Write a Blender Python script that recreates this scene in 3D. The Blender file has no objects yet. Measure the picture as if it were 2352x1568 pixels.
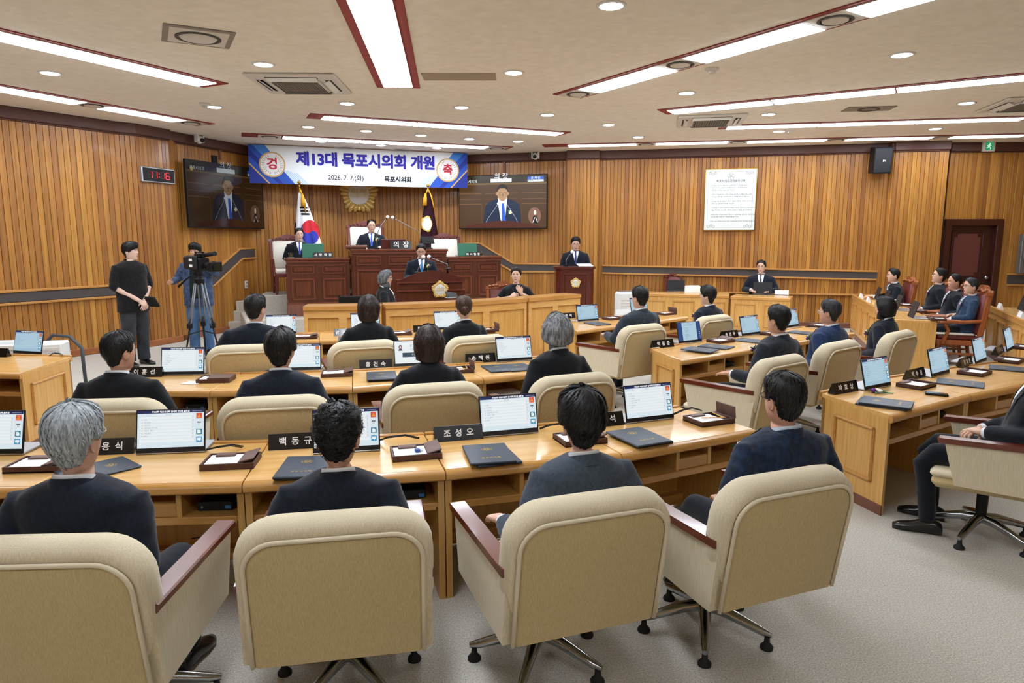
import bpy, bmesh, math, random
from mathutils import Matrix, Vector
from mathutils.bvhtree import BVHTree
random.seed(7)
S = bpy.context.scene
COL = S.collection
PI = math.pi

# ------------------------------------------------------------------ camera, world, exposure
FPX, PITCH, EYE, CEIL = 1568.0, math.radians(8.6), 1.85, 3.71
cam = bpy.data.objects.new('camera', bpy.data.cameras.new('camera'))
cam.data.sensor_width = 36.0
cam.data.lens = FPX / 2352 * 36.0
cam.location = (0, 0, EYE)
cam.rotation_euler = (PI / 2 - PITCH, 0, 0)
COL.objects.link(cam)
S.camera = cam
W = bpy.data.worlds.new('world')
W.use_nodes = True
W.node_tree.nodes['Background'].inputs[0].default_value = (0.9, 0.95, 1.0, 1)
W.node_tree.nodes['Background'].inputs[1].default_value = 0.15
S.world = W
S.view_settings.view_transform = 'Standard'
S.view_settings.look = 'None'
S.view_settings.gamma = 1
S.view_settings.use_curve_mapping = False
S.view_settings.exposure = 0.0
PANEL_GLOW = 23.5      # LED panels of the ceiling rows
SPOT_GLOW = 27.0       # round downlights
SCREEN_GLOW = 0.86
S.cycles.max_bounces = 6
S.cycles.use_denoising = True

# ------------------------------------------------------------------ survey helpers: a sight line of the camera cut with a level plane or a distance
SN, CS = math.sin(PITCH), math.cos(PITCH)
def P(x, y, z=0.0):
    X = (x - 1176) / FPX; Y = -(y - 784) / FPX
    F = CS + Y * SN; U = -SN + Y * CS
    d = (z - EYE) / U
    return Vector((X * d, F * d, z))
def Q(x, y, dep):
    X = (x - 1176) / FPX; Y = -(y - 784) / FPX
    F = CS + Y * SN; U = -SN + Y * CS
    return Vector((X * dep / F, dep, EYE + dep * U / F))
def px_of(v):
    dz = v[2] - EYE
    F = v[1] * CS - dz * SN; u = v[1] * SN + dz * CS
    return 1176 + FPX * v[0] / F, 784 - FPX * u / F
def onwall(x, y, A, B, off=0.0):
    """sight line through (x, y) cut with the vertical plane through plan points A, B"""
    d = Vector((B[0] - A[0], B[1] - A[1])).normalized(); n = Vector((-d.y, d.x))
    q = Q(x, y, 1.0); r = Vector((q.x, q.y)); 
    t = (n.dot(Vector(A[:2])) ) / n.dot(r)
    p = Vector((q.x * t, q.y * t, EYE + (q.z - EYE) * t))
    s = 1 if n.dot(r) < 0 else -1
    return p + Vector((n.x, n.y, 0)) * s * off

# ------------------------------------------------------------------ mesh builder
def rotz(a): return Matrix.Rotation(a, 4, 'Z')
def rotx(a): return Matrix.Rotation(a, 4, 'X')
def roty(a): return Matrix.Rotation(a, 4, 'Y')
def T(x, y=None, z=None):
    return Matrix.Translation(Vector(x) if y is None else Vector((x, y, z)))
def frame(o, right, up):
    r = Vector(right).normalized(); u = Vector(up); n = r.cross(u).normalized(); u = n.cross(r)
    m = Matrix.Identity(4)
    for i in range(3):
        m[i][0], m[i][1], m[i][2], m[i][3] = r[i], u[i], n[i], o[i]
    return m

class MB:
    def __init__(s): s.v = []; s.f = []; s.m = []; s.M = Matrix.Identity(4); s.mi = 0
    def pt(s, p): s.v.append(tuple(s.M @ Vector(p))); return len(s.v) - 1
    def face(s, idx, mi=None): s.f.append(tuple(idx)); s.m.append(s.mi if mi is None else mi)
    def box(s, x0, x1, y0, y1, z0, z1, b=0.0):
        cx, cy, cz = (x0 + x1) / 2, (y0 + y1) / 2, (z0 + z1) / 2
        X, Y, Z = abs(x1 - x0) / 2, abs(y1 - y0) / 2, abs(z1 - z0) / 2
        b = min(b, X * .98, Y * .98, Z * .98)
        if b <= 0:
            i = [s.pt((cx + a * X, cy + c * Y, cz + d * Z)) for d in (-1, 1) for c in (-1, 1) for a in (-1, 1)]
            for q in ((0, 2, 3, 1), (4, 5, 7, 6), (0, 1, 5, 4), (2, 6, 7, 3), (0, 4, 6, 2), (1, 3, 7, 5)):
                s.face([i[k] for k in q])
            return s
        V = {}
        for a in (-1, 1):
            for c in (-1, 1):
                for d in (-1, 1):
                    V[a, c, d, 0] = s.pt((cx + a * X, cy + c * (Y - b), cz + d * (Z - b)))
                    V[a, c, d, 1] = s.pt((cx + a * (X - b), cy + c * Y, cz + d * (Z - b)))
                    V[a, c, d, 2] = s.pt((cx + a * (X - b), cy + c * (Y - b), cz + d * Z))
                    
        for a in (-1, 1):
            s.face([V[a, -1, -1, 0], V[a, 1, -1, 0], V[a, 1, 1, 0], V[a, -1, 1, 0]])
            s.face([V[-1, a, -1, 1], V[1, a, -1, 1], V[1, a, 1, 1], V[-1, a, 1, 1]])
            s.face([V[-1, -1, a, 2], V[1, -1, a, 2], V[1, 1, a, 2], V[-1, 1, a, 2]])
            for c in (-1, 1):
                s.face([V[a, c, -1, 0], V[a, c, 1, 0], V[a, c, 1, 1], V[a, c, -1, 1]])
                s.face([V[a, -1, c, 0], V[a, 1, c, 0], V[a, 1, c, 2], V[a, -1, c, 2]])
                s.face([V[-1, a, c, 1], V[1, a, c, 1], V[1, a, c, 2], V[-1, a, c, 2]])
                for d in (-1, 1):
                    s.face([V[a, c, d, 0], V[a, c, d, 1], V[a, c, d, 2]])
        return s
    def prism(s, poly, z0, z1, b=0.0):
        """poly: plan points; z along local Z; b chamfers the top rim"""
        n = len(poly)
        lo = [s.pt((p[0], p[1], z0)) for p in poly]
        if b > 0:
            c = Vector((sum(p[0] for p in poly) / n, sum(p[1] for p in poly) / n))
            mid = [s.pt((p[0], p[1], z1 - b)) for p in poly]
            ins = []
            for k in range(n):
                p0, p1, p2 = Vector(poly[k - 1][:2]), Vector(poly[k][:2]), Vector(poly[(k + 1) % n][:2])
                d1 = (p1 - p0).normalized(); d2 = (p2 - p1).normalized()
                n1 = Vector((-d1.y, d1.x)); n2 = Vector((-d2.y, d2.x)); h = (n1 + n2)
                h = h / max(.3, h.dot(n1)) 
                if (c - p1).dot(h) < 0: h = -h
                ins.append(p1 + h * b)
            hi = [s.pt((p[0], p[1], z1)) for p in ins]
            rings = [lo, mid, hi]
        else:
            hi = [s.pt((p[0], p[1], z1)) for p in poly]
            rings = [lo, hi]
        for r0, r1 in zip(rings, rings[1:]):
            for k in range(n): s.face([r0[k], r0[(k + 1) % n], r1[(k + 1) % n], r1[k]])
        s.face(lo[::-1]); s.face(hi)
        return s
    def loft(s, rings, cap0=True, cap1=True, closed=True):
        ids = [[s.pt(p) for p in r] for r in rings]
        n = len(ids[0])
        for a, c in zip(ids, ids[1:]):
            for k in range(n if closed else n - 1):
                s.face([a[k], a[(k + 1) % n], c[(k + 1) % n], c[k]])
        if cap0: s.face(ids[0][::-1])
        if cap1: s.face(ids[-1])
        return ids
    def tube(s, pts, r, n=8, cap=True):
        pts = [Vector(p) for p in pts]; rr = r if isinstance(r, (list, tuple)) else [r] * len(pts)
        rings = []; u = None
        for k, p in enumerate(pts):
            a = pts[max(0, k - 1)]; c = pts[min(len(pts) - 1, k + 1)]
            d = (c - a).normalized() if (c - a).length > 1e-9 else Vector((0, 0, 1))
            if u is None:
                u = d.orthogonal().normalized()
            u = (u - d * u.dot(d)).normalized(); w = d.cross(u)
            rings.append([p + (u * math.cos(2 * PI * i / n) + w * math.sin(2 * PI * i / n)) * rr[k] for i in range(n)])
        s.loft(rings, cap, cap); return s
    def cyl(s, p0, p1, r0, r1=None, n=16):
        return s.tube([p0, p1], [r0, r0 if r1 is None else r1], n)
    def lathe(s, prof, n=20, c=(0, 0, 0)):
        rings = [[(c[0] + r * math.cos(2 * PI * i / n), c[1] + r * math.sin(2 * PI * i / n), c[2] + z) for i in range(n)] for r, z in prof]
        s.loft(rings); return s
    def ball(s, c, r, n=12, m=8):
        rx, ry, rz = r if isinstance(r, (tuple, list)) else (r, r, r)
        rings = [[(c[0] + rx * math.sin(PI * j / m) * math.cos(2 * PI * i / n), c[1] + ry * math.sin(PI * j / m) * math.sin(2 * PI * i / n), c[2] + rz * math.cos(PI * j / m)) for i in range(n)] for j in range(1, m)]
        ids = s.loft(rings, False, False)
        a = s.pt((c[0], c[1], c[2] + rz)); b = s.pt((c[0], c[1], c[2] - rz))
        for i in range(n):
            s.face([a, ids[0][i], ids[0][(i + 1) % n]]); s.face([b, ids[-1][(i + 1) % n], ids[-1][i]])
        return s
    def poly(s, pts): s.face([s.pt(p) for p in pts]); return s
    def disc(s, c, r, n=24, z=0.0, ry=None):
        return s.poly([(c[0] + r * math.cos(2 * PI * i / n), c[1] + (ry or r) * math.sin(2 * PI * i / n), z) for i in range(n)])
    def ringflat(s, c, r0, r1, n=32, z=0.0, k=1.0):
        a = [s.pt((c[0] + r0 * math.cos(2 * PI * i / n), c[1] + k * r0 * math.sin(2 * PI * i / n), z)) for i in range(n)]
        b = [s.pt((c[0] + r1 * math.cos(2 * PI * i / n), c[1] + k * r1 * math.sin(2 * PI * i / n), z)) for i in range(n)]
        for i in range(n): s.face([a[i], a[(i + 1) % n], b[(i + 1) % n], b[i]])
        return s
    def rect(s, x0, x1, y0, y1, z=0.0): return s.poly([(x0, y0, z), (x1, y0, z), (x1, y1, z), (x0, y1, z)])
    def line(s, pts, w, z=0.0):
        for a, b in zip(pts, pts[1:]):
            a = Vector(a); b = Vector(b); d = (b - a)
            if d.length < 1e-6: continue
            n = Vector((-d.y, d.x)).normalized() * w / 2
            s.poly([(a.x - n.x, a.y - n.y, z), (b.x - n.x, b.y - n.y, z), (b.x + n.x, b.y + n.y, z), (a.x + n.x, a.y + n.y, z)])
        return s
    def add_mesh(s, me, M=None, mi=None):
        M = s.M @ (M or Matrix.Identity(4)); o = len(s.v)
        s.v += [tuple(M @ v.co) for v in me.vertices]
        for p in me.polygons: s.f.append(tuple(i + o for i in p.vertices)); s.m.append(p.material_index if mi is None else mi)
    def mesh(s, name='m', mats=(), smooth=None, recalc=True):
        me = bpy.data.meshes.new(name)
        me.from_pydata(s.v, [], s.f)
        mats = mats if isinstance(mats, (list, tuple)) else [mats]
        for m in mats: me.materials.append(m)
        if any(s.m): me.polygons.foreach_set('material_index', s.m)
        if recalc:
            bm = bmesh.new(); bm.from_mesh(me); bmesh.ops.recalc_face_normals(bm, faces=bm.faces); bm.to_mesh(me); bm.free()
        if smooth is not None:
            me.polygons.foreach_set('use_smooth', [True] * len(me.polygons))
            if smooth < 180: me.set_sharp_from_angle(angle=math.radians(smooth))
        me.update()
        return me

def link(name, me, parent=None, M=None):
    o = bpy.data.objects.new(name, me); COL.objects.link(o)
    if parent is not None: o.parent = parent
    if M is not None: o.matrix_local = M
    return o
def obj(name, mb, mats, parent=None, smooth=None, M=None, recalc=True):
    return link(name, mb.mesh(name, mats, smooth, recalc), parent, M)
def tag(o, label=None, cat=None, group=None, kind=None):
    if label: o['label'] = label
    if cat: o['category'] = cat
    if group: o['group'] = group
    if kind: o['kind'] = kind
    return o
def thing(name, label, cat, loc=(0, 0, 0), rz=0.0, group=None, kind=None):
    o = bpy.data.objects.new(name, None); COL.objects.link(o)
    o.empty_display_size = .1
    o.location = loc; o.rotation_euler = (0, 0, rz)
    return tag(o, label, cat, group, kind)
def dup(root, loc, rz=0.0, label=None, group=None, scale=None):
    def cp(o, par):
        c = o.copy(); COL.objects.link(c)
        if par is not None: c.parent = par
        for ch in kids.get(o, ()): cp(ch, c)
        return c
    kids = {}
    for o in root.children_recursive: kids.setdefault(o.parent, []).append(o)
    r = cp(root, None); r.location = loc; r.rotation_euler = (0, 0, rz)
    if label: r['label'] = label
    if group: r['group'] = group
    if scale: r.scale = (scale,) * 3
    return r

# ------------------------------------------------------------------ materials
def lin(c):
    if isinstance(c, str):
        c = [int(c[i:i + 2], 16) / 255 for i in (0, 2, 4)]
    return tuple((x / 12.92 if x <= .04045 else ((x + .055) / 1.055) ** 2.4) for x in c) + (1,)
MATS = {}
def mat(name, col, rough=.5, metal=0.0, spec=.5, coat=0.0, emit=None, es=0.0, alpha=1.0, trans=0.0, sheen=0.0):
    if name in MATS: return MATS[name]
    m = bpy.data.materials.new(name); m.use_nodes = True
    b = m.node_tree.nodes['Principled BSDF']
    b.inputs['Base Color'].default_value = lin(col)
    b.inputs['Roughness'].default_value = rough
    b.inputs['Metallic'].default_value = metal
    b.inputs['Specular IOR Level'].default_value = spec
    b.inputs['Coat Weight'].default_value = coat
    b.inputs['Coat Roughness'].default_value = .08
    b.inputs['Alpha'].default_value = alpha
    b.inputs['Transmission Weight'].default_value = trans
    b.inputs['Sheen Weight'].default_value = sheen
    if emit is not None:
        b.inputs['Emission Color'].default_value = lin(emit); b.inputs['Emission Strength'].default_value = es
    MATS[name] = m
    return m
def nodes(m): return m.node_tree.nodes, m.node_tree.links, m.node_tree.nodes['Principled BSDF']
def noisy(name, c1, c2, scale, stretch=(1, 1, 1), rough=.5, bump=0.0, bdist=.002, detail=4, rand=None, lo=.35, hi=.65, coat=0.0, spec=.5, sheen=0.0, c3=None, metal=0.0, gen=False):
    """two-colour noise material; rand: list of colours picked per object"""
    m = mat(name, c1, rough, metal, spec, coat, sheen=sheen)
    N, L, b = nodes(m)
    tc = N.new('ShaderNodeTexCoord'); mp = N.new('ShaderNodeMapping'); mp.inputs['Scale'].default_value = stretch
    no = N.new('ShaderNodeTexNoise'); no.inputs['Scale'].default_value = scale; no.inputs['Detail'].default_value = detail
    L.new(tc.outputs['Generated' if gen else 'Object'], mp.inputs[0]); L.new(mp.outputs[0], no.inputs['Vector'])
    cr = N.new('ShaderNodeValToRGB'); e = cr.color_ramp.elements
    e[0].position, e[1].position = lo, hi; e[0].color, e[1].color = lin(c1), lin(c2)
    L.new(no.outputs['Fac'], cr.inputs[0]); out = cr.outputs[0]
    if rand:
        oi = N.new('ShaderNodeObjectInfo'); r2 = N.new('ShaderNodeValToRGB'); r2.color_ramp.interpolation = 'LINEAR'
        el = r2.color_ramp.elements
        while len(el) < len(rand): el.new(.5)
        for k, c in enumerate(rand): el[k].position = k / (len(rand) - 1); el[k].color = lin(c)
        L.new(oi.outputs['Random'], r2.inputs[0])
        ad = N.new('ShaderNodeVectorMath'); ad.operation = 'ADD'
        mu = N.new('ShaderNodeMath'); mu.operation = 'MULTIPLY'; mu.inputs[1].default_value = 37.0
        L.new(oi.outputs['Random'], mu.inputs[0]); L.new(mp.outputs[0], ad.inputs[0]); L.new(mu.outputs[0], ad.inputs[1]); L.new(ad.outputs[0], no.inputs['Vector'])
        mx = N.new('ShaderNodeMix'); mx.data_type = 'RGBA'; mx.blend_type = 'MULTIPLY'; mx.inputs[0].default_value = 1.0
        L.new(cr.outputs[0], mx.inputs[6]); L.new(r2.outputs[0], mx.inputs[7]); out = mx.outputs[2]
    L.new(out, b.inputs['Base Color'])
    if bump:
        bp = N.new('ShaderNodeBump'); bp.inputs['Strength'].default_value = bump; bp.inputs['Distance'].default_value = bdist
        L.new(no.outputs['Fac'], bp.inputs['Height']); L.new(bp.outputs[0], b.inputs['Normal'])
    return m

M_plank = noisy('plank_wood', 'd8d0c8', 'ffffff', 2.2, (14, .5, 14), .42, .12, .002, rand=['9f6a2d', 'c08638', 'a87032', 'cc9342', 'b47c36', '99622c', 'bd8238', 'a66f34', 'c68c3f', '9e6832'], coat=.12)
M_trimwood = noisy('trim_wood', 'b8803f', 'c8904c', 3, (1, 1, 12), .4, coat=.15)
M_rail = mat('rail_grey', '4a4341', .75)
M_cornice = noisy('cornice_wood', '52322a', '5f3a2e', 3, (1, 1, 8), .5)
M_base = noisy('baseboard_wood', '96592f', 'a6673a', 3, (2, 2, 8), .45)
M_ceil = noisy('ceiling_paper', 'eee8dc', 'f5f0e5', 9, (1, 1, 1), .85, .25, .004, 8, spec=.2)
M_carpet = noisy('carpet_pile', 'a7a195', 'd9d3c7', 130, (1, 1, 1), .95, .5, .005, 5, spec=.1, lo=.32, hi=.68)
M_desk = noisy('desk_wood', 'd9a45c', 'e5b670', 2.5, (1.2, 9, 9), .24, .02, .001, 5, coat=.35)
M_deskv = noisy('desk_panel_wood', 'cd9a50', 'ddae63', 3, (16, 16, .8), .36, .02, .001, 5, coat=.15)
M_deskedge = noisy('desk_edge_wood', 'c08a45', 'd09a54', 3, (1, 9, 9), .3, coat=.25)
M_dark = noisy('rosewood', '482112', '592b19', 3, (10, 10, .8), .3, .02, .001, 5, coat=.3)
M_darkp = noisy('rosewood_panel', '552816', '66331e', 3, (10, 10, .8), .3, .02, .001, 5, coat=.3)
M_darktop = noisy('rosewood_top', '582b1c', '693624', 3, (8, 8, 1), .2, coat=.5)
M_mould = mat('rosewood_moulding', '6d3726', .3, coat=.4)
M_plinth = noisy('plinth_wood', '6f4636', '7d5040', 3, (8, 1, 1), .4)
M_lect = noisy('mahogany', '4c1c13', '5b2419', 2, (8, 8, .8), .28, coat=.4)
M_lectm = mat('mahogany_moulding', '6b3024', .3, coat=.4)
M_fab = noisy('beige_fabric', 'd0c2a2', 'dfd2b5', 40, (7, 7, .3), .92, .25, .002, 4, spec=.15, sheen=.2)
M_fab2 = noisy('beige_fabric_back', 'b8a274', 'c6b184', 40, (7, 7, .25), .92, .25, .002, 4, spec=.15, sheen=.2)
M_pipe = mat('piping', 'd9ccae', .9)
M_arm = noisy('armrest_wood', '5e2415', '743120', 3, (9, 2, 9), .22, coat=.6)
M_chrome = mat('chrome', 'a9adb0', .18, 1.0)
M_black = mat('black_plastic', '0c0c0e', .5, spec=.3)
M_rubber = mat('black_rubber', '141416', .7)
M_leather = noisy('oxblood_leather', '5c1f1c', '6d2824', 30, (1, 1, 1), .45, .1, .002)
M_carve = noisy('carved_mahogany', '571b17', '74302a', 40, (1, 1, 1), .3, .6, .01, coat=.5)
M_orange = noisy('reddish_oak', '8e4a20', 'a35a2a', 3, (8, 8, 1), .35, coat=.3)
M_cream = noisy('cream_cloth', 'e6e0d2', 'eee9dd', 80, (1, 1, 1), .9)
M_white = mat('white_plastic', 'e4e6e4', .4)
M_lwhite = mat('white_metal', 'd9d6cf', .5)
M_grey = mat('grey_metal', '84878a', .4, .6)
M_silver = mat('silver_metal', 'b4b8bc', .35, .8)
M_dgrey = mat('dark_grey_plastic', '242528', .55, spec=.3)
M_paper = mat('paper_white', 'f2f3f2', .8)
M_tray = noisy('brown_leather', '4a2c22', '563429', 20, (1, 1, 1), .5, .1, .001)
M_flap = noisy('brown_leather_flap', '5d4038', '68493f', 20, (1, 1, 1), .5, .1, .001)
M_folder = noisy('navy_leather', '2a3442', '323d4d', 60, (1, 1, 1), .42, .15, .001)
M_gold = mat('gold_metal', 'ecca7c', .3, .35)
M_goldp = mat('gold_print', 'b89c4e', .4, .5)
M_brass = mat('brass', 'c9a44a', .2, 1.0)
M_red = mat('red_paint', 'b2412c', .6)
M_dred = mat('dark_red_paint', '8e2f2a', .6)
M_panel = mat('led_panel', 'ffffff', .4, emit='eaf3ff', es=PANEL_GLOW)
M_spot = mat('led_spot', 'ffffff', .4, emit='eaf3ff', es=SPOT_GLOW)
M_text_w = mat('white_lettering', 'f4f4f2', .6)
M_text_b = mat('black_lettering', '20242c', .7)
M_vent = mat('vent_grey', '8f8880', .6)
M_ventd = mat('vent_dark', '4a4642', .7)
M_patch = mat('ceiling_patch', 'a89a86', .9)
M_glass = mat('clear_glass', 'ffffff', .05, trans=1.0)
M_tea = mat('green_tea', '8a8a30', .2, trans=.6)
def scr(name, c, k=1.0): return mat(name, '050505', .35, emit=c, es=SCREEN_GLOW * k)
M_scr = scr('screen_white', 'e4f3fa'); M_scrw = scr('screen_row', 'f6fcff'); M_scrh = scr('screen_header', '20295e'); M_scrt = scr('screen_white_letters', 'ffffff', 1.0)
M_scrg = scr('screen_grey_letters', '8d9aa4'); M_icr = scr('icon_red', 'e2574a'); M_icb = scr('icon_blue', '4a9fc8'); M_ict = scr('icon_teal', '2f7f8e'); M_ico = scr('icon_orange', 'f0a83c'); M_icd = scr('icon_dark', '4a4660')
M_scr2 = scr('screen_pale_blue', 'a9cbe0'); M_scr2w = scr('screen_pale_row', 'b7d6e8'); M_scr2g = scr('screen_dull_letters', '5f7c90')  # dimmer, bluer look of screens seen off-angle put into the colours
M_scrn = scr('screen_navy', '2d4a86')

# ------------------------------------------------------------------ lettering
TMP = bpy.data.scenes.new('workbench')
BENCH = {}
def evaluated(kind, data, setup):
    """mesh of `data` after conversion or modifiers, made in an empty side scene"""
    o = BENCH.get(kind)
    if o is None:
        o = BENCH[kind] = bpy.data.objects.new('bench_' + kind, data)
    else: o.data = data
    for q in list(TMP.collection.objects): TMP.collection.objects.unlink(q)
    TMP.collection.objects.link(o)
    setup(o)
    with bpy.context.temp_override(scene=TMP, view_layer=TMP.view_layers[0]):
        dg = bpy.context.evaluated_depsgraph_get()
    dg.update()
    return bpy.data.meshes.new_from_object(o.evaluated_get(dg), depsgraph=dg)
TXT = {}
UNIT = {}
def text_mesh(s, size, m, depth=0.0, res=2, ax='CENTER', bold=0.0, spacing=1.0, lead=1.0):
    k = (s, size, m.name, depth, ax, bold, spacing, lead)
    if k in TXT: return TXT[k]
    u = (s, round(bold / size, 3), round(depth / size, 3), ax, spacing, lead)
    if u not in UNIT:
        cu = bpy.data.curves.new('txt', 'FONT'); cu.body = s; cu.size = 1; cu.align_x = ax; cu.align_y = 'CENTER'
        cu.resolution_u = res; cu.extrude = u[2]; cu.offset = u[1]; cu.space_character = spacing; cu.space_line = lead
        UNIT[u] = evaluated('text', cu, lambda o: None)
    me = UNIT[u].copy(); me.transform(Matrix.Scale(size, 4))
    me.materials.clear(); me.materials.append(m)
    TXT[k] = me
    return me
# ================================================================== the room
def plan(px, py, z=CEIL): p = P(px, py, z); return Vector((p.x, p.y))
A0 = plan(0, 242); A1 = plan(258, 279)
dA = (A1 - A0).normalized()
Am = A0 - dA * 13.5
PL1 = plan(306, 284); PL2 = plan(383, 298)
B0 = plan(385, 301); B1 = plan(567, 331); B2 = plan(820, 348); B3 = plan(1075, 353); B4 = plan(1304, 348)
B1 += Vector((-.12, .3)); B2 += Vector((-.1, .5)); B3 += Vector((0, .25))
PM1 = plan(1304, 346); PM2 = plan(1376, 345); 
C0 = plan(1377, 347); C1 = plan(2046, 329)
PR1 = plan(2058, 326); PR2 = plan(2181, 323)
D0 = plan(2185, 328); D1 = D0 + (plan(2352, 327) - D0).normalized() * 3.4
def wf(a, b, z=0.0):
    d = (b - a).normalized()
    return frame(Vector((a.x, a.y, z)), (d.x, d.y, 0), (0, 0, 1))
PLANKS = {}
def plank_mesh(h, w):
    k = (round(h, 3), round(w, 3))
    if k not in PLANKS:
        mb = MB(); t = .016; g = .0025; c = .004
        x = w / 2 - g
        for z in (0, h):
            pass
        rings = [[(-x, z, 0), (x, z, 0), (x, z, t - c), (x - c, z, t), (-x + c, z, t), (-x, z, t - c)] for z in (0, h)]
        mb.loft(rings)
        PLANKS[k] = mb.mesh('plank', M_plank)
    return PLANKS[k]
M_groove = mat('groove_dark', '5a3818', .8)
def wall(name, pts, z0=0.1, z1=CEIL - .15, w0=.088, thick=.1, holes=()):
    """a plank-clad wall along plan points (left to right as seen from the hall); every plank is a part"""
    mb = MB()
    for a, b in zip(pts, pts[1:]):
        mb.M = wf(a, b); L = (b - a).length
        if not holes: mb.box(0, L, 0, CEIL + .05, -thick, 0)
        for h0, h1, hz in holes:
            for u0, u1, v0 in ((0, h0, 0), (h1, L, 0), (h0, h1, hz)):
                if u1 - u0 > .01: mb.box(u0, u1, v0, CEIL + .05, -thick, 0)
    o = tag(obj(name, mb, M_groove), kind='structure')
    for a, b in zip(pts, pts[1:]):
        L = (b - a).length; n = max(1, round(L / w0)); w = L / n
        M = wf(a, b)
        for k in range(n):
            s = (k + .5) * w
            segs = [(z0, z1)]
            for h0, h1, hz in holes:
                if h0 < s < h1: segs = [(hz, z1)]
            for u, v in segs:
                link('plank', plank_mesh(v - u, w), o, M @ T(s, u, 0))
    return o
def strip_along(name, pts, z0, z1, off, m, b=.01, kind='structure', parent=None, ext=0.0):
    mb = MB()
    for a, c in zip(pts, pts[1:]):
        mb.M = wf(a, c); mb.box(-ext, (c - a).length + ext, z0, z1, 0, off, b)
    return tag(obj(name, mb, m, parent), kind=kind if parent is None else None)

# floor and ceiling
mb = MB(); mb.box(-12, 13, -5, 18, -.2, 0); tag(obj('floor', mb, M_carpet), kind='structure')
mb = MB(); mb.box(-12, 13, -5, 18, CEIL, CEIL + .2); tag(obj('ceiling', mb, M_ceil), kind='structure')
# walls that the photograph shows
wall('wall_left', [Am, A1])
wall('wall_pillar_left', [A1, PL1, PL2, Vector((B0.x + .05, B0.y + .35))], w0=.078)
wall('wall_back', [B0, B1, B2, B3, B4])
wall('wall_pillar_middle', [PM1 + Vector((-.02, .25)), PM1, PM2, PM2 + Vector((.02, .25))], w0=.08)
wall('wall_right', [C0, C1], w0=.08)
wall('wall_pillar_right', [C1, PR1, PR2, PR2 + Vector((.1, .4))], w0=.08)
# door wall, with the opening
dd = (D1 - D0).normalized()
def on_s(px, py, A, B): p = onwall(px, py, A, B); return (Vector((p.x, p.y)) - A).dot((B - A).normalized()), p.z
sdl, zdt = on_s(2170, 503, D0, D1); sdr, _ = on_s(2304, 504, D0, D1)
wall('wall_door', [D0, D1], holes=[(max(0, sdl), sdr, zdt)])
# walls outside the frame close the hall
mb = MB(); mb.M = wf(D1, Vector((11.5, -4.5))); mb.box(0, (Vector((11.5, -4.5)) - D1).length, 0, CEIL, -.1, 0); tag(obj('wall_far_right', mb, M_deskv), kind='structure')
mb = MB(); mb.box(-12, 12, -4.6, -4.5, 0, CEIL); tag(obj('wall_behind', mb, M_deskv), kind='structure')

# dark cornice, baseboards
allw = dict(left=[Am, A1], pillar_left=[A1, PL1, PL2], back=[B0, B1, B2, B3, B4], pillar_middle=[PM1, PM2], right=[C0, C1], pillar_right=[C1, PR1, PR2], door=[D0, D1])
for k, v in allw.items():
    strip_along('trim_cornice_' + k, v, CEIL - .17, CEIL, .07, M_cornice, .012, ext=.02)
    strip_along('trim_moulding_' + k, v, CEIL - .195, CEIL - .17, .05, M_cornice, .01, ext=.01)
    if k not in ('door', 'back'):
        strip_along('baseboard_' + k, v, 0, .11, .04, M_base if 'left' in k else M_plinth, .01, ext=.01)
strip_along('baseboard_back', [B0, B1], 0, .11, .04, M_base)

# handrail bands: grey panel between two wooden strips, following the wall
def band(name, A, B, top, bot, th=.05):
    """top/bot: photo points on the strip's upper and lower edge"""
    M = wf(A, B)
    f = lambda q: on_s(q[0], q[1], A, B)
    t = [f(q) for q in top]; b = [f(q) for q in bot]
    root = tag(obj(name, MB_poly(M, t + b[::-1], .015, th - .01), M_rail), kind='structure')
    for nm, line, s in (('rail_strip', t, 1), ('rail_strip', b, -1)):
        mb = MB(); mb.M = M
        for (s0, z0), (s1, z1) in zip(line, line[1:]):
            d = Vector((s1 - s0, z1 - z0)).normalized(); n = Vector((-d.y, d.x)) * s * .035
            q = [(s0, z0), (s1, z1), (s1 + n.x, z1 + n.y), (s0 + n.x, z0 + n.y)]
            mb.M = M; mb.prism(q, .01, th + .012, .006)
        obj(nm, mb, M_trimwood, root)
    return root
def MB_poly(M, pts, n0, n1):
    mb = MB(); mb.M = M; mb.prism(pts, n0, n1); return mb
zl1 = on_s(266, 657, A0, A1)[1]; zl0 = on_s(266, 678, A0, A1)[1]
mb = MB()
rl = tag(strip_along('trim_1', [Am, A1], zl0, zl1, .05, M_rail), kind='structure')
strip_along('rail_strip', [Am, A1], zl1, zl1 + .035, .065, M_trimwood, .006, parent=rl)
strip_along('rail_strip', [Am, A1], zl0 - .035, zl0, .065, M_trimwood, .006, parent=rl)
band('trim_2', B0, B1, [(420, 636), (478, 634), (548, 573), (612, 571)], [(420, 656), (486, 655), (553, 592), (612, 588)])
band('trim_3', B3, B4, [(1062, 560), (1103, 560), (1181, 607), (1300, 608)], [(1120, 588), (1148, 604), (1181, 622), (1300, 622)])
band('trim_4', C0, C1, [(1384, 611), (2014, 625)], [(1384, 625), (2012, 640)])
band('trim_5', D0, D1, [(2312, 631), (2420, 632)], [(2311, 652), (2420, 653)])
# low wainscot ledge on the right wall
s0, zz = on_s(1800, 672, C0, C1); LC = (C1 - C0).length
mb = MB(); mb.M = wf(C0, C1); mb.box(s0 - 2.4, LC, zz - .03, zz, 0, .09, .006); tag(obj('trim_6', mb, M_trimwood), kind='structure')

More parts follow.
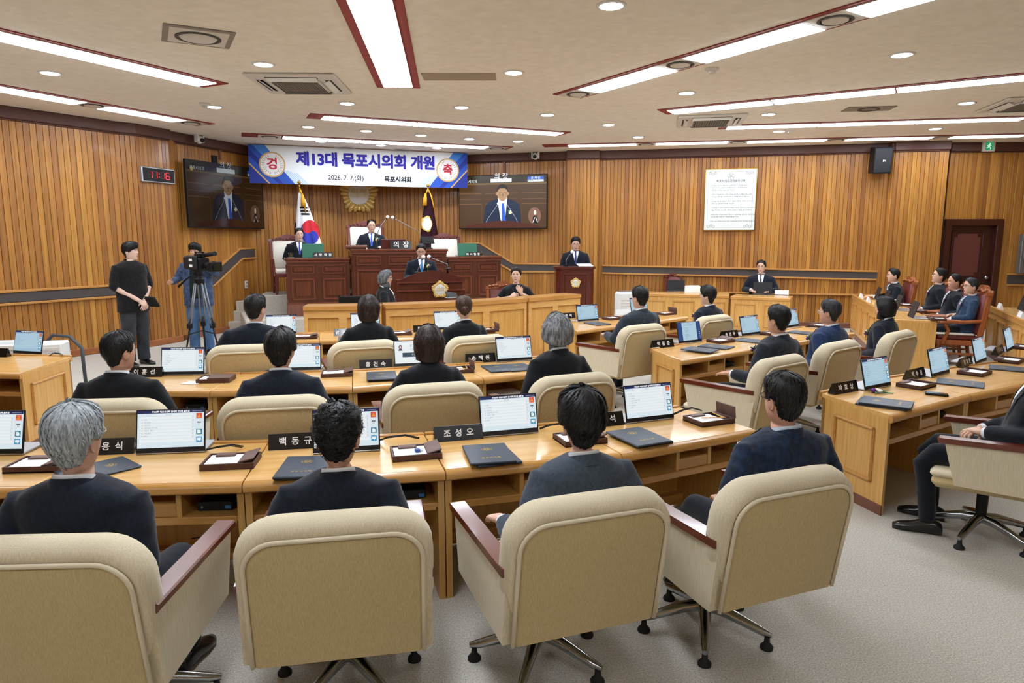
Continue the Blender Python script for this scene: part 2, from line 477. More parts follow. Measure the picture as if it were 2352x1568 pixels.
# ------------------------------------------------------------------ door
s, _z = 0, 0
Md = wf(D0, D1)
mb = MB(); mb.M = Md
fw = .13
mb.box(sdl, sdl + fw, 0, zdt, -.1, .06, .01); mb.box(sdr - fw, sdr, 0, zdt, -.1, .06, .01); mb.box(sdl, sdr, zdt - fw, zdt, -.1, .061, .01)
M_door = noisy('door_wood', '38160f', '481f17', 3, (10, 10, .8), .4, coat=.15)
M_doorp = noisy('door_leather', '5e2f29', '6d3a33', 60, (1, 1, 1), .55, .1, .002)
dr = tag(obj('door_1', mb, M_door), kind='structure')
mb = MB(); mb.M = Md; mb.box(sdl + fw, sdr - fw, 0, zdt - fw, -.09, -.05); leaf = obj('door_leaf', mb, M_door, dr)
a0, a1, h = sdl + fw + .12, sdr - fw - .24, zdt - fw
for z0, z1 in ((h * .52, h - .16), (.2, h * .42)):
    mb = MB(); mb.M = Md
    c = .07
    q = [(a0 + c, z0), (a1 - c, z0), (a1 - c, z0 + c), (a1, z0 + c), (a1, z1 - c), (a1 - c, z1 - c), (a1 - c, z1), (a0 + c, z1), (a0 + c, z1 - c), (a0, z1 - c), (a0, z0 + c), (a0 + c, z0 + c)]
    mb.prism(q, -.06, -.035, .008); obj('door_panel', mb, M_doorp, dr)
    mb = MB(); mb.M = Md
    for u0, u1, v0, v1 in ((a0 - .06, a1 + .06, z0 - .06, z0 - .035), (a0 - .06, a1 + .06, z1 + .035, z1 + .06), (a0 - .06, a0 - .035, z0 - .06, z1 + .06), (a1 + .035, a1 + .06, z0 - .06, z1 + .06)):
        mb.box(u0, u1, v0, v1, -.06, -.03, .006)
    obj('door_moulding', mb, M_door, dr)
sk, zk = on_s(2262, 637, D0, D1)
mb = MB(); mb.M = Md; mb.cyl((sk, zk, -.06), (sk, zk, .01), .018); mb.ball((sk, zk, .03), .045); obj('door_knob', mb, M_chrome, dr, 180)

# ------------------------------------------------------------------ ceiling lights: rows of LED panels in red-painted slots
ROWS = []
def light_row(a, b, cuts, label, w=.34, vents=(), frame_w=.05, red=M_dred, tips=(.1, .1)):
    """a, b: plan ends of the glowing part; cuts: fractions (t0, t1) of each panel; vents: fractions of round air vents"""
    d = (b - a); L = d.length; d.normalize()
    o = thing('ceiling_light', label, 'ceiling light', (a.x, a.y, CEIL), math.atan2(d.y, d.x), 'rows of ceiling light panels')
    mb = MB(); mb.box(-tips[0], L + tips[1], -w / 2 - frame_w, w / 2 + frame_w, -.012, 0, .003); obj('slot_frame', mb, red, o)
    for t0, t1 in cuts:
        mb = MB(); mb.box(t0 * L + .008, t1 * L - .008, -w / 2, w / 2, -.022, -.012); f = obj('panel_rim', mb, M_lwhite, o)
        mb = MB(); mb.box(t0 * L + .018, t1 * L - .018, -w / 2 + .01, w / 2 - .01, -.028, -.02); obj('light_panel', mb, M_panel, o)
    for t in vents:
        mb = MB(); mb.box(t * L - .2, t * L + .2, -w / 2, w / 2, -.02, -.01, .003); v = obj('air_vent', mb, M_lwhite, o)
        mb = MB(); mb.M = T(t * L, 0, -.026)
        mb.lathe([(.145, .006), (.15, .0), (.125, -.004), (.12, .006)], 28); obj('vent_ring', mb, M_ventd, o)
        mb = MB(); mb.M = T(t * L, 0, -.026); mb.lathe([(.11, .006), (.105, -.006), (.0, -.008)], 28); obj('vent_disc', mb, M_lwhite, o)
    return o
def mid(a, b): return (plan(*a) + plan(*b)) / 2
pA0 = mid((797, 0), (903, 0)); pA1 = mid((880, 196), (949, 196)); vA = (pA1 - pA0).normalized()
sp = (pA1 - mid((845, 123), (937, 123))).length
a = pA1 - vA * sp * 5
light_row(a, pA1, [(k / 5, (k + 1) / 5) for k in range(5)], 'wide white light panels in a red slot running towards the camera', .36, frame_w=.085)
pb0 = mid((1325, 202), (1377, 209)); pb1 = mid((1559, 158), (1507, 147)); vb = (pb1 - pb0).normalized()
pb2 = mid((1568, 127), (1618, 143)); pb3 = mid((1901, 63), (1845, 45)); pb4 = mid((1940, 16), (2001, 37))
Lb = (pb4 - pb0).length + 1.75
fb = lambda p: (p - pb0).dot(vb) / Lb
light_row(pb0, pb0 + vb * Lb, [(0, fb(pb1)), (fb(pb2), fb(pb3)), (fb(pb4), 1)], 'slanting row of three wide light panels with round vents between, upper right ceiling', .36, vents=(-.21 / Lb, (fb(pb1) + fb(pb2)) / 2, (fb(pb3) + fb(pb4)) / 2), tips=(.45, .05))
pc1 = mid((450, 192), (505, 189)); pc0 = mid((263, 133), (207, 134)); vc = (pc1 - pc0).normalized(); sc = (pc1 - pc0).length
light_row(pc1 - vc * sc * 4, pc1, [(k / 4, (k + 1) / 4) for k in range(4)], 'long row of light panels at the upper left, nearer of the two on the left', .34, tips=(.05, .12))
pd1 = mid((392, 277), (432, 273)); pd0 = mid((217, 245), (258, 242)); vd = (pd1 - pd0).normalized(); sd = (pd1 - pd0).length
pe = mid((160, 237), (202, 232)); gap = (pd0 - pe).length
Ld = sd * 3 + gap * 2; st = pd1 - vd * Ld
light_row(st, pd1, [(0, sd / Ld), ((sd + gap) / Ld, (2 * sd + gap) / Ld), ((2 * sd + 2 * gap) / Ld, 1)], 'row of light panels running along the left wall above the dark cornice', .34, vents=((sd + gap / 2) / Ld, (2 * sd + 1.5 * gap) / Ld, 1 + .22 / Ld), tips=(.05, .5))
pe0 = mid((735, 270), (742, 264)); pe1 = mid((1275, 308), (1300, 303)); Le = (pe1 - pe0).length
c1 = (plan(950, 283) - pe0).length / Le; c2 = (plan(1135, 296) - pe0).length / Le
light_row(pe0, pe1, [(0, c1), (c1, c2), (c2, 1)], 'row of three light panels crossing the middle ceiling, second from the banner', .34, tips=(.2, .1))
pf0 = plan(648, 313); pf1 = plan(1118, 337); Lf = (pf1 - pf0).length
light_row(pf0, pf1, [(0, .36), (.36, .67), (.67, 1)], 'row of three light panels nearest the banner', .34, vents=(-.22 / Lf, 1 + .22 / Lf), tips=(.7, .5))
pg0 = mid((1532, 252), (1545, 257)); pg1 = mid((2053, 200), (2063, 207)); vg = (pg1 - pg0).normalized(); c1 = (plan(1776, 234) - pg0).length
Lg = (pg1 - pg0).length * 2 - c1
light_row(pg0, pg0 + vg * Lg, [(0, c1 / Lg), (c1 / Lg, (pg1 - pg0).length / Lg), ((pg1 - pg0).length / Lg, 1)], 'row of light panels on the right, in front of the two ceiling air conditioners', .34, tips=(.12, .1))
ph0 = plan(1668, 291); ph1 = plan(2352, 270); Lh = (ph1 - ph0).length; c1 = (plan(1882, 283) - ph0).length / Lh; c2 = (plan(2112, 276) - ph0).length / Lh
light_row(ph0, ph1, [(0, c1), (c1, c2), (c2, 1)], 'row of light panels on the right, behind the ceiling air conditioner', .3, tips=(.12, .1))
pi0 = plan(1304, 333); pi1 = plan(2352, 309); vi = (pi1 - pi0).normalized()
fi = lambda q: (plan(*q) - pi0).dot(vi) / (pi1 - pi0).length
xs = [fi((x, 333 - (x - 1304) * .0229)) for x in (1304, 1463, 1505, 1673, 1717, 1898, 1942, 2141, 2182, 2352)]
light_row(pi0, pi0 + vi * (pi1 - pi0).length, [(xs[k], xs[k + 1]) for k in range(0, 10, 2)], 'row of separate light panels along the right wall', .28, vents=[(xs[k] + xs[k + 1]) / 2 for k in (1, 3, 5, 7)], tips=(.5, .1))

light_row(Vector((-3.9, -1.2)), Vector((-1.2, -1.2)), [(0, 1 / 2), (1 / 2, 1)], 'left light row over the rear of the hall, behind the viewer', .34)
light_row(Vector((1.2, -1.2)), Vector((3.9, -1.2)), [(0, 1 / 2), (1 / 2, 1)], 'right light row over the rear of the hall, behind the viewer', .34)

# ------------------------------------------------------------------ downlights
def make_spot():
    o = thing('downlight', 'x', 'downlight', (0, 0, CEIL), 0, 'round downlights in the ceiling')
    mb = MB(); mb.lathe([(.125, 0), (.125, -.006), (.098, -.012), (.095, 0)], 24); obj('trim_ring', mb, M_white, o, 180)
    mb = MB(); mb.lathe([(.092, -.002), (.088, -.012), (0, -.016)], 20); obj('light_disc', mb, M_spot, o, 180)
    return o
sp0 = None
SPOTS = [(1404, 12, 'large round downlight at the top centre right of the wide panels'), (2072, 125, 'bright downlight alone at the upper right below the slanting panels'), (115, 167, 'downlight between the two light rows at upper left'),
 (605, 147, 'downlight left of the air conditioner and near the top centre panels'), (1180, 166, 'downlight right of the dull ceiling patch'), (797, 237, 'downlight just behind the air conditioner left of centre'), (1577, 213, 'downlight right of the end of the slanting panels'),
 (492, 245, 'downlight beside the smoke detector near the left pillar'), (1060, 246, 'downlight at mid ceiling right of the wide panel slot end'), (1257, 263, 'downlight over the hall centre, above the right end of the three panel row'), (1765, 262, 'downlight between two light rows, right of the far air conditioner'),
 (2220, 236, 'downlight at right, next to the small rectangular vent'), (708, 291, 'leftmost downlight between the two middle light rows'), (841, 300, 'second downlight from left between the two middle light rows'), (1398, 286, 'downlight right of the end of the middle row, alone'),
 (1790, 301, 'downlight next to a smoke detector on the right ceiling'), (2148, 295, 'downlight above the right pillar with the loudspeaker'), (967, 310, 'third downlight from left between the two middle light rows'), (1466, 314, 'downlight above the middle pillar'), (1078, 318, 'fourth downlight from left between the two middle light rows'),
 (737, 324, 'leftmost downlight right above the banner'), (1190, 324, 'downlight above the right television'), (875, 333, 'middle downlight right above the banner'), (1003, 339, 'rightmost downlight right above the banner')]
for x, y, lb in SPOTS:
    q = P(x, y, CEIL)
    if sp0 is None: sp0 = make_spot(); sp0.location = q; sp0['label'] = lb
    else: dup(sp0, q, 0, lb)

# ------------------------------------------------------------------ ceiling air conditioners, vents, detectors
def make_ac(px, py, rz, label):
    o = thing('air_conditioner', label, 'air conditioner', P(px, py, CEIL), rz, 'ceiling cassette air conditioners')
    mb = MB(); mb.box(-.52, .52, -.52, .52, -.035, 0, .02); obj('cover_panel', mb, M_lwhite, o)
    mb = MB(); mb.box(-.3, .3, -.3, .3, -.055, -.03, .012); g = obj('intake_frame', mb, M_lwhite, o)
    mb = MB()
    for k in range(15):
        t = -.26 + k * .52 / 14
        mb.box(t - .004, t + .004, -.26, .26, -.064, -.056); mb.box(-.26, .26, t - .004, t + .004, -.063, -.057)
    tag(obj('intake_grille', mb, M_vent, g), kind='stuff')
    mb = MB(); mb.box(-.27, .27, -.27, .27, -.058, -.054); obj('intake_filter', mb, M_ventd, g)
    for k in range(4):
        mb = MB(); mb.M = rotz(k * PI / 2); mb.box(-.3, .3, .36, .44, -.038, -.03, .003); lv = obj('outlet', mb, M_black, o)
        mb = MB(); mb.M = rotz(k * PI / 2) @ T(0, .385, -.05) @ rotx(.5); mb.box(-.29, .29, -.035, .035, -.004, .004, .002); obj('louver', mb, M_white, lv)
    return o
make_ac(690, 190, math.radians(2), 'white cassette air conditioner in the ceiling left of the wide light panels')
make_ac(1632, 275, math.radians(-12), 'white cassette air conditioner on the right ceiling, in front of the far light rows')
make_ac(2372, 236, math.radians(-12), 'white cassette air conditioner cut by the right picture edge')
o = thing('ceiling_vent', 'square grey ceiling vent with a round disc, upper left of the ceiling', 'vent', P(455, 83, CEIL), math.radians(28), 'ceiling vents')
mb = MB(); mb.box(-.3, .3, -.3, .3, -.012, 0, .004); obj('vent_frame', mb, M_vent, o)
mb = MB(); mb.box(-.25, .25, -.25, .25, -.016, -.01, .003); obj('vent_plate', mb, M_lwhite, o)
mb = MB(); mb.lathe([(.2, -.014), (.2, -.024), (.17, -.026), (.165, -.014)], 28); obj('vent_ring', mb, M_ventd, o, 60)
mb = MB(); mb.lathe([(.16, -.014), (.15, -.03), (0, -.034)], 28); obj('vent_disc', mb, M_lwhite, o, 60)
o = thing('ceiling_vent', 'small rectangular ceiling vent between the right light rows', 'vent', P(1995, 249, CEIL), math.radians(-8), 'ceiling vents')
mb = MB(); mb.box(-.33, .33, -.17, .17, -.012, 0, .004); obj('vent_frame', mb, M_vent, o)
mb = MB(); mb.lathe([(.15, -.01), (.15, -.02), (.125, -.022), (.12, -.01)], 28); obj('vent_ring', mb, M_ventd, o, 60)
for px, py, lb in ((793, 338, 'round ceiling vent over the banner, left'), (922, 343, 'round ceiling vent over the banner, right')):
    o = thing('ceiling_vent', lb, 'vent', P(px, py, CEIL), 0, 'ceiling vents')
    mb = MB(); mb.lathe([(.22, 0), (.22, -.012), (.19, -.02), (.18, -.005), (0, -.005)], 28); obj('vent_frame', mb, M_lwhite, o, 60)
    mb = MB(); mb.lathe([(.14, -.006), (.13, -.02), (0, -.022)], 24); obj('vent_disc', mb, M_vent, o, 60)
mb = MB(); q = P(1055, 176, CEIL); mb.box(-.43, .43, -.17, .17, -.006, 0, .002)
o = obj('ceiling_patch', mb, M_patch); o.location = q; tag(o, 'dull rectangular patch panel on the ceiling right of the wide light panels', 'ceiling patch')
for px, py, lb in ((1635, 157, 'white smoke detector below the slanting light panels'), (470, 237, 'white smoke detector beside a downlight near the left pillar'), (1815, 298, 'white smoke detector beside a downlight on the right ceiling')):
    o = thing('smoke_detector', lb, 'smoke detector', P(px, py, CEIL), 0, 'smoke detectors')
    mb = MB(); mb.lathe([(.075, 0), (.075, -.015), (.05, -.03)], 20); obj('detector_base', mb, M_lwhite, o, 50)
    mb = MB(); mb.lathe([(.04, -.028), (.035, -.055), (0, -.058)], 16); obj('sensor_head', mb, M_lwhite, o, 50)
# ================================================================== council desks
DH = .70
def desk(name, label, A, B, nA, nB, group, ends=(False, False), drawer=True, h=DH, depth=.68, pc=True):
    """A, B: plan points of the near (sitter's) edge, left and right; nA, nB: depth directions at both ends"""
    A, B, nA, nB = (Vector(q[:2]) for q in (A, B, nA, nB))
    nA = nA.normalized() * depth; nB = nB.normalized() * depth
    C, D = A + nA, B + nB
    o = thing(name, label, 'desk', (*((A + B + C + D) / 4), 0), math.atan2((B - A).y, (B - A).x), group)
    I = o.matrix_basis.inverted() if False else (Matrix.Translation(o.location) @ rotz(o.rotation_euler.z)).inverted()
    L = lambda p: (I @ Vector((p[0], p[1], 0))).to_2d()
    a, b, c, d = L(A), L(B), L(C), L(D)
    g = .003
    def q4(t0, t1, u0, u1):
        """plan quad between fractions across (t) and absolute depths (u, metres)"""
        def pt(t, u):
            lo = a.lerp(b, t); hi = c.lerp(d, t); return lo + (hi - lo).normalized() * u
        return [pt(t0, u0), pt(t1, u0), pt(t1, u1), pt(t0, u1)]
    Lw = (b - a).length; e = g / Lw
    # desktop: slab with a rounded nose, a raised lip along the far edge
    mb = MB(); mb.prism(q4(e, 1 - e, .03, depth), h - .03, h, .003); top = obj('desktop', mb, M_desk, o)
    mb = MB()
    y = [(0.03, h - .002), (.012, h - .006), (0, h - .022), (0, h - .045), (.012, h - .055), (.03, h - .055)]
    pr = [[(*(a.lerp(b, t) + ((c - a).lerp(d - b, t)).normalized() * u), z) for u, z in y] for t in (e, 1 - e)]
    mb.loft(pr); obj('front_nosing', mb, M_deskedge, o, 50)
    mb = MB(); mb.prism(q4(e, 1 - e, depth - .02, depth + .012), h - .05, h + .012, .004); obj('back_lip', mb, M_deskedge, o)
    # modesty panel, side panels
    mb = MB(); mb.prism(q4(.0 + e, 1 - e, depth - .06, depth - .03), 0.02, h - .03); obj('modesty_panel', mb, M_deskv, o)
    for k, (t0, t1) in enumerate(((e, .035 / Lw), (1 - .035 / Lw, 1 - e))):
        mb = MB(); mb.prism(q4(t0, t1, .035, depth - .03), .0, h - .03); sp_ = obj('side_panel', mb, M_deskv, o)
        if ends[k]:
            # applied frame moulding on the visible end, brown kick board
            E0, E1 = (a, c) if k == 0 else (b, d)
            dr = (E1 - E0).normalized(); 
            if k == 0: M = frame((*E1, 0), (-dr.x, -dr.y, 0), (0, 0, 1)); 
            else: M = frame((*E0, 0), (dr.x, dr.y, 0), (0, 0, 1))
            x0, x1, z0, z1 = .17 if k == 0 else .14, depth - (.14 if k == 0 else .17), .2, h - .12
            mb = MB(); mb.M = M
            for (u0, u1, v0, v1) in ((x0, x1, z1 - .02, z1), (x0, x1, z0, z0 + .02), (x0, x0 + .02, z0, z1), (x1 - .02, x1, z0, z1)):
                mb.box(u0, u1, v0, v1, -.006, .012, .005); mb.box(u0 + .004, u1 - .004, v0 + .004, v1 - .004, -.006, .018, .003)
            obj('panel_moulding', mb, M_deskedge, sp_)
            mb = MB(); mb.M = M; mb.box(.03, depth - .03, 0, .07, -.004, .006); obj('kick_board', mb, M_plinth, sp_)
    # open shelf under the top: floor, dividers, small drawer, back
    zs = h - .205
    mb = MB(); mb.prism(q4(.035 / Lw, 1 - .035 / Lw, .05, depth - .08), zs, zs + .022); sh = obj('shelf', mb, M_deskv, o)
    mb = MB(); mb.prism(q4(.045 / Lw, 1 - .045 / Lw, .045, .065), zs - .012, zs + .024, .003); obj('shelf_edge', mb, M_deskedge, sh)
    for t in (.42, .66):
        mb = MB(); mb.prism(q4(t, t + .025 / Lw, .055, depth - .1), zs + .02, h - .05); obj('shelf_divider', mb, M_deskv, o)
    if drawer:
        mb = MB(); mb.prism(q4(.42 + .03 / Lw, .66 - .004, .07, depth - .15), zs + .03, zs + .085); dw = obj('drawer', mb, M_deskv, o)
        mb = MB(); mb.prism(q4(.42 + .028 / Lw, .66 - .002, .058, .075), zs + .026, zs + .092, .004); obj('drawer_front', mb, M_deskedge, dw)
    mb = MB(); mb.prism(q4(.035 / Lw, 1 - .035 / Lw, .02 + depth - .14, depth - .06), .06, .12); obj('foot_rail', mb, M_deskedge, o)
    o['near'] = [*A, *B, *C, *D]
    return o

CC = Vector((-2.5, 10.7))     # centre of the arcs of the middle block
def toC(p): return (CC - Vector(p[:2]))
# ---- front row of the picture (row one)
s1, s2, s3, s4 = (plan(*q, DH) for q in ((555, 1110), (1024, 1082), (1430, 1043), (1741, 987)))
s0 = s1 + Vector((-.965, -.07)); sm = s0 + Vector((-.97, 0))
R1 = [sm, s0, s1, s2, s3, s4]
lab1 = ['first desk of the nearest row, at the left picture edge', 'desk of the nearest row before the silver haired man', 'desk of the nearest row before the curly haired man', 'desk of the nearest row before the man in the grey suit', 'right end desk of the nearest row, before the man in navy']
for k in range(5):
    desk('council_desk', 'light oak curved ' + lab1[k], R1[k], R1[k + 1], toC(R1[k]), toC(R1[k + 1]), 'nearest desk row', ends=(False, k == 4))
# ---- row two
ph = [plan(517, 895, DH), plan(820, 888, DH), plan(1105, 864, DH), plan(1352, 846, DH)]
r2 = 5.62
fi2 = [-.155, .035, .225, .415, .6]
R2 = [CC + r2 * Vector((math.sin(t), -math.cos(t))) for t in fi2]
lab2 = ['left desk of the second row with the glaring nameplate', 'desk of the second row before the man with parted black hair', 'desk of the second row with the photo screen', 'right end desk of the second centre row before the grey haired woman']
for k in range(4):
    desk('council_desk', 'light oak ' + lab2[k], R2[k], R2[k + 1], toC(R2[k]), toC(R2[k + 1]), 'second desk row', ends=(False, k == 3))
# ---- row three
R3 = [plan(520, 784, DH) , plan(733, 781, DH), plan(953, 776, DH), plan(1165, 757, DH)]
R3[0] = R3[1] + Vector((-1.03, -.2)); 
R3[3] = R3[2] + Vector((.93, .58))
n3 = [Vector((-.12, 1)), Vector((-.26, .96)), Vector((-.42, .9)), Vector((-.55, .83))]
lab3 = ['left desk of the front row, right of the camera tripod', 'middle desk of the front row before the woman with dark hair', 'right desk of the front row before the woman with a hair bun']
for k in range(3):
    desk('council_desk', 'light oak ' + lab3[k], R3[k], R3[k + 1], n3[k], n3[k + 1], 'front desk row', depth=.62)
# ---- right block
a0, a1, a2 = plan(2051, 955, DH), plan(2233, 907, DH), plan(2352, 880, DH)
dR = (a1 - a0).normalized(); a1 = a0 + dR * 1.1; a2 = a1 + (dR * .98 + Vector((.09, -.05))).normalized() * 1.08; a3 = a2 + (dR + Vector((.1, -.1))).normalized() * 1.08
nR = Vector((-dR.y, dR.x)); RR1 = [a0, a1, a2, a3]
nE = plan(1885, 902, DH) - a0
labr = ['near right block desk with a framed end panel and a corsage on it', 'second desk of the near right block', 'third desk of the near right block, at the right picture edge']
for k in range(3):
    desk('council_desk', 'light oak ' + labr[k], RR1[k], RR1[k + 1], nE if k == 0 else nR, nR, 'right block near desks', ends=(k == 0, False), depth=.7)
b0 = plan(1566, 827, DH); b1 = plan(1718, 802, DH); dB = (plan(1851, 782, DH) - b0).normalized(); nB = Vector((-dB.y, dB.x)); nBe = plan(1479, 796, DH) - b0
labq = ['middle right block desk with a framed end panel and the document screen', 'second desk of the middle right block', 'third desk of the middle right block before the bob haired woman']
for k in range(3):
    desk('council_desk', 'light oak ' + labq[k], b0 + dB * 1.08 * k, b0 + dB * 1.08 * (k + 1), nBe if k == 0 else nB, nB, 'right block middle desks', ends=(k == 0, False), depth=.68)
c0 = plan(1325, 759, DH); dC = (plan(1582, 727, DH) - c0).normalized(); nC = Vector((-dC.y, dC.x)); LC2 = (plan(1582, 727, DH) - c0).length / 2
for k in range(2):
    desk('council_desk', 'light oak ' + ['far right block desk before the man in the grey suit', 'far right block desk end before the air purifier'][k], c0 + dC * LC2 * k, c0 + dC * LC2 * (k + 1), nC, nC, 'right block far desks', ends=(k == 0, k == 1), depth=.66)
# ---- left block
l0 = plan(45, 857, DH); l1 = plan(165, 818, DH)
desk('council_desk', 'light oak desk with a framed end panel at the left picture edge', l0 + Vector((-1.12, .12)), l0, Vector((-.1, 1)), l1 - l0, 'left block desks', ends=(False, True), depth=(l1 - l0).length)

# ================================================================== beige swivel chairs
def make_chair():
    o = thing('swivel_armchair', 'x', 'chair', (0, 0, 0), 0, 'beige swivel armchairs')
    tl = math.atan2(.10, .565)
    MBk = T(0, -.43, .395) @ rotx(tl)            # back plane: local x across, z up along the back, y forward
    H_ = .503
    def outline(off, top=.1, n=7, lowin=0.0, bottom=0.0):
        w = .285 + off; h = H_ - .02 + off * 1.25; r = top + off * .6
        pts = [(-w + lowin, bottom), (-w, .22)]
        pts += [(-w + r - r * math.cos(t), h - r + r * math.sin(t)) for t in [PI / 2 * i / n for i in range(n + 1)]]
        m = [(-x, z) for x, z in pts[::-1]]
        return pts + m
    # back panel (outer upholstery) with piping
    mb = MB(); mb.M = MBk
    o1 = outline(0, .1); o2 = outline(-.015, .09)
    mb.loft([[(x, .02, z) for x, z in o1], [(x, -.020, z) for x, z in o1], [(x, -.028, z) for x, z in o2]]); obj('back_panel', mb, M_fab2, o, 40)
    mb = MB(); mb.M = MBk; mb.tube([(x, -.024, z) for x, z in outline(.007, .1)], .0085, 6); obj('piping', mb, M_pipe, o, 180)
    # cushion that wraps over the top and the sides
    mb = MB(); mb.M = MBk
    def cush(off, y, top): return [(x, y, z) for x, z in outline(off, top, 7, .03, .13)]
    rings = [cush(-.01, -.004, .1), cush(.016, -.014, .11), cush(.036, -.004, .12), cush(.046, .035, .12), cush(.046, .07, .12), cush(.03, .105, .12), cush(.0, .13, .11), cush(-.04, .145, .08), cush(-.12, .15, .05)]
    mb.loft(rings); obj('back_cushion', mb, M_fab, o, 70)
    # seat
    mb = MB(); mb.box(-.275, .275, -.40, .27, .35, .42, .03); obj('seat_base', mb, M_fab2, o, 40)
    mb = MB(); mb.box(-.265, .265, -.3, .28, .41, .46, .022); obj('seat_cushion', mb, M_fab, o, 60)
    # upholstered side panels with wooden armrests
    for s in (-1, 1):
        mb = MB(); mb.M = Matrix(((0, 0, 1, 0), (1, 0, 0, 0), (0, 1, 0, 0), (0, 0, 0, 1)))
        q = [(-.43, .39), (.15, .40), (.215, .65), (-.47, .668)]
        x0, x1 = (.272, .325) if s > 0 else (-.325, -.272)
        mb.prism(q, x0, x1, 0); obj('side_panel', mb, M_fab, o)
        mb = MB(); mb.M = Matrix(((0, 0, 1, 0), (1, 0, 0, 0), (0, 1, 0, 0), (0, 0, 0, 1)))
        mb.prism([(-.46, .668), (.245, .648), (.255, .67), (.245, .68), (-.46, .70)], (.262 if s > 0 else -.336), (.336 if s > 0 else -.262), .006); obj('armrest', mb, M_arm, o)
    # swivel base
    mb = MB(); mb.cyl((0, 0, .1), (0, 0, .36), .03, .034, 14); mb.box(-.12, .12, -.12, .12, .34, .365, .004); obj('column', mb, M_black, o, 40)
    for k in range(5):
        t = 2 * PI * k / 5 + .3; c, s_ = math.cos(t), math.sin(t)
        mb = MB(); mb.tube([(.02 * c, .02 * s_, .125), (.1 * c, .1 * s_, .12), (.27 * c, .27 * s_, .075), (.31 * c, .31 * s_, .07)], [.03, .028, .02, .012], 10)
        lg = obj('leg', mb, M_chrome, o, 60)
        mb = MB(); mb.M = T(.29 * c, .29 * s_, 0); mb.lathe([(.03, 0), (.03, .012), (.014, .03), (.012, .06)], 12); obj('foot', mb, M_rubber, lg, 50)
    return o
CH = {}
chair0 = make_chair(); used = [False]
BT = .55          # how far the top of the back sits behind the hub
def chair(key, px, py, ang, label, zt=.965, at=None):
    """px, py: photo point of the middle of the back's top edge; ang: heading in degrees left of straight ahead"""
    rz = math.radians(ang); f = Vector((-math.sin(rz), math.cos(rz)))
    bt = at or P(px, py, zt); loc = Vector((bt[0], bt[1])) + f * BT
    loc = Vector((loc.x, loc.y, 0))
    if not used[0]:
        used[0] = True; c = chair0; c.location = loc; c.rotation_euler = (0, 0, rz); c['label'] = label
    else: c = dup(chair0, loc, rz, label)
    CH[key] = (loc, rz)
    return c
bc = 'beige fabric swivel armchair '
chair('a1', 48, 1240, 3, bc + 'of the silver haired man, at the left picture edge')
chair('a2', 763, 1180, 11, bc + 'of the curly haired man, its back square to the viewer')
chair('a3', 1380, 1135, 20, bc + 'of the man in the grey suit, turned slightly left')
chair('a4', 1848, 1082, 22, bc + 'of the man in navy with glasses, on open carpet')
chair('b1', 232, 913, 6, bc + 'of the second row man with hand on the shelf')
chair('b2', 628, 906, 12, bc + 'behind the parted black hair man in the second row')
chair('b3', 1003, 876, 17, bc + 'of the woman at the photo screen, second row')
chair('b4', 1332, 855, 24, bc + 'of the grey haired woman, second row')
chair('c1', 560, 794, 14, bc + 'in the front row, of the man right of the cameraman', zt=.94)
chair('c2', 840, 778, 20, bc + 'in the front row, of the woman with dark wavy hair')
chair('c3', 1106, 766, 25, bc + 'in the front row, of the woman with a hair bun')
chair('d1', 1490, 741, 34, bc + 'of the grey suit man in the far right block')
chair('d2', 1655, 720, 36, bc + 'of the black haired man in the far right block')
chair('e1', 1818, 813, 36, bc + 'of the black haired man in the middle right block')
chair('e2', 1950, 779, 38, bc + 'of the man with white framed glasses')
chair('e3', 2088, 756, 40, bc + 'of the bob haired woman')
chair('f1', 0, 0, 55, bc + 'cut by the right picture edge, with a long brown armrest', at=(3.38, 3.74))
# ================================================================== the stage
UA = math.radians(19.0); U = Vector((math.cos(UA), math.sin(UA))); V = Vector((-U.y, U.x))
LZ = .40
so = plan(664, 727, LZ)
def tt(px, off=0.0):
    """distance along the stage front (shifted back by off) seen at photo column px"""
    o = so + V * off; k = (px - 1176) / FPX / 1.004
    return (k * o.y - o.x) / (U.x - k * U.y)
def zat(px, py, off=0.0):
    p = so + V * off + U * tt(px, off); return Q(px, py, p.y).z
MS = T(so.x, so.y, 0) @ rotz(UA)
lt = plan(683, 732, LZ); ly = (lt - so).dot(V)
mb = MB(); mb.M = MS
mb.prism([(-.75, ly), (5.6, ly), (5.9, 1.2), (-.9, 1.2)], 0, LZ, .012)
tag(obj('floor_landing', mb, M_carpet), kind='structure')
mb = MB(); mb.M = MS; mb.prism([(-.55, .7), (4.9, .7), (4.4, 2.0), (-.4, 1.75)], LZ - .1, .75, .01); tag(obj('floor_platform', mb, M_carpet), kind='structure')
# carpeted steps along the left wall
sA = P(507, 738, .2); st = thing('carpeted_steps', 'grey green carpeted steps climbing along the left wall to the stage', 'steps', (sA.x, sA.y, 0), 0)
dw = (B1 - B0).normalized(); e_ = Vector((math.cos(math.radians(-14)), math.sin(math.radians(-14))))
for k, (px, py) in enumerate(((507, 738), (516, 713), (542, 691))):
    p = plan(px, py, .2 * (k + 1)) - Vector((sA.x, sA.y)); wd = 1.3 - .1 * k; bk = 1.0 - .2 * k
    mb = MB(); mb.prism([p, p + e_ * wd, p + e_ * wd + dw * bk, p + dw * bk], .2 * k if k else 0, .2 * (k + 1), .012); obj('step', mb, M_carpet, st)
mb = MB(); p = plan(507, 738, .2) - Vector((sA.x, sA.y)); mb.prism([p - e_ * .1 - dw * .05, p - e_ * .01 - dw * .05, p - e_ * .01 + dw * .9, p - e_ * .1 + dw * .9], 0, .42, .01); obj('step_stringer', mb, M_base, st)

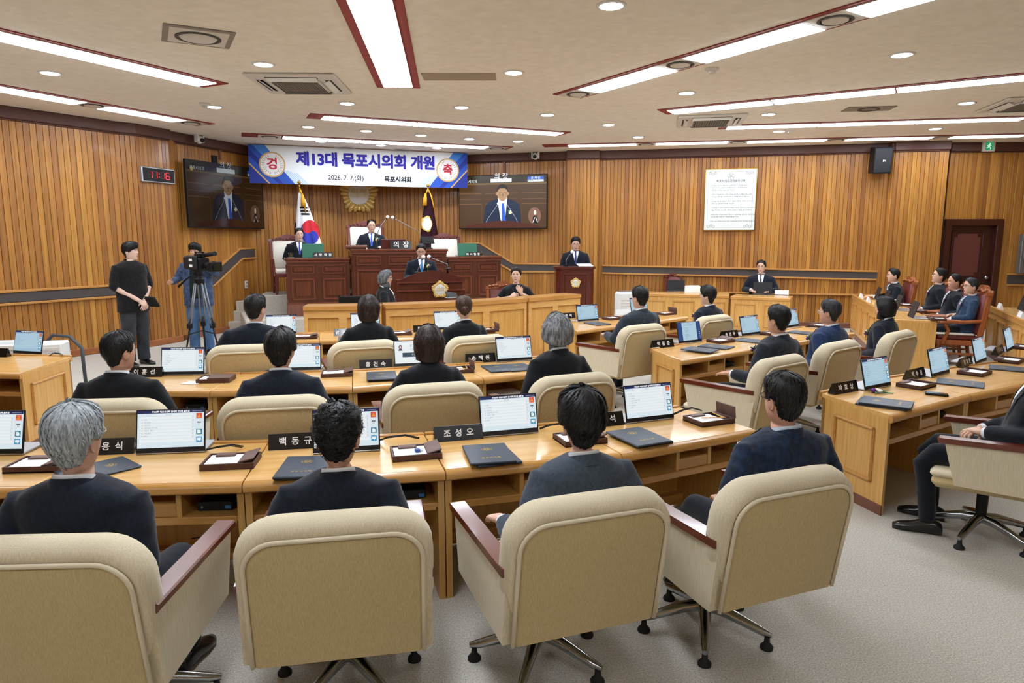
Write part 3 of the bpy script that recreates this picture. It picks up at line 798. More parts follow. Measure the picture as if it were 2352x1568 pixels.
def moulded(mb0, o, M, x0, x1, z0, z1, b=.035, name='panel', matp=None, matm=None, d=.014):
    """raised panel with a moulding frame on a front face (local x, z; y = -normal)"""
    mb = MB(); mb.M = M
    for (u0, u1, v0, v1) in ((x0, x1, z1 - b * .45, z1), (x0, x1, z0, z0 + b * .45), (x0, x0 + b * .45, z0, z1), (x1 - b * .45, x1, z0, z1)):
        mb.box(u0, u1, -d, .004, v0, v1, .004)
    p = obj(name, MBbox(M, x0 + b, x1 - b, -d * .8, .004, z0 + b, z1 - b, .01), matp, o)
    obj('moulding', mb, matm, p)
    return p
def MBbox(M, *a): mb = MB(); mb.M = M; mb.box(*a); return mb

I4 = Matrix.Identity(4)
t1 = tt(808); t2 = tt(1030); t3 = tt(1150)
zl = zat(735, 592); zc = zat(920, 572, -.12)
def stage_desk(label, x0, x1, ztop, yf, depth, panels, side=None, zb=LZ):
    loc = so + U * ((x0 + x1) / 2) + V * yf
    o = thing('stage_desk', label, 'desk', (loc.x, loc.y, zb), UA, 'rosewood desks on the stage')
    h = ztop - zb; w = (x1 - x0) / 2
    mb = MB(); mb.box(-w, w, 0, depth, .24, h - .05); obj('body', mb, M_dark, o)
    mb = MB(); mb.box(-w - .03, w + .03, -.035, depth + .02, h - .05, h, .012); obj('desk_top', mb, M_darktop, o)
    mb = MB(); mb.box(-w - .012, w + .012, -.018, .0, h - .09, h - .05, .008); obj('cornice_moulding', mb, M_mould, o)
    mb = MB(); mb.box(-w - .02, w + .02, -.03, depth, .0, .22, .004); obj('plinth', mb, M_plinth, o)
    mb = MB(); mb.box(-w - .012, w + .012, -.02, depth, .215, .25, .006); obj('base_moulding', mb, M_mould, o)
    pw = 2 * w / panels
    for k in range(panels):
        a, b = -w + pw * k + .07, -w + pw * (k + 1) - .07
        moulded(None, o, I4, a, b, h - .3, h - .13, .045, 'upper_panel', M_darkp, M_mould)
        moulded(None, o, I4, a, b, .3, h - .38, .07, 'lower_panel', M_darkp, M_mould)
    if side:
        Ms = T(-w, depth, 0) @ rotz(-PI / 2)
        for u0, u1 in ((.06, depth / 2 - .03), (depth / 2 + .03, depth - .06)):
            moulded(None, o, Ms, u0, u1, h - .3, h - .13, .03, 'side_panel', M_darkp, M_mould)
            moulded(None, o, Ms, u0, u1, .3, h - .38, .04, 'side_panel', M_darkp, M_mould)
    return o
stage_desk('left rosewood stage desk with four moulded panels, below the striped flag', 0, t1 - .05, zl, 0, .65, 2, True)
stage_desk('tall middle rosewood stage desk of the seated chairman', t1 + .01, t2 - .06, zc, -.1, .75, 3, True)
stage_desk('right rosewood stage desk with the empty cream chair behind', t2 + .0, t3, zl, 0, .65, 2)

# ------------------------------------------------------------------ emblem with gold petals
def emblem(o, M, R, txt='의회', m_disc=None, n=30, bold=False):
    md = m_disc or mat('emblem_white', 'dfe4e0', .3)
    rd = .52 if bold else .62
    mb = MB()
    for k in range(n):
        t = 2 * PI * k / n; r = R * (.90 + .10 * math.cos(5 * (t - PI / 2))); f = R * PI / n * (1.0 if bold else .9)
        mb.M = M @ rotz(t)
        mb.tube([(R * rd * .9, 0, R * .03), (r * .75, 0, R * .12), (r * .92, 0, R * .09), (r, 0, R * .015)], [f * .6, f * .85, f * 1.0, f * .45], 7)
    obj('petal_ring', mb, M_gold, o, 60)['kind'] = 'stuff'
    mb = MB(); mb.M = M; mb.prism([(R * (.82 + .09 * math.cos(5 * (t - PI / 2))) * math.cos(t), R * (.82 + .09 * math.cos(5 * (t - PI / 2))) * math.sin(t)) for t in [2 * PI * k / 40 for k in range(40)]], 0, R * .05); obj('backing', mb, M_gold, o)
    mb = MB(); mb.M = M; mb.lathe([(R * rd, R * .02), (R * rd, R * .13), (R * rd * .9, R * .16), (0, R * .17)], 30); obj('disc', mb, md, o, 40)
    me = text_mesh(txt, R * rd * .9, M_gold, R * .02); link('lettering', me, o, M @ T(0, 0, R * .175))
    return o

# ------------------------------------------------------------------ lectern
lc = plan(991, 660, 1.0); 
ld = 11.3; q = Q(991, 650, ld)
LO = thing('lectern', 'wide mahogany lectern with a curved crest and gold emblem, before the stage', 'lectern', (q.x, q.y, 0), UA)
w = .535; hb = 1.13
mb = MB(); mb.box(-w, w, 0, .5, 0.06, hb, .01); obj('body', mb, M_lect, LO)
mb = MB(); mb.box(-w - .03, w + .03, -.03, .53, 0, .08, .01); obj('plinth', mb, M_lectm, LO)
mb = MB()
cr = [(-w - .03, hb)] + [(x, hb + .045 + .15 * max(0, math.cos(x / (w + .02) * PI / 2 * 1.02)) ** 1.15) for x in [(-w - .03) + (2 * w + .06) * k / 24 for k in range(25)]] + [(w + .03, hb)]
mb.M = Matrix(((1, 0, 0, 0), (0, 0, -1, 0), (0, 1, 0, 0), (0, 0, 0, 1)))
mb.prism(cr, -.0, .035, .0); obj('curved_crest', mb, M_lect, LO, 30)
mb = MB(); mb.box(-w, w, 0.02, .5, hb, hb + .03); obj('reading_top', mb, M_lect, LO)
for z, ww in ((hb - .0, w + .035), (hb - .135, w + .03), (hb - .31, w - .16), (hb - .4, w - .26)):
    mb = MB(); mb.box(-ww, ww, -.04, .02, z - .014, z + .014, .008); obj('moulding', mb, M_lectm, LO)
for s in (-1, 1):
    mb = MB(); mb.box(s * w - .045, s * w + .045, -.02, .1, .08, hb - .14, .01); obj('corner_post', mb, M_lect, LO)
emblem(LO, T(.13, -.045, hb - .12) @ rotx(PI / 2), .15)

# ------------------------------------------------------------------ podium of the announcer
q = Q(1322, 640, 13.6); pa = math.radians(2)
PO = thing('podium', 'narrow mahogany podium with a small round emblem, before the middle pillar', 'podium', (q.x, q.y, 0), pa)
pz = Q(1322, 612, 13.6).z
mb = MB(); mb.prism([(-.38, .12), (-.3, 0), (.3, 0), (.38, .12), (.38, .5), (-.38, .5)], 0, pz - .04); obj('body', mb, M_lect, PO)
mb = MB(); mb.prism([(-.41, .11), (-.32, -.03), (.32, -.03), (.41, .11), (.41, .53), (-.41, .53)], pz - .05, pz, .008); obj('top', mb, M_lect, PO)
moulded(None, PO, I4, -.24, .24, .2, pz - .14, .03, 'front_panel', M_lect, M_lectm)
emblem(PO, T(0, -.02, pz - .32) @ rotx(PI / 2), .105, n=20)

# ------------------------------------------------------------------ curved oak barrier in front of the lectern
BZ = .95
def barrier(a, b, label, panels, bend=0.0):
    a, b = Vector(a), Vector(b); d = (b - a); L = d.length; d.normalize()
    o = thing('oak_barrier', label, 'barrier', (a.x, a.y, 0), math.atan2(d.y, d.x), 'oak barriers before the lectern')
    n = 8 if bend else 1
    f = lambda t: (L * t, -bend * 4 * t * (1 - t))
    def strip(t0, t1, y0, y1, z0, z1, b_=.0, k=None):
        mb = MB(); k = k or n
        ts = [t0 + (t1 - t0) * i / k for i in range(k + 1)]
        rings = []
        for t in ts:
            x, y = f(t); rings.append([(x, y + y0, z0), (x, y + y1, z0), (x, y + y1, z1), (x, y + y0, z1)])
        mb.loft(rings); return mb
    obj('body', strip(.002, .998, 0, .3, 0, BZ - .03), M_deskv, o)
    obj('top_rail', strip(0, 1, -.05, .33, BZ - .055, BZ), M_deskedge, o)
    obj('bottom_rail', strip(.002, .998, -.03, 0, 0, .13), M_deskedge, o)
    obj('upper_rail', strip(.002, .998, -.03, 0, BZ - .16, BZ - .055), M_desk, o)
    for i in range(panels + 1):
        t = i / panels; w_ = .055 / L
        obj('stile', strip(max(.002, t - w_), min(.998, t + w_), -.03, 0, .13, BZ - .16, k=1), M_desk, o)
    for i in range(panels):
        obj('panel', strip(i / panels + .055 / L, (i + 1) / panels - .055 / L, -.004, 0, .13, BZ - .16), M_deskv, o)
    return o
ba = [plan(*q, BZ) for q in ((697, 703), (876, 701), (879, 700), (1208, 684), (1212, 684), (1330, 675))]
barrier(ba[0], ba[1], 'left section of the oak barrier behind the front desk row', 2)
barrier(ba[2] + Vector((.02, .03)), ba[3], 'long curved middle section of the oak barrier under the lectern', 3, .12)
barrier(ba[4], ba[5], 'right section of the oak barrier under the sign language interpreter', 2)

# ------------------------------------------------------------------ executive desks at the right wall
def oak_counter(a, b, depth, h, label, panels, group, out=1, ledge=0.0):
    """a to b: plan line of the front top edge as seen from the hall"""
    a, b = Vector(a), Vector(b); d = b - a; L = d.length; d.normalize()
    o = thing('oak_counter', label, 'counter', (a.x, a.y, 0), math.atan2(d.y, d.x), group)
    mb = MB(); mb.box(.0, L, .02, depth, h - .04, h, .006); obj('counter_top', mb, M_desk, o)
    mb = MB(); mb.box(.0, L, -.01, .03, h - .06 , h + ledge, .01); obj('front_edge', mb, M_deskedge, o)
    mb = MB(); mb.box(.01, L - .01, .012, .04, 0, h - .05); obj('front_board', mb, M_deskv, o)
    for x in (.01, L - .04):
        mb = MB(); mb.box(x, x + .03, .04, depth - .03, 0, h - .04); obj('side_panel', mb, M_deskv, o)
    mb = MB(); mb.box(.01, L - .01, .004, .012, 0, .09); obj('kick_board', mb, M_plinth, o)
    pw = L / panels
    for k in range(panels):
        x0, x1 = k * pw + .08, (k + 1) * pw - .08
        mb = MB()
        for (u0, u1, v0, v1) in ((x0, x1, h - .16, h - .13), (x0, x1, .16, .18), (x0, x0 + .02, .16, h - .13), (x1 - .02, x1, .16, h - .13)):
            mb.box(u0, u1, -.008, .016, v0, v1, .006)
        obj('panel_moulding', mb, M_deskedge, o)
    return o
eh = .74
oak_counter(plan(1470, 673, eh), plan(1675, 678, eh), .6, eh, 'long oak counter with a closed laptop and red chair, at the right wall', 3, 'oak counters along the right wall')
oak_counter(plan(1678, 680, eh), plan(1816, 685, eh), .6, eh, 'oak counter of the lone seated official, under the framed notice', 2, 'oak counters along the right wall')
# officials' long counters at the far right
oh = .75
Nl, Nr, Fl = plan(2050, 733, oh), plan(2151, 741, oh), plan(1957, 679, oh)
OD = (Nr - Nl).length; od = (Nl - Fl).normalized(); on = (Nr - Nl).normalized()
ofc = oak_counter(Fl, Nl, OD, oh, 'long oak counter of the four seated officials at far right', 6, 'counters of the officials', ledge=.035)
mb = MB(); Lf = (Nl - Fl).length; mb.box(Lf - .02, Lf + .01, .02, OD, 0, oh - .03); obj('end_panel', mb, M_deskv, ofc)
F2, N2 = plan(2268, 704, oh), plan(2352, 741, oh)
N2 = N2 + (N2 - F2).normalized() * 1.3
oak_counter(F2, N2, .7, oh, 'empty oak counter with laptops behind the officials, right picture edge', 5, 'counters of the officials', ledge=.035)

# ------------------------------------------------------------------ high backed chairs
def exec_chair(label, loc, rz, m_up, m_fr, group, H=1.2, w=.3, seat=.46, cushion=None, carve=True, m_crest=None):
    o = thing('carved_armchair', label, 'chair', loc, rz, group)
    M = T(0, -.24, seat) @ rotx(.12); h = H - seat
    for s in (-1, 1):
        mb = MB(); mb.M = M; mb.box(s * w - .03, s * w + .03, -.05, .02, -.1, h - .08, .012); obj('back_post', mb, m_fr, o)
    mb = MB(); mb.M = M; mb.box(-w + .03, w - .03, -.03, .05, .04, h - .1, .03); obj('back_cushion', mb, m_up, o, 50)
    mb = MB(); mb.M = M @ Matrix(((1, 0, 0, 0), (0, 0, -1, 0), (0, 1, 0, 0), (0, 0, 0, 1)))
    pts = [(-w - .04, h - .12)] + [(x, h - .035 + .035 * math.cos(x / w * 2.6) + (.02 if abs(x) < w * .35 else 0)) for x in [(-w - .04) + (2 * w + .08) * k / 20 for k in range(21)]] + [(w + .04, h - .12)]
    mb.prism(pts, -.03, .05, .01); cr = obj('carved_crest', mb, m_crest or m_fr, o)
    if carve:
        mb = MB(); mb.M = M
        for k in range(9):
            t = (k - 4) / 4 * w * .85; mb.ball((t, -.05 if False else .035, h - .065 + .01 * math.cos(k * 2)), (.028, .03, .022), 8, 5); mb.ball((t, -.055, h - .065), (.028, .02, .022), 8, 5)
        obj('carving', mb, m_crest or m_fr, cr, 180)
    mb = MB(); mb.box(-w, w, -.26, .28, seat - .12, seat - .04, .012); obj('seat_rail', mb, m_fr, o)
    mb = MB(); mb.box(-w + .015, w - .015, -.24, .27, seat - .05, seat + .04, .03); obj('seat_cushion', mb, m_up, o, 60)
    if cushion:
        mb = MB(); mb.box(-w + .01, w - .01, -.2, .3, seat + .03, seat + .055, .012); obj('seat_pad', mb, cushion, o, 60)
    for s in (-1, 1):
        mb = MB(); mb.tube([(s * w, -.27, seat + .25), (s * (w + .02), -.05, seat + .225), (s * (w + .03), .15, seat + .23), (s * (w + .03), .27, seat + .215)], [.028, .028, .034, .03], 8); obj('armrest', mb, m_fr, o, 60)
        mb = MB(); mb.tube([(s * (w + .02), .2, seat + .2), (s * (w + .005), .14, seat + .1), (s * w, .2, seat - .1)], [.028, .026, .03], 8); obj('arm_support', mb, m_fr, o, 60)
        for y, dy in ((.24, .03), (-.23, -.06)):
            mb = MB(); mb.tube([(s * (w - .03), y, seat - .08), (s * (w - .03), y + dy * .4, .2), (s * (w - .02), y + dy, 0)], [.035, .028, .022], 8); obj('leg', mb, m_fr, o, 60)
        mb = MB(); mb.box(s * (w - .03) - .012, s * (w - .03) + .012, -.25, .25, .16, .19, .004); obj('stretcher', mb, m_fr, o)
    return o
def onstage(px, off, z): 
    p = so + V * off + U * tt(px, off); return (p.x, p.y, z)
# facing the hall: heading = stage angle + 180 degrees
PZ = .75
ca = UA + PI
exec_chair('cream carved armchair of the man seated at the left stage desk', onstage(668, 1.1, PZ), ca + .1, M_cream, M_carve, 'carved cream armchairs on the stage', H=Q(668, 541, onstage(668, 1.35, 0)[1]).z - PZ, w=.33)
q = onstage(850, 1.2, PZ + .13)
exec_chair('cream carved armchair of the chairman in the middle of the stage', q, ca + .1, M_cream, M_carve, 'carved cream armchairs on the stage', H=Q(850, 509, q[1] + .2).z - PZ - .13, w=.36)
q = onstage(1028, 1.1, PZ)
exec_chair('empty cream carved armchair at the right stage desk', q, ca, M_cream, M_carve, 'carved cream armchairs on the stage', H=Q(1028, 537, q[1] + .2).z - PZ, w=.33)
mb = MB(); mb.M = MS; mb.box(t1 + .15, t2 - .1,   .75, 1.9, .75, .88, .01); tag(obj('floor_dais', mb, M_carpet), kind='structure')
# red leather chairs
q = Q(1578, 650, 14.55); exec_chair('empty red leather chair at the long counter, white cushion beside', (q.x, q.y, 0), PI + .2, M_leather, M_carve, 'red leather armchairs', H=Q(1578, 624, 14.7).z, w=.34)
q = Q(1160, 680, 11.35); IC = (q.x, q.y); exec_chair('reddish wooden leather chair of the sign language interpreter', (q.x, q.y, 0), PI + .12, M_leather, M_orange, 'red leather armchairs', H=Q(1155, 648, 11.5).z, w=.26)
# ================================================================== laptops, nameplates, trays, folders
def screen_children(dp, w, h, pale=False, kind='list'):
    """content of a display w x h, origin at its centre, drawn as flat printed shapes just above it"""
    W_, R_, G_ = (M_scr2, M_scr2w, M_scr2g) if pale else (M_scr, M_scrw, M_scrg)
    z = .0012
    if kind == 'list':
        mb = MB(); mb.rect(-w / 2, w / 2, h / 2 - h * .075, h / 2, z); link('header_bar', SM('hb%d' % pale, mb, M_scrh), dp)
        mb = MB()
        for k in range(8): y = h * .30 - k * h * .088; mb.rect(-w * .47, w * .36, y - h * .036, y + h * .036, z)
        mb.rect(-w * .3, w * .34, h * .355, h * .40, z)
        tag(link('list_rows', SM('lr%d' % pale, mb, R_), dp), kind='stuff')
        if 'st%d' % pale not in SMC:
            mb = MB(); me = text_mesh('제405회 목포시의회 임시회 제1차 본회의', h * .058, M_scrt, res=1, bold=.0006); mb.add_mesh(me, T(-w * .0, h * .462, z * 2), 0)
            mb.add_mesh(text_mesh('2026.07.07. 화 11:16', h * .03, M_scrt, res=1), T(w * .4, h * .462, z * 2), 0)
            mb.add_mesh(text_mesh('의사일정', h * .045, M_scrg, res=1), T(-w * .03, h * .378, z * 2), 1)
            mb.add_mesh(text_mesh('01. 개식\n02. 국기경례\n03. 의원선서\n04. 의원윤리강령 낭독\n05. 개원사 · 축사\n06. 기념 촬영\n07. 폐식', h * .045, M_scrg, res=1, ax='LEFT', lead=1.63), T(-w * .44, h * .036, z * 2), 1)
            for k in range(7):
                x = w * .335; y = h * .30 - k * h * .088
                mb.mi = 1; mb.line([(x - .003, y + .004), (x + .003, y + .004), (x + .003, y - .004), (x - .003, y - .004), (x - .003, y + .004)], .0012, z * 2)
            SMC['st%d' % pale] = mb.mesh('screen_text', [M_scrt, G_], None, False)
        tag(link('screen_text', SMC['st%d' % pale], dp), kind='stuff')
        for k, (m, y) in enumerate(((M_icr, .33), (None, .12), (M_ict, -.10), (M_icb, -.31))):
            key = 'ic%d' % k
            if key not in SMC:
                mb = MB(); a = h * .075; x = w * .43; y *= h
                c = [(x + sx * a - (sx * .004 if 1 else 0), y + sy * a) for sx, sy in ((-1, -1), (1, -1), (1, 1), (-1, 1))]
                if k == 0:
                    mb.rect(x - a, x + a, y - a, y + a, z); mb.mi = 1; mb.poly([(x - a * .7, y - a * .6, z * 2), (x + a * .7, y - a * .6, z * 2), (x, y + a * .75, z * 2)])
                    mb.mi = 2; mb.line([(x, y + a * .35), (x, y - a * .15)], a * .18, z * 3); mb.line([(x, y - a * .3), (x, y - a * .45)], a * .18, z * 3)
                    mats = [M_icr, M_ico, M_icr]
                elif k == 1:
                    mb.rect(x - a * .7, x + a * .7, y - a * .6, y + a * .3, z); mb.mi = 1; mb.rect(x - a * .7, x + a * .7, y + a * .3, y + a * .65, z); mb.add_mesh(text_mesh('23', a * .9, M_icd, res=1), T(x, y - a * .15, z * 2), 1); mats = [M_scrw, M_icd]
                elif k == 2:
                    mb.rect(x - a, x + a, y - a, y + a, z); mb.mi = 1; mb.poly([(x - a * .6, y - a * .7, z * 2), (x + a * .6, y - a * .7, z * 2), (x + a * .6, y + a * .3, z * 2), (x + a * .2, y + a * .7, z * 2), (x - a * .6, y + a * .7, z * 2)]); mats = [M_ict, M_scrw]
                else:
                    mb.rect(x - a, x + a, y - a, y + a, z); mb.mi = 1; mb.rect(x - a * .7, x + a * .7, y - a * .3, y + a * .6, z * 2); mb.poly([(x - a * .1, y - a * .3, z * 2), (x + a * .1, y - a * .7, z * 2), (x + a * .35, y - a * .3, z * 2)]); mats = [M_icb, M_scrw]
                SMC[key] = mb.mesh('icon', mats, None, False)
            link('icon', SMC[key], dp)
    elif kind == 'doc':
        mb = MB(); mb.rect(-w * .32, w * .32, -h / 2, h / 2, z); link('document_page', mb.mesh('p', M_scr2w, None, False), dp)
        mb = MB()
        for k, (n, L) in enumerate(((0, 22), (1, 30), (3, 10), (4, 14), (5, 12), (6, 9), (8, 12), (9, 16), (10, 8), (11, 6))):
            mb.rect(-w * .2, -w * .2 + L * w * .012, h * .42 - n * h * .075, h * .42 - n * h * .075 + .0025, z * 2)
        tag(link('document_lines', mb.mesh('l', M_scr2g, None, False), dp), kind='stuff')
        mb = MB()
        for k in range(4): mb.rect(w * .43, w * .46, -h * .1 - k * .1 * h, -h * .06 - k * .1 * h, z)
        link('icon', mb.mesh('l', M_scr2w, None, False), dp)
    elif kind == 'photo':
        mb = MB(); mb.rect(-w * .3, w * .3, -h * .22, -h * .02, z); link('vote_button', mb.mesh('b', scr('screen_slate', '2f4858'), None, False), dp)
        mb = MB(); mb.mi = 0; mb.disc((-w * .35, h * .24), h * .075, 16, z, h * .1); mb.mi = 1; mb.disc((-w * .35, h * .23), h * .045, 12, z * 2, h * .06); mb.mi = 0; mb.poly([(-w * .35 - h * .1, h * .08, z), (-w * .35 + h * .1, h * .08, z), (-w * .35 + h * .05, h * .17, z), (-w * .35 - h * .05, h * .17, z)])
        link('portrait_photo', mb.mesh('b', [M_icd, scr('screen_skin', 'eec9b0')], None, False), dp)
        link('screen_text', text_mesh('홍건숙', h * .13, M_scrg, res=1), dp, T(0, h * .27, z)); link('screen_text', text_mesh('홍건숙 의원님', h * .06, M_scrg, res=1), dp, T(0, h * .13, z))
        link('screen_text', text_mesh('승인', h * .11, M_scrt, res=1), dp, T(0, -h * .12, z * 2))
SMC = {}
def SM(key, mb, m):
    if key not in SMC: SMC[key] = mb.mesh(key, m, None, False)
    return SMC[key]
def prim(key, fn):
    if key not in SMC: SMC[key] = fn()
    return SMC[key]
M_bezel = mat('bezel_black', '16171a', .35)
def laptop(loc, rz, label, kind='list', pale=False, lean=.24, group='open laptops on the council desks', closed_back=False, w=.355, h=.235):
    """slim laptop on a desk; local -Y is the viewer's side; the keyboard half lies behind as a stand"""
    o = thing('laptop', label, 'laptop', loc, rz, group)
    def base():
        mb = MB(); mb.box(-w / 2, w / 2, .0, .21, 0, .012, .004); return mb.mesh('base', M_silver)
    link('base', prim('lb', base), o)
    M = T(0, .0, .006) @ rotx(-lean)
    def lid():
        mb = MB(); mb.box(-w / 2, w / 2, 0, .009, 0, h, .003); return mb.mesh('lid', M_bezel)
    ld_ = link('lid', prim('ll', lid), o, M)
    if kind == 'back':
        ld_.data = prim('llb', lambda: MB().box(-w / 2, w / 2, 0, .009, 0, h, .003).mesh('lid', M_dgrey)); return o
    dw, dh = w - .016, h - .036
    mdp = {'list': M_scr2 if pale else M_scr, 'doc': M_scrn, 'photo': M_scrw}[kind]
    dp = link('display', prim('ld%s%d' % (kind, pale), lambda: (lambda mb: (mb.rect(-dw / 2, dw / 2, -dh / 2, dh / 2), mb.mesh('display', mdp, None, False))[1])(MB())), o, M @ T(0, -.0012, h / 2 + .011) @ rotx(PI / 2))
    screen_children(dp, dw, dh, pale, kind)
    return o
def nameplate(loc, rz, txt, label, w=.285, h=.082, size=.047, group='black nameplates on the council desks', m=None, mt=None, glare=False):
    o = thing('nameplate', label, 'nameplate', loc, rz, group)
    def body():
        mb = MB(); mb.M = Matrix(((0, 0, 1, 0), (1, 0, 0, 0), (0, 1, 0, 0), (0, 0, 0, 1)))
        mb.prism([(-.032, 0), (.032, 0), (.004, h), (-.004, h)], -w / 2, w / 2); return mb.mesh('prism', m or M_nplate)
    link('body', prim('np%s%s%s' % (w, h, (m or M_nplate).name), body), o)
    if txt:
        an = math.atan2(.028, h)
        link('lettering', text_mesh(txt, size, mt or M_text_w, .0, 3, bold=size * .02, spacing=1.22), o, T(0, -.0185, h * .49) @ rotx(PI / 2 - an) @ T(0, 0, .0012))
    return o
M_nplate = mat('nameplate_black', '0d0d0f', .22, coat=.5)
def tray(loc, rz, label, flap='shut', group='brown leather desk trays'):
    o = thing('desk_tray', label, 'desk tray', loc, rz, group)
    def b():
        mb = MB(); w, d, t = .13, .095, .012
        mb.box(-w, w, -d, d, 0, .008); return mb.mesh('tray', M_tray)
    link('tray_bottom', prim('tr', b), o)
    def rims():
        mb = MB(); mb.box(-.13, .13, -.095, -.085, 0, .032, .002); return mb.mesh('r', M_tray)
    def rims2():
        mb = MB(); mb.box(-.13, -.12, -.085, .085, 0, .032, .002); return mb.mesh('r', M_tray)
    link('rim', prim('r1', rims), o); link('rim', prim('r1', rims), o, T(0, .18, 0)); link('rim', prim('r2', rims2), o); link('rim', prim('r2', rims2), o, T(.25, 0, 0))
    def pap():
        mb = MB(); mb.box(-.116, .058, -.08, .08, .008, .026, .001); return mb.mesh('p', M_paper)
    link('paper_pad', prim('pp', pap), o)
    def clip():
        mb = MB(); mb.box(-.09, .01, .04, .09, .026, .036, .004); return mb.mesh('c', M_flap)
    link('pad_clip', prim('pc', clip), o)
    def fl():
        mb = MB(); mb.box(-.04, .04, -.09, .09, -.004, .004, .003); return mb.mesh('f', M_flap)
    if flap == 'shut': link('pen_lid', prim('pf', fl), o, T(.09, 0, .042) @ roty(-.25))
    elif flap == 'up': link('pen_lid', prim('pf', fl), o, T(.132, 0, .065) @ roty(1.45))
    elif flap == 'long':
        link('pen_lid', prim('pf2', lambda: MB().box(-.045, .13, -.09, .09, -.005, .005, .003).mesh('f', M_flap)), o, T(-.0, 0, .036))
    if flap == 'up':
        for k, (c, y) in enumerate((('e8cf3a', .05), ('3b49a8', .02), ('c23a3a', -.01), ('2a2a2a', -.04))):
            mb = MB(); mb.cyl((.075, -.07 + y * .3, .03), (.1, .07 + y * .3, .03 + .004 * k), .004, None, 8); obj('pen', mb, mat('pen_%d' % k, c, .4), o)
        mb = MB(); mb.cyl((-.06, .0, .031), (.08, -.06, .034), .0035, None, 6); obj('pencil', mb, mat('pencil_orange', 'e39a3a', .5), o)
    return o
def folder(loc, rz, label, group='navy leather folders', n=1):
    o = thing('folder', label, 'folder', loc, rz, group)
    link('cover', prim('fo', lambda: MB().box(-.12, .12, -.16, .16, 0, .012, .004).mesh('c', M_folder)), o)
    def em():
        mb = MB(); mb.M = T(0, .06, .0126)
        for k in range(5):
            t = 2 * PI * k / 5 + PI / 2; mb.ringflat((.018 * math.cos(t), .016 * math.sin(t)), .011, .0145, 14, 0, .7)
        mb.ringflat((0, 0), .012, .016, 18, 0, .8); return mb.mesh('e', M_goldp, None, False)
    link('emblem', prim('fe', em), o)
    link('lettering', text_mesh('목포시의회', .02, M_goldp, 0, 1, bold=.0006, spacing=1.25), o, T(0, -.085, .0126))
    return o
def mini_pc(loc, rz, label):
    o = thing('mini_computer', label, 'computer', loc, rz, 'mini computers in the desk shelves')
    link('case', prim('mp', lambda: MB().box(-.085, .085, -.08, .08, 0, .045, .004).mesh('c', M_dgrey)), o)
    link('sticker', prim('ms', lambda: MB().box(.05, .078, -.0815, -.08, .01, .026).mesh('s', mat('sticker_blue', '3f7fc0', .4))), o)
    link('port', prim('mq', lambda: MB().box(.02, .03, -.081, -.08, .024, .03).mesh('s', M_black)), o)
    link('power_button', prim('mr', lambda: MB().cyl((-.06, -.079, .02), (-.06, -.082, .02), .006, None, 10).mesh('s', M_grey)), o)
    return o
def pxrow(x, y, z=DH): q = P(x, y, z); return (q.x, q.y, z)
def rad(d): return math.radians(d)
def head(p):  # heading of things on the centre arcs: facing the sitter
    v = toC(p); return math.atan2(v.y, v.x) - PI / 2
LAP = 0.13
def put(fn, x, y, rz, *a, z=DH + .001, **k):
    q = P(x, y, z); return fn((q.x, q.y, z), rad(rz), *a, **k)
# laptops: photo point of the middle of the screen's lower edge, heading
ol = 'open laptop '
for x, y, rz, lb, kd, pale in (
    (392, 1042, 8, ol + 'right of the silver haired man', 'list', 0), (-25, 1046, 2, ol + 'cut by the left picture edge in the nearest row', 'list', 0),
    (797, 1040, 11, ol + 'behind the curly haired man head', 'list', 0), (1172, 1000, 17, ol + 'left of the grey suit man, above two folders', 'list', 0), (1495, 968, 22, ol + 'right of the grey suit man, beside the pen tray', 'list', 0),
    (419, 862, 5, ol + 'in the second row, right of the man with hand on the shelf', 'list', 0), (690, 852, 9, ol + 'in the second row behind the parted black hair', 'list', 0), (952, 842, 15, ol + 'with a portrait photo on its screen, second row', 'photo', 0), (1183, 830, 20, ol + 'in the second row, left of the grey haired woman', 'list', 0),
    (646, 768, 9, ol + 'in the front row right of the first man', 'list', 0), (840, 762, 14, ol + 'mostly hidden by the woman with dark wavy hair', 'list', 0), (1030, 757, 20, ol + 'left of the woman with a hair bun', 'list', 0),
    (62, 814, -14, ol + 'on the left block desk before white boxes', 'list', 1),
    (1352, 738, 28, ol + 'at the left end of the far right block', 'list', 1), (1470, 718, 33, ol + 'half hidden by the far grey suit man', 'list', 1),
    (1587, 788, 31, ol + 'showing a document page between blue bars', 'doc', 1), (1726, 770, 36, ol + 'beside the head of the black haired man, middle right block', 'list', 1), (1820, 752, 40, ol + 'right of the black haired man, middle right block', 'list', 1),
    (2018, 892, 32, ol + 'first of the near right block, beside a corsage', 'list', 1), (2162, 862, 37, ol + 'second of the near right block', 'list', 1), (2255, 833, 42, ol + 'third of the near right block', 'list', 1), (2322, 805, 45, ol + 'fourth of the near right block at the picture edge', 'list', 1)):
    put(laptop, x, y, rz, lb, kd, pale)
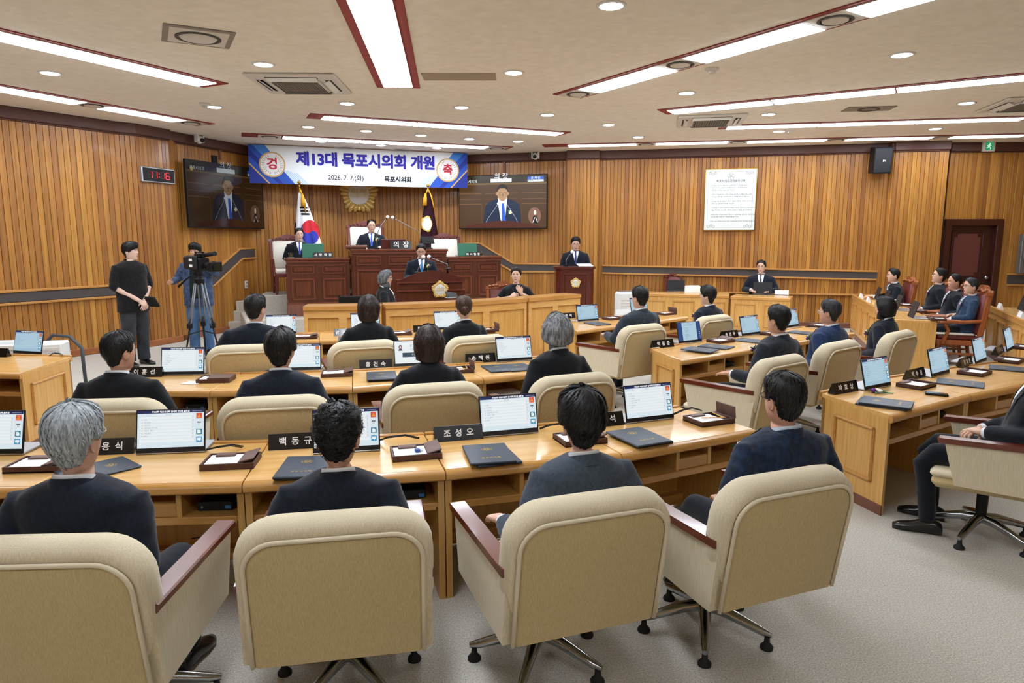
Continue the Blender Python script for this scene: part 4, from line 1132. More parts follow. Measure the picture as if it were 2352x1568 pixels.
# nameplates
nb = 'black nameplate '
for x, y, rz, tx, lb in (
    (248, 1040, 8, '이 용 식', nb + 'half hidden behind the silver haired man'), (680, 1027, 11, '백 동 규', nb + 'left of the curly haired man'), (1052, 1008, 16, '조 성 오', nb + 'before the empty backed chair, nearest row'), (1382, 977, 21, '김 관 석', nb + 'mostly behind the grey suit man head'),
    (335, 864, 4, '이 훈 선', nb + 'shining with glare in the second row'), (603, 852, 8, '임 형 진', nb + 'behind the parted black hair man'), (863, 846, 13, '홍 건 숙', nb + 'beside the photo screen in the second row'), (1103, 831, 18, '손 혜 원', nb + 'left of the second row right laptop'),
    (795, 770, 13, '안 하 늘 이', nb + 'left of the woman with wavy hair, front row'), (975, 761, 18, '장 은 하', nb + 'half hidden between the two front women'),
    (-8, 818, -10, '수 원', nb + 'on the left block desk'),
    (1521, 797, 29, '박 용 준', nb + 'left of the document screen'), (1674, 775, 34, '송 선 우', nb + 'between two laptops, middle right block'),
    (1937, 900, 30, '박 효 상', nb + 'on the corner of the near right block'), (2100, 868, 35, '박 수 경', nb + 'second of the near right block'), (2215, 840, 40, '정 재 훈', nb + 'third of the near right block'), (2292, 812, 44, '최 지 선', nb + 'fourth of the near right block'),
    (1300, 731, 26, '최 환 석', nb + 'left end of the far right block')):
    put(nameplate, x, y, rz, tx, lb)
put(nameplate, 1430, 722, 31, '', 'white glaring nameplate before the far grey suit man', m=mat('nameplate_glare', 'e8ecee', .3))  # white glare on the black plate put into its colour
# leather trays
tb = 'brown leather desk tray '
for x, y, rz, lb, fl in (
    (532, 1065, 8, tb + 'right of the laptop beside the silver haired man', 'shut'), (95, 1072, 4, tb + 'half hidden by the silver haired man', 'shut'), (955, 1045, 14, tb + 'with an eraser, right of the curly haired man', 'shut'), (1332, 1012, 19, tb + 'hidden behind the grey suit man head', 'shut'), (1628, 968, 24, tb + 'standing open with pens and a pencil', 'up'),
    (497, 874, 6, tb + 'with closed long lid, second row', 'long'), (775, 861, 12, tb + 'in the second row beside the nameplate', 'shut'), (1050, 853, 18, tb + 'upright flap, right of the woman at the photo screen', 'up'),
    (703, 776, 10, tb + 'in the front row right of the first laptop', 'shut'), (920, 768, 16, tb + 'in the front row right of the wavy haired woman', 'shut'), (1118, 760, 20, tb + 'in the front row beside the hair bun woman', 'up'),
    (1408, 733, 29, tb + 'in the far right block left of the grey suit man', 'open'), (1530, 722, 33, tb + 'with raised lid in the far right block', 'up'),
    (1655, 785, 33, tb + 'with a dark flap, right of the document screen', 'shut'), (1775, 768, 38, tb + 'behind the black haired man head', 'shut'), (1882, 750, 42, tb + 'left of the man with white framed glasses', 'open'),
    (2104, 887, 36, tb + 'first of the near right block', 'open'), (2238, 858, 40, tb + 'second of the near right block', 'open'), (2318, 830, 43, tb + 'third of the near right block, at the edge', 'open'), (2352, 800, 45, tb + 'last of the near right block', 'open')):
    put(tray, x, y, rz, lb, fl)
# folders
fb_ = 'navy folder with gold crest '
for x, y, rz, lb, lay in (
    (700, 1074, 5, fb_ + 'before the curly haired man', 0), (700, 1076, 7, fb_ + 'under the one before the curly haired man', -1), (1122, 1044, 12, fb_ + 'lying on another, right of the desk seam', 0), (1130, 1048, 18, fb_ + 'askew underneath, right of the desk seam', -1), (1466, 1005, 26, fb_ + 'right of the grey suit man, upper of two', 0), (1470, 1006, 24, fb_ + 'right of the grey suit man, lower of two', -1), (226, 1080, -40, fb_ + 'peeking out beside the silver haired man', 0),
    (876, 864, 12, fb_ + 'in the second row under the nameplate, upper', 0), (878, 866, 13, fb_ + 'in the second row under the nameplate, lower', -1), (1145, 847, 20, fb_ + 'in the second row, left of an open pair', 0), (1190, 845, 20, fb_ + 'in the second row, right of an open pair', 0), (802, 779, 14, fb_ + 'on the front row beside the wavy haired woman', 0),
    (1372, 744, 28, fb_ + 'on the left desk of the far right block', 0), (1608, 804, 48, fb_ + 'front one of two before the document screen', 0), (1645, 797, 50, fb_ + 'rear one of two before the document screen', -1), (1722, 783, 44, fb_ + 'before the black haired man, middle right block', 0), (1845, 765, 42, fb_ + 'right of the black haired man, middle right block', 0),
    (2036, 926, 55, fb_ + 'before the corsage, upper of two', 0), (2028, 929, 54, fb_ + 'before the corsage, lower of two', -1), (2205, 881, 55, fb_ + 'second desk of the near right block', 0), (2322, 848, 55, fb_ + 'third desk of the near right block', 0)):
    z = DH + .001 if lay == -1 else (DH + .0145 if any(abs(x - q[0]) < 40 and abs(y - q[1]) < 9 for q in ((700, 1076), (1130, 1048), (1470, 1006), (878, 866), (2028, 929), (1645, 797))) else DH + .001)
    put(folder, x, y, rz, lb, z=z)
# mini computers in the shelves
for D, lb in ((0, 'nearest row, left of the silver haired man'), (1, 'nearest row, right of the silver haired man'), (2, 'nearest row, right of the curly haired man'), (5, 'second row, beside the hand on the shelf'), (6, 'second row, right of the parted hair man'), (12, 'near right block, first desk'), (13, 'near right block, second desk'), (15, 'middle right block, first desk')):
    o = bpy.data.objects.get('council_desk' + ('' if D == 0 else '.%03d' % D)); n = o['near']
    A_, B_, C_, D_ = (Vector(n[k:k + 2]) for k in (0, 2, 4, 6))
    p = A_.lerp(B_, .83).lerp(C_.lerp(D_, .83), .3)
    mini_pc((p.x, p.y, DH - .205 + .0235), o.rotation_euler.z, 'small dark computer in the desk shelf, ' + lb)
# black cables behind the laptops
for k, (pts, lb) in enumerate((([(470, 1037), (500, 1030), (530, 1026), (556, 1030)], 'black cables right of the laptop beside the silver haired man'), ([(868, 1016), (890, 1008), (930, 1003), (962, 1010)], 'black cables behind the tray with the eraser'), ([(1240, 988), (1262, 980), (1290, 976), (1310, 976)], 'black cables between laptop and grey suit man'), ([(1547, 955), (1570, 945), (1590, 940), (1612, 946)], 'black cables right of the last nearest row laptop'), ([(112, 820), (122, 814), (135, 815), (141, 819)], 'black cable on the left block desk'))):
    mb = MB()
    for d in (0, .02):
        mb.tube([P(x, y - 3, DH + .01 + (.035 if 0 < i < 3 else 0)) + Vector((0, d, 0)) for i, (x, y) in enumerate(pts)], .0035, 5)
    tag(obj('cable', mb, M_black, None, 180), lb, 'cable', 'black cables on the desks')
for x, y, lb in ((497, 1243, 0), ):
    mb = MB(); mb.tube([Q(548, 1170, 3.35), Q(535, 1205, 3.4), Q(510, 1222, 3.45), Q(470, 1232, 3.5), Q(440, 1236, 3.52)], .003, 5); tag(obj('cable', mb, M_black, None, 180), 'thin black cable hanging under the nearest desks', 'cable', 'black cables on the desks')
# eraser, phone, loose corsage, paper sheet
q = P(962, 1036, DH + .03); mb = MB(); mb.M = T(q) @ rotz(.5); mb.box(-.02, .02, -.012, .012, 0, .014, .003); mb.mi = 1; mb.box(-.0205, .005, -.0125, .0125, -.0005, .0145, .002)
tag(obj('eraser', mb, [M_white, mat('eraser_blue', '3558a8', .5)]), 'small blue and white eraser on the paper tray of the nearest row', 'eraser')
o = put(lambda l, r, lb: thing('phone', lb, 'phone', l, r), 2151, 907, 62, 'black phone lying on the near right desk')
mb = MB(); mb.box(-.035, .035, -.075, .075, 0, .016, .006); obj('case', mb, M_black, o, 50); mb = MB(); mb.box(-.03, .03, -.068, .068, .0155, .0175, .0006); obj('screen', mb, mat('phone_glass', '0a0b0d', .1, coat=1), o)
def corsage(M, parent=None, name='corsage', s=1.0, cols=('6d2a8c', 'f1efe6', 'e8d23c')):
    pr = parent
    def b(): pass
    mb = MB(); mb.M = M
    for (x, y, z, r) in ((-.02, .008, .012, .013),): mb.ball((x * s, y * s, z * s), r * s, 8, 6)
    ps = [obj('purple_flower', mb, mat('flower_purple', '6f2a92', .7), pr, 180)]
    for nm, c, pts in (('white_flower', 'f3f1ea', ((.005, -.006, .012, .014), (-.008, -.018, .012, .012))), ('yellow_flower', 'ead648', ((.02, .012, .012, .012),))):
        mb = MB(); mb.M = M
        for (x, y, z, r) in pts:
            for k in range(6): mb.ball(((x + .007 * math.cos(k)) * s, (y + .007 * math.sin(k)) * s, z * s), (r * .55 * s,) * 3, 6, 4)
        ps.append(obj(nm, mb, mat('flower_' + nm, c, .7), pr, 180))
    mb = MB(); mb.M = M
    for k in range(9):
        t = k * .7; L = (.04 + .015 * (k % 3)) * s; c, s_ = math.cos(t), math.sin(t)
        mb.poly([(0, 0, .004 * s), (L * .5 * c - .007 * s * s_, L * .5 * s_ + .007 * s * c, .01 * s), (L * c, L * s_, .008 * s), (L * .5 * c + .007 * s * s_, L * .5 * s_ - .007 * s * c, .01 * s)])
    ps.append(obj('leaves', mb, mat('leaf_green', '4d7a3a', .7), pr))
    ps[-1]['kind'] = 'stuff'
    return ps
o = put(lambda l, r, lb: thing('corsage', lb, 'corsage', l, r), 2014, 901, 20, 'loose corsage of purple and yellow flowers lying on the near right desk')
corsage(rotz(.3), o, s=1.5)
mb = MB(); mb.tube([(.02, -.02, .006), (.05, -.06, .006), (.075, -.08, .004)], .004, 6); obj('ribbon', mb, mat('ribbon_green', '4fb06a', .6), o)
mb = MB(); q = P(440, 879, DH + .0015); mb.M = T(q) @ rotz(rad(-12)); mb.box(-.06, .07, -.055, .055, 0, .002); tag(obj('paper_sheet', mb, M_paper), 'white paper slip on the second row desk beside the long lidded tray', 'paper')

# ================================================================== things on the stage and counters
def gooseneck(name, label, pts, group, head_white=True):
    o = thing(name, label, 'microphone', pts[0], 0, group); b = Vector(pts[0]); L = [Vector(p) - b for p in pts]
    mb = MB(); mb.lathe([(.05, 0), (.05, .02), (.02, .03)], 14); obj('base', mb, M_black, o, 60)
    mb = MB(); mb.tube(L, .007, 6); obj('gooseneck', mb, M_grey, o, 180)
    e = L[-1]; d = (L[-1] - L[-2]).normalized()
    mb = MB(); mb.tube([e - d * .02, e, e + d * .012], [.012, .014, .012], 8); obj('collar', mb, M_black, o, 60)
    mb = MB(); mb.ball(e + d * .03, .034, 12, 8); obj('windscreen', mb, mat('foam_white', 'f0f0f0', .9), o, 180)
    return o
def sp_(px, py, off):   # a point over the stage at a given depth behind its front line
    p = so + V * off + U * tt(px, off); return Q(px, py, p.y)
gm = 'gooseneck microphone with a white foam ball '
p = sp_(866, 562, .35); gooseneck('microphone', gm + 'left of the two before the chairman', [(p.x, p.y, zc), sp_(866, 540, .35), sp_(872, 522, .33), sp_(888, 501, .3)], 'gooseneck microphones')
p = sp_(964, 560, .35); gooseneck('microphone', gm + 'reaching left from the dark tablet on the stage', [(p.x, p.y, zc), sp_(966, 540, .35), sp_(958, 530, .33), sp_(905, 501, .3)], 'gooseneck microphones')
q = Q(1030, 616, ld + .3); gooseneck('microphone', gm + 'arching over the lectern from the right', [(q.x, q.y, q.z - .02), Q(1027, 606, ld + .3), Q(1010, 600, ld + .32), Q(989, 591, ld + .36)], 'gooseneck microphones')
q = Q(958, 622, ld + .3); gooseneck('microphone', gm + 'before the tie of the man at the lectern', [(q.x, q.y, q.z - .04), Q(960, 618, ld + .3), Q(967, 606, ld + .3), Q(971, 594, ld + .3)], 'gooseneck microphones')
q = Q(1300, 606, 13.75); gooseneck('microphone', gm + 'on the podium by the middle pillar', [(q.x, q.y, pz), Q(1300, 598, 13.75), Q(1304, 590, 13.75), Q(1312, 581, 13.75)], 'gooseneck microphones')
M_npg = M_nplate
q = sp_(921, 566, .12); nameplate((q.x, q.y, zc), UA, '의 장', 'large black nameplate of the chairman on the stage desk', .42, .16, .13, 'black nameplates on the stage')
q = sp_(742, 590, .12); nameplate((q.x, q.y, zl), UA, '사 무 국 장', 'small black nameplate on the left stage desk', .36, .1, .062, 'black nameplates on the stage')
q = sp_(1086, 582, .12); nameplate((q.x, q.y, zl), UA, '의 사 팀 장', 'small black nameplate on the right stage desk', .3, .085, .055, 'black nameplates on the stage')
M_green = mat('laptop_green', '1f6a50', .45)
for px, lb in ((720, 'open laptop with a green lid on the left stage desk'), (1075, 'open laptop with a green lid on the right stage desk')):
    q = sp_(px, 590, .22); o = thing('laptop', lb, 'laptop', (q.x, q.y, zl + .001), UA, 'green backed laptops')
    mb = MB(); mb.box(-.2, .2, .02, .28, 0, .015, .004); obj('base', mb, M_silver, o)
    mb = MB(); mb.M = rotx(-.2); mb.box(-.2, .2, 0, .01, 0, .265, .004); obj('lid', mb, M_green, o)
for px, lb in ((668, 'clear cup of green tea on the left stage desk'), (1105, 'clear cup of green tea on the right stage desk')):
    q = sp_(px, 592, .14); o = thing('tea_cup', lb, 'cup', (q.x, q.y, zl + .001), 0, 'cups of green tea')
    mb = MB(); mb.lathe([(.05, 0), (.06, .004), (.06, .008), (0, .008)], 16); obj('saucer', mb, M_white, o, 50)
    mb = MB(); mb.lathe([(.034, .008), (.036, .06), (0, .06)], 16); obj('tea', mb, M_tea, o, 50)
    mb = MB(); mb.lathe([(.036, .008), (.043, .095), (.041, .095), (.0345, .01)], 16); obj('glass', mb, M_glass, o, 60)
q = sp_(818, 570, .2); o = thing('document_box', 'flat brown wooden document box on the middle stage desk', 'box', (q.x, q.y, zc), UA)
mb = MB(); mb.box(-.2, .2, -.12, .12, .03, .075, .006); obj('box_lid', mb, M_plinth, o)
mb = MB(); mb.box(-.18, .18, -.1, .1, 0, .032, .004); obj('box_base', mb, M_dark, o)
q = sp_(890, 566, .3); o = thing('desk_screen', 'brown wooden document stand behind the chairman nameplate', 'stand', (q.x, q.y, zc), UA)
mb = MB(); mb.box(-.12, .36, .0, .03, 0, .19, .005); obj('board', mb, M_lect, o); mb = MB(); mb.box(-.13, .37, -.01, .07, 0, .015, .004); obj('foot', mb, M_dark, o)
q = sp_(985, 566, .3); o = thing('tablet_stand', 'black tilted tablet on a stand beside the chairman', 'tablet', (q.x, q.y, zc), UA + .3)
mb = MB(); mb.M = T(0, 0, .1) @ rotx(-.5); mb.box(-.14, .14, 0, .012, 0, .16, .004); obj('tablet', mb, M_black, o); mb = MB(); mb.box(-.08, .08, -.02, .1, 0, .02, .004); mb.cyl((0, .05, .02), (0, .03, .16), .02); obj('stand', mb, M_dgrey, o)
q = Q(1350, 609, 13.75); o = thing('paper_sheet', 'white sheets lying on the podium of the announcer', 'paper', (q.x - .05, 13.85, pz + .001), 0); mb = MB(); mb.M = rotz(.2) @ rotx(.2); mb.box(-.15, .15, -.1, .1, 0.02, .025); obj('sheet', mb, M_paper, o)
# black folded laptop + objects on the exec counters
eA = plan(1470, 673, eh); eB = plan(1675, 678, eh); ea = math.atan2((eB - eA).y, (eB - eA).x)
def on_counter(px, py, off=.2):
    q = P(px, py, eh); return (q.x, q.y, eh + .001)
laptop(on_counter(1552, 669), ea, 'open laptop seen from behind on the long counter', 'back', group='dark laptops on the right counters', lean=-.18 + .36)
laptop(on_counter(1751, 676), ea - .1, 'open laptop seen from behind before the lone seated official', 'back', group='dark laptops on the right counters', lean=.18)
q = on_counter(1612, 668); nameplate(q, ea, '시 장', 'black nameplate on the long counter by the red chair', .2, .1, .07, 'black nameplates on the right counters')
q = on_counter(1795, 676); nameplate(q, ea, '', 'pale glaring nameplate before the lone seated official', .26, .085, .05, 'black nameplates on the right counters', m=mat('nameplate_glare', 'e8ecee', .3))  # this plate's glare is painted in as a pale colour
q = Q(1586, 655, 14.2); o = thing('cushion', 'white square cushion leaning in the red chair at the long counter', 'cushion', (q.x + .12, 14.35, .52), .2)
mb = MB(); mb.M = rotx(-.3) ; mb.box(-.2, .2, -.05, .05, 0, .36, .045); obj('cover', mb, M_cream, o, 70)
# officials' counter: closed screens seen from behind and white name cards
ofr = math.atan2((Nl - Fl).y, (Nl - Fl).x)
Lf = (Nl - Fl).length
def along_of(px, A_, B_, z):
    best = min((abs(px_of((*(A_.lerp(B_, t / 200)), z))[0] - px), t / 200) for t in range(-20, 260)); return A_.lerp(B_, best[1])
for k, px in enumerate((1968, 1984, 2006, 2035)):
    p = along_of(px, Fl, Nl, oh); w_ = on * .13
    nameplate((p.x + on.x * .07, p.y + on.y * .07, oh + .002), ofr, '', ['farthest white name card on the officials counter', 'second farthest white name card on the officials counter', 'third white name card on the officials counter', 'nearest white name card, behind the bob haired woman'][k], .2, .1, .05, 'white name cards', m=mat('card_white', 'eef0f2', .5))
    laptop((p.x + on.x * .3 + od.x * .05, p.y + on.y * .3 + od.y * .05, oh + .001), ofr, ['farthest open laptop on the officials counter', 'second farthest laptop on the officials counter', 'third laptop on the officials counter', 'nearest laptop on the officials counter, by the bob hair'][k], 'back', group='dark laptops of the officials', lean=.3)
    tray((p.x + on.x * .62 + od.x * .1, p.y + on.y * .62 + od.y * .1, oh + .001), ofr + PI, ['farthest leather tray on the officials counter', 'second farthest leather tray on the officials counter', 'third leather tray on the officials counter', 'nearest leather tray on the officials counter'][k], 'open', 'leather trays of the officials')
of2 = math.atan2((N2 - F2).y, (N2 - F2).x); on2 = Vector((-(N2 - F2).y, (N2 - F2).x)).normalized(); on2 = on2 if on2.x > 0 else -on2
for k, px in enumerate((2284, 2330, 2362)):
    p = along_of(px, F2, N2, oh)
    nameplate((p.x + on2.x * .07, p.y + on2.y * .07, oh + .002), of2, '', ['white name card on the empty right counter, farther', 'white name card on the empty right counter, nearer', 'white name card on the right counter past the picture edge'][k], .22, .1, .05, 'white name cards', m=mat('card_white', 'eef0f2', .5))
    laptop((p.x + on2.x * .32, p.y + on2.y * .32, oh + .001), of2, ['first dark laptop on the empty right counter', 'second dark laptop on the empty right counter', 'third dark laptop at the right picture edge'][k], 'back', group='dark laptops of the officials', lean=.3)
    tray((p.x + on2.x * .56, p.y + on2.y * .56, oh + .001), of2 + PI, ['farther leather tray on the empty right counter', 'nearer leather tray on the empty right counter', 'leather tray on the right counter past the edge'][k], 'open', 'leather trays of the officials')

q = Q(1042, 694, 10.35); o = thing('tablet_stand', 'dark tablet with a pale rim standing on the oak barrier by the hair bun', 'tablet', (q.x, 10.35, BZ + .002), UA + .3)
mb = MB(); mb.M = roty(.15) @ rotx(-.9); mb.box(-.1, .1, 0, .012, 0, .14, .004); obj('tablet', mb, M_dgrey, o); mb = MB(); mb.box(-.1, .1, -.02, .1, 0, .012, .004); obj('stand', mb, M_silver, o)
mb = MB(); n_ = bpy.data.objects['council_desk.008']['near']; A_, B_, C_, D_ = (Vector(n_[k:k + 2]) for k in (0, 2, 4, 6)); p = A_.lerp(B_, .25).lerp(C_.lerp(D_, .25), .25)
mb.M = T(p.x, p.y, DH - .181) @ rotz(.4); mb.box(-.15, .15, -.1, .1, 0, .004); tag(obj('paper_sheet', mb, M_paper), 'white sheets lying in the desk shelf before the grey haired woman', 'paper')
# ================================================================== people
from mathutils import noise as NZ
def gs(x): return math.exp(-x * x)
def lerp_table(tab, t):
    if t >= tab[0][0]: return tab[0][1:]
    for a, b in zip(tab, tab[1:]):
        if a[0] >= t >= b[0]:
            u = (a[0] - t) / (a[0] - b[0]); return tuple(p + (q - p) * u for p, q in zip(a[1:], b[1:]))
    return tab[-1][1:]
HEAD = [(1.0, .004, .004, .004), (.985, .020, .024, .026), (.96, .037, .046, .047), (.92, .052, .064, .064), (.86, .064, .078, .079), (.78, .0715, .087, .089), (.70, .0755, .0905, .095), (.62, .0765, .0905, .0965), (.54, .0762, .089, .096), (.46, .075, .090, .092), (.38, .0725, .0905, .084), (.30, .0685, .091, .075), (.22, .063, .0905, .067), (.14, .056, .089, .062), (.07, .047, .086, .059), (.02, .038, .080, .058), (-.01, .046, .058, .057), (-.05, .052, .042, .057), (-.12, .054, .038, .058), (-.22, .057, .040, .061), (-.34, .068, .048, .066)]
HH = .232
LEV = [1.0, .985, .96, .92, .86, .80, .74, .69, .655, .62, .59, .56, .53, .50, .47, .44, .415, .39, .365, .34, .31, .285, .265, .245, .225, .205, .185, .16, .13, .10, .07, .04, .015, -.01, -.05, -.12, -.22, -.34]
def head_pt(a, t, face=True, fat=1.0):
    w, f, b = lerp_table(HEAD, t)
    if t < .45: w *= 1 + (fat - 1) * min(1, (.45 - t) / .2)
    ca, sa = math.cos(a), math.sin(a)
    j = .42 * max(0, min(1, (.42 - t) / .42)) if t > -.005 else .1
    x = w * sa * (1 - j * max(0, ca)); y = (f if ca > 0 else b) * (abs(ca) ** .92) * (1 if ca > 0 else -1)
    if face and ca > 0:
        n = 0
        if .355 < t < .62:
            pr = (.62 - t) / .21 if t > .41 else max(0, 1 - (.41 - t) / .055)
            wd = .0085 + .006 * gs((t - .405) / .05)
            n += .021 * min(1, pr) * gs(x / wd)
        ax = abs(x)
        n -= .0075 * gs((ax - .031) / .014) * gs((t - .535) / .042)
        n += .0045 * gs((ax - .028) / .024) * gs((t - .61) / .03)
        n += .006 * gs(x / .021) * (gs((t - .252) / .016) + gs((t - .20) / .018)) - .002 * gs(x / .022) * gs((t - .226) / .008)
        n -= .004 * gs(x / .018) * gs((t - .15) / .025)
        n += .004 * gs(x / .018) * gs((t - .06) / .04)
        n += .003 * gs((ax - .045) / .015) * gs((t - .42) / .07)
        y += n * ca ** .5
    return Vector((x, y, (t - .5) * HH))
def warp(u): return u - .42 * math.sin(u)

HAIRLINE = {  # angle from the front (deg) -> level where hair begins
    'short': [(0, .86), (30, .84), (48, .74), (62, .64), (78, .50), (92, .47), (104, .56), (116, .36), (132, .17), (180, .12)],
    'high': [(0, .92), (25, .90), (45, .80), (62, .68), (78, .52), (92, .50), (104, .58), (116, .38), (132, .17), (180, .12)],
    'fringe': [(0, .66), (30, .65), (50, .60), (66, .54), (80, .44), (95, .44), (106, .52), (117, .32), (132, .11), (180, .06)],
    'bob': [(0, .70), (25, .68), (45, .62), (58, .34), (68, .08), (100, .03), (140, .02), (180, .02)],
    'wavy': [(0, .80), (25, .78), (45, .66), (62, .34), (75, .10), (100, -.04), (140, -.08), (180, -.10)],
    'grey_bob': [(0, .74), (25, .72), (45, .62), (60, .44), (72, .24), (100, .14), (140, .08), (180, .05)],
    'bun': [(0, .84), (30, .82), (50, .70), (65, .58), (80, .46), (100, .50), (120, .40), (140, .28), (180, .14)],
}
def hairline(style, a):
    d = abs(math.degrees(a)); tab = HAIRLINE[style]
    for p, q in zip(tab, tab[1:]):
        if p[0] <= d <= q[0]: return p[1] + (q[1] - p[1]) * (d - p[0]) / (q[0] - p[0])
    return tab[-1][1]
def hair_mesh(style, m, Hm, k=1.0, detail=1.0, seed=0.0, vol=1.0, curl=0.0, part=0.0, strands=600, fat=1.0):
    long_ = style in ('bob', 'wavy', 'grey_bob')
    rnd = random.Random(int(seed * 100) + 5)
    def thick(a, t):
        top = .020 + .010 * max(0, math.cos(a)) * (t > .7)
        side = .013 if not long_ else .024
        th = side + (top - side) * max(0, min(1, (t - .62) / .25))
        if not long_:
            th *= max(.3, min(1, (t - .12) / .45))
            if style == 'fringe': th += .006 * (1 if t > .4 else .5)
            if math.cos(a) > .2: th *= max(.32, min(1, (t - hairline(style, a) + .02) / .22))
        else:
            th += .013 * math.sin(PI * max(0, min(1, (.78 - t) / .72)))
            if math.cos(a) > .4: th *= max(.35, min(1, (t - hairline(style, a) + .02) / .25))
        return th * vol
    def pt(a, t, lift=0.0):
        p = head_pt(a, t, False, fat)
        if long_ and t < .42:
            q = head_pt(a, .42, False); p.x, p.y = q.x, (q.y if q.y < 0 else q.y * .95)
        if t > .5: d = Vector((p.x, p.y, p.z * .9)).normalized()
        else: d = Vector((p.x, p.y, 0)).normalized()
        h = hairline(style, a); u = max(0, min(1, (t - h) / (.05 if long_ else .10) + .35)); u = u * u * (3 - 2 * u)
        n = NZ.noise(Vector((math.cos(a) * 5 + seed * 7, math.sin(a) * 5, t * 3)))
        n2 = NZ.noise(Vector((p.x * 60 + seed, p.y * 60, p.z * 60)))
        th = thick(a, t) * (1 + .28 * n) + curl * n2 * .012
        if t >= h - .03: o = -.004 + (th + .004) * u + lift
        else: o = -.006
        return p + d * o
    N = int(56 * detail); lv = [1.0 - .004] + [1 - (1 - (-.1 if long_ else .05)) * k_ / int(30 * detail) for k_ in range(1, int(30 * detail) + 1)]
    mb = MB(); mb.M = Hm
    rings = [[pt(-PI + 2 * PI * i / N, t) for i in range(N)] for t in lv]
    mb.loft(rings)
    # strands: thin ribbons combed from the crown
    for _ in range(strands):
        a0 = rnd.uniform(-PI, PI); t0 = 1 - rnd.random() ** 1.5 * (.9 if not long_ else 1.02)
        h = hairline(style, a0)
        if t0 < h + .03: continue
        L = rnd.uniform(.06, .16) if not curl else rnd.uniform(.03, .07)
        da = rnd.uniform(-.15, .15) + part * .3 + (curl * rnd.uniform(-1.2, 1.2)); wd = rnd.uniform(.0016, .0034)
        pts = []
        for s in range(4):
            f = s / 3; t = max(h - .01, t0 - L * f); a = a0 + da * f
            pts.append((pt(a, t, .0015 + (.003 + curl * .006) * math.sin(PI * min(1, f * .9 + .1)) ), a))
        ids = []
        for (p, a) in pts:
            tn = Vector((math.cos(a), -math.sin(a), 0)) * wd * (1 if len(ids) < 3 else .2)
            ids.append((mb.pt(p - tn), mb.pt(p + tn)))
        for q, r in zip(ids, ids[1:]): mb.face([q[0], q[1], r[1], r[0]])
    if style == 'bun':
        mb.ball((0, -.115, -.005), (.038, .03, .036), 14, 9)
        for k_ in range(3): mb.tube([(.028 * math.cos(t), -.125 - .012 * math.sin(t * 2 + k_), -.005 + .028 * math.sin(t)) for t in [2 * PI * i / 12 for i in range(13)]], .009, 5)
    return mb.mesh('hair', m, 180 if not curl else 180, recalc=False)

SKIN = {}
def skin(c='d9a888'):
    if c not in SKIN:
        e = 'e6cbbb'; cc = ''.join('%02x' % int(.72 * int(c[i:i + 2], 16) + .28 * int(e[i:i + 2], 16)) for i in (0, 2, 4))
        m = mat('skin_' + c, cc, .55, spec=.35); N_, L_, b = nodes(m)
        b.inputs['Subsurface Weight'].default_value = .08; b.inputs['Subsurface Radius'].default_value = (.02, .008, .004); SKIN[c] = m
    return SKIN[c]
M_lip = mat('lips', 'b5706a', .5)
def cloth_mat(name, c1, c2, rough=.85, scale=90, bump=.15):
    return noisy(name, c1, c2, scale, (1, 1, .6), rough, bump, .001, 5, sheen=.15, spec=.2)
SUITS = dict(navy=cloth_mat('suit_navy', '10151f', '171e2c'), dnavy=cloth_mat('suit_dark_navy', '0d1118', '131822'), black=cloth_mat('suit_black', '0c0e12', '12151a'), grey=cloth_mat('suit_grey', '39424d', '444e5a'), tnavy=cloth_mat('suit_textured_navy', '141d2c', '20304a', scale=40), blue=cloth_mat('suit_blue', '17294a', '1e3358'), teal=cloth_mat('suit_slate_blue', '22344c', '2f4663', scale=50), char=cloth_mat('suit_charcoal', '1b2028', '242a33'), slate=cloth_mat('suit_slate', '272f38', '323b45'), shirtblack=cloth_mat('shirt_black', '131214', '1c1a1b', scale=35), denimj=cloth_mat('jacket_blue_check', '2c3a56', '4a5a7c', scale=30), tee=cloth_mat('tee_green_black', '16211f', '1b2725'), ntrous=cloth_mat('trousers_navy', '0f131b', '151a25'), jeans=cloth_mat('jeans_blue', '3d5a80', '5b7ba2', scale=8), bjeans=cloth_mat('jeans_black', '26282c', '3a3c40', scale=7))
M_shirt = mat('shirt_white', 'eef1f5', .8); M_shirtb = mat('shirt_pale_blue', 'd5e2ee', .8)
M_shoe = mat('shoe_black', '0e0e10', .3, coat=.3)
def hairmat(n, c1, c2, rough=.5): return noisy('hair_' + n, c1, c2, 90, (1, 1, .12), rough, .5, .003, 3, spec=.4)
HM = dict(black=hairmat('black', '0b0a0b', '1a1818'), brown=hairmat('brown', '1f1512', '382620'), lbrown=hairmat('light_brown', '3a271d', '5a4232'), silver=hairmat('silver', '8b9297', 'b9c0c4', .55), grey=hairmat('grey', '55565a', '9a9b9e', .55), dgrey=hairmat('dark_grey', '1e1e20', '3c3c40', .55), saltp=hairmat('salt_pepper', '3c3f42', '85898c', .55))
def remesh(mb, voxel, it=6, wr=.0025, seed=0.0, mats=None):
    me = mb.mesh('raw', mats or [])
    def setup(o):
        o.modifiers.clear()
        r = o.modifiers.new('r', 'REMESH'); r.mode = 'VOXEL'; r.voxel_size = voxel; r.adaptivity = 0
        q = o.modifiers.new('s', 'SMOOTH'); q.factor = .5; q.iterations = it
    out = evaluated('mesh', me, setup)
    if wr:
        co = [v.co.copy() for v in out.vertices]; no = [v.normal.copy() for v in out.vertices]; fl = []
        for c, q in zip(co, no):
            fl.extend(c + q * wr * (NZ.noise(Vector((c.x * 9 + seed, c.y * 9, c.z * 16))) + .6 * NZ.noise(Vector((c.x * 22, c.y * 22 + seed, c.z * 30)))))
        out.vertices.foreach_set('co', fl); out.update()
    out.polygons.foreach_set('use_smooth', [True] * len(out.polygons))
    return out
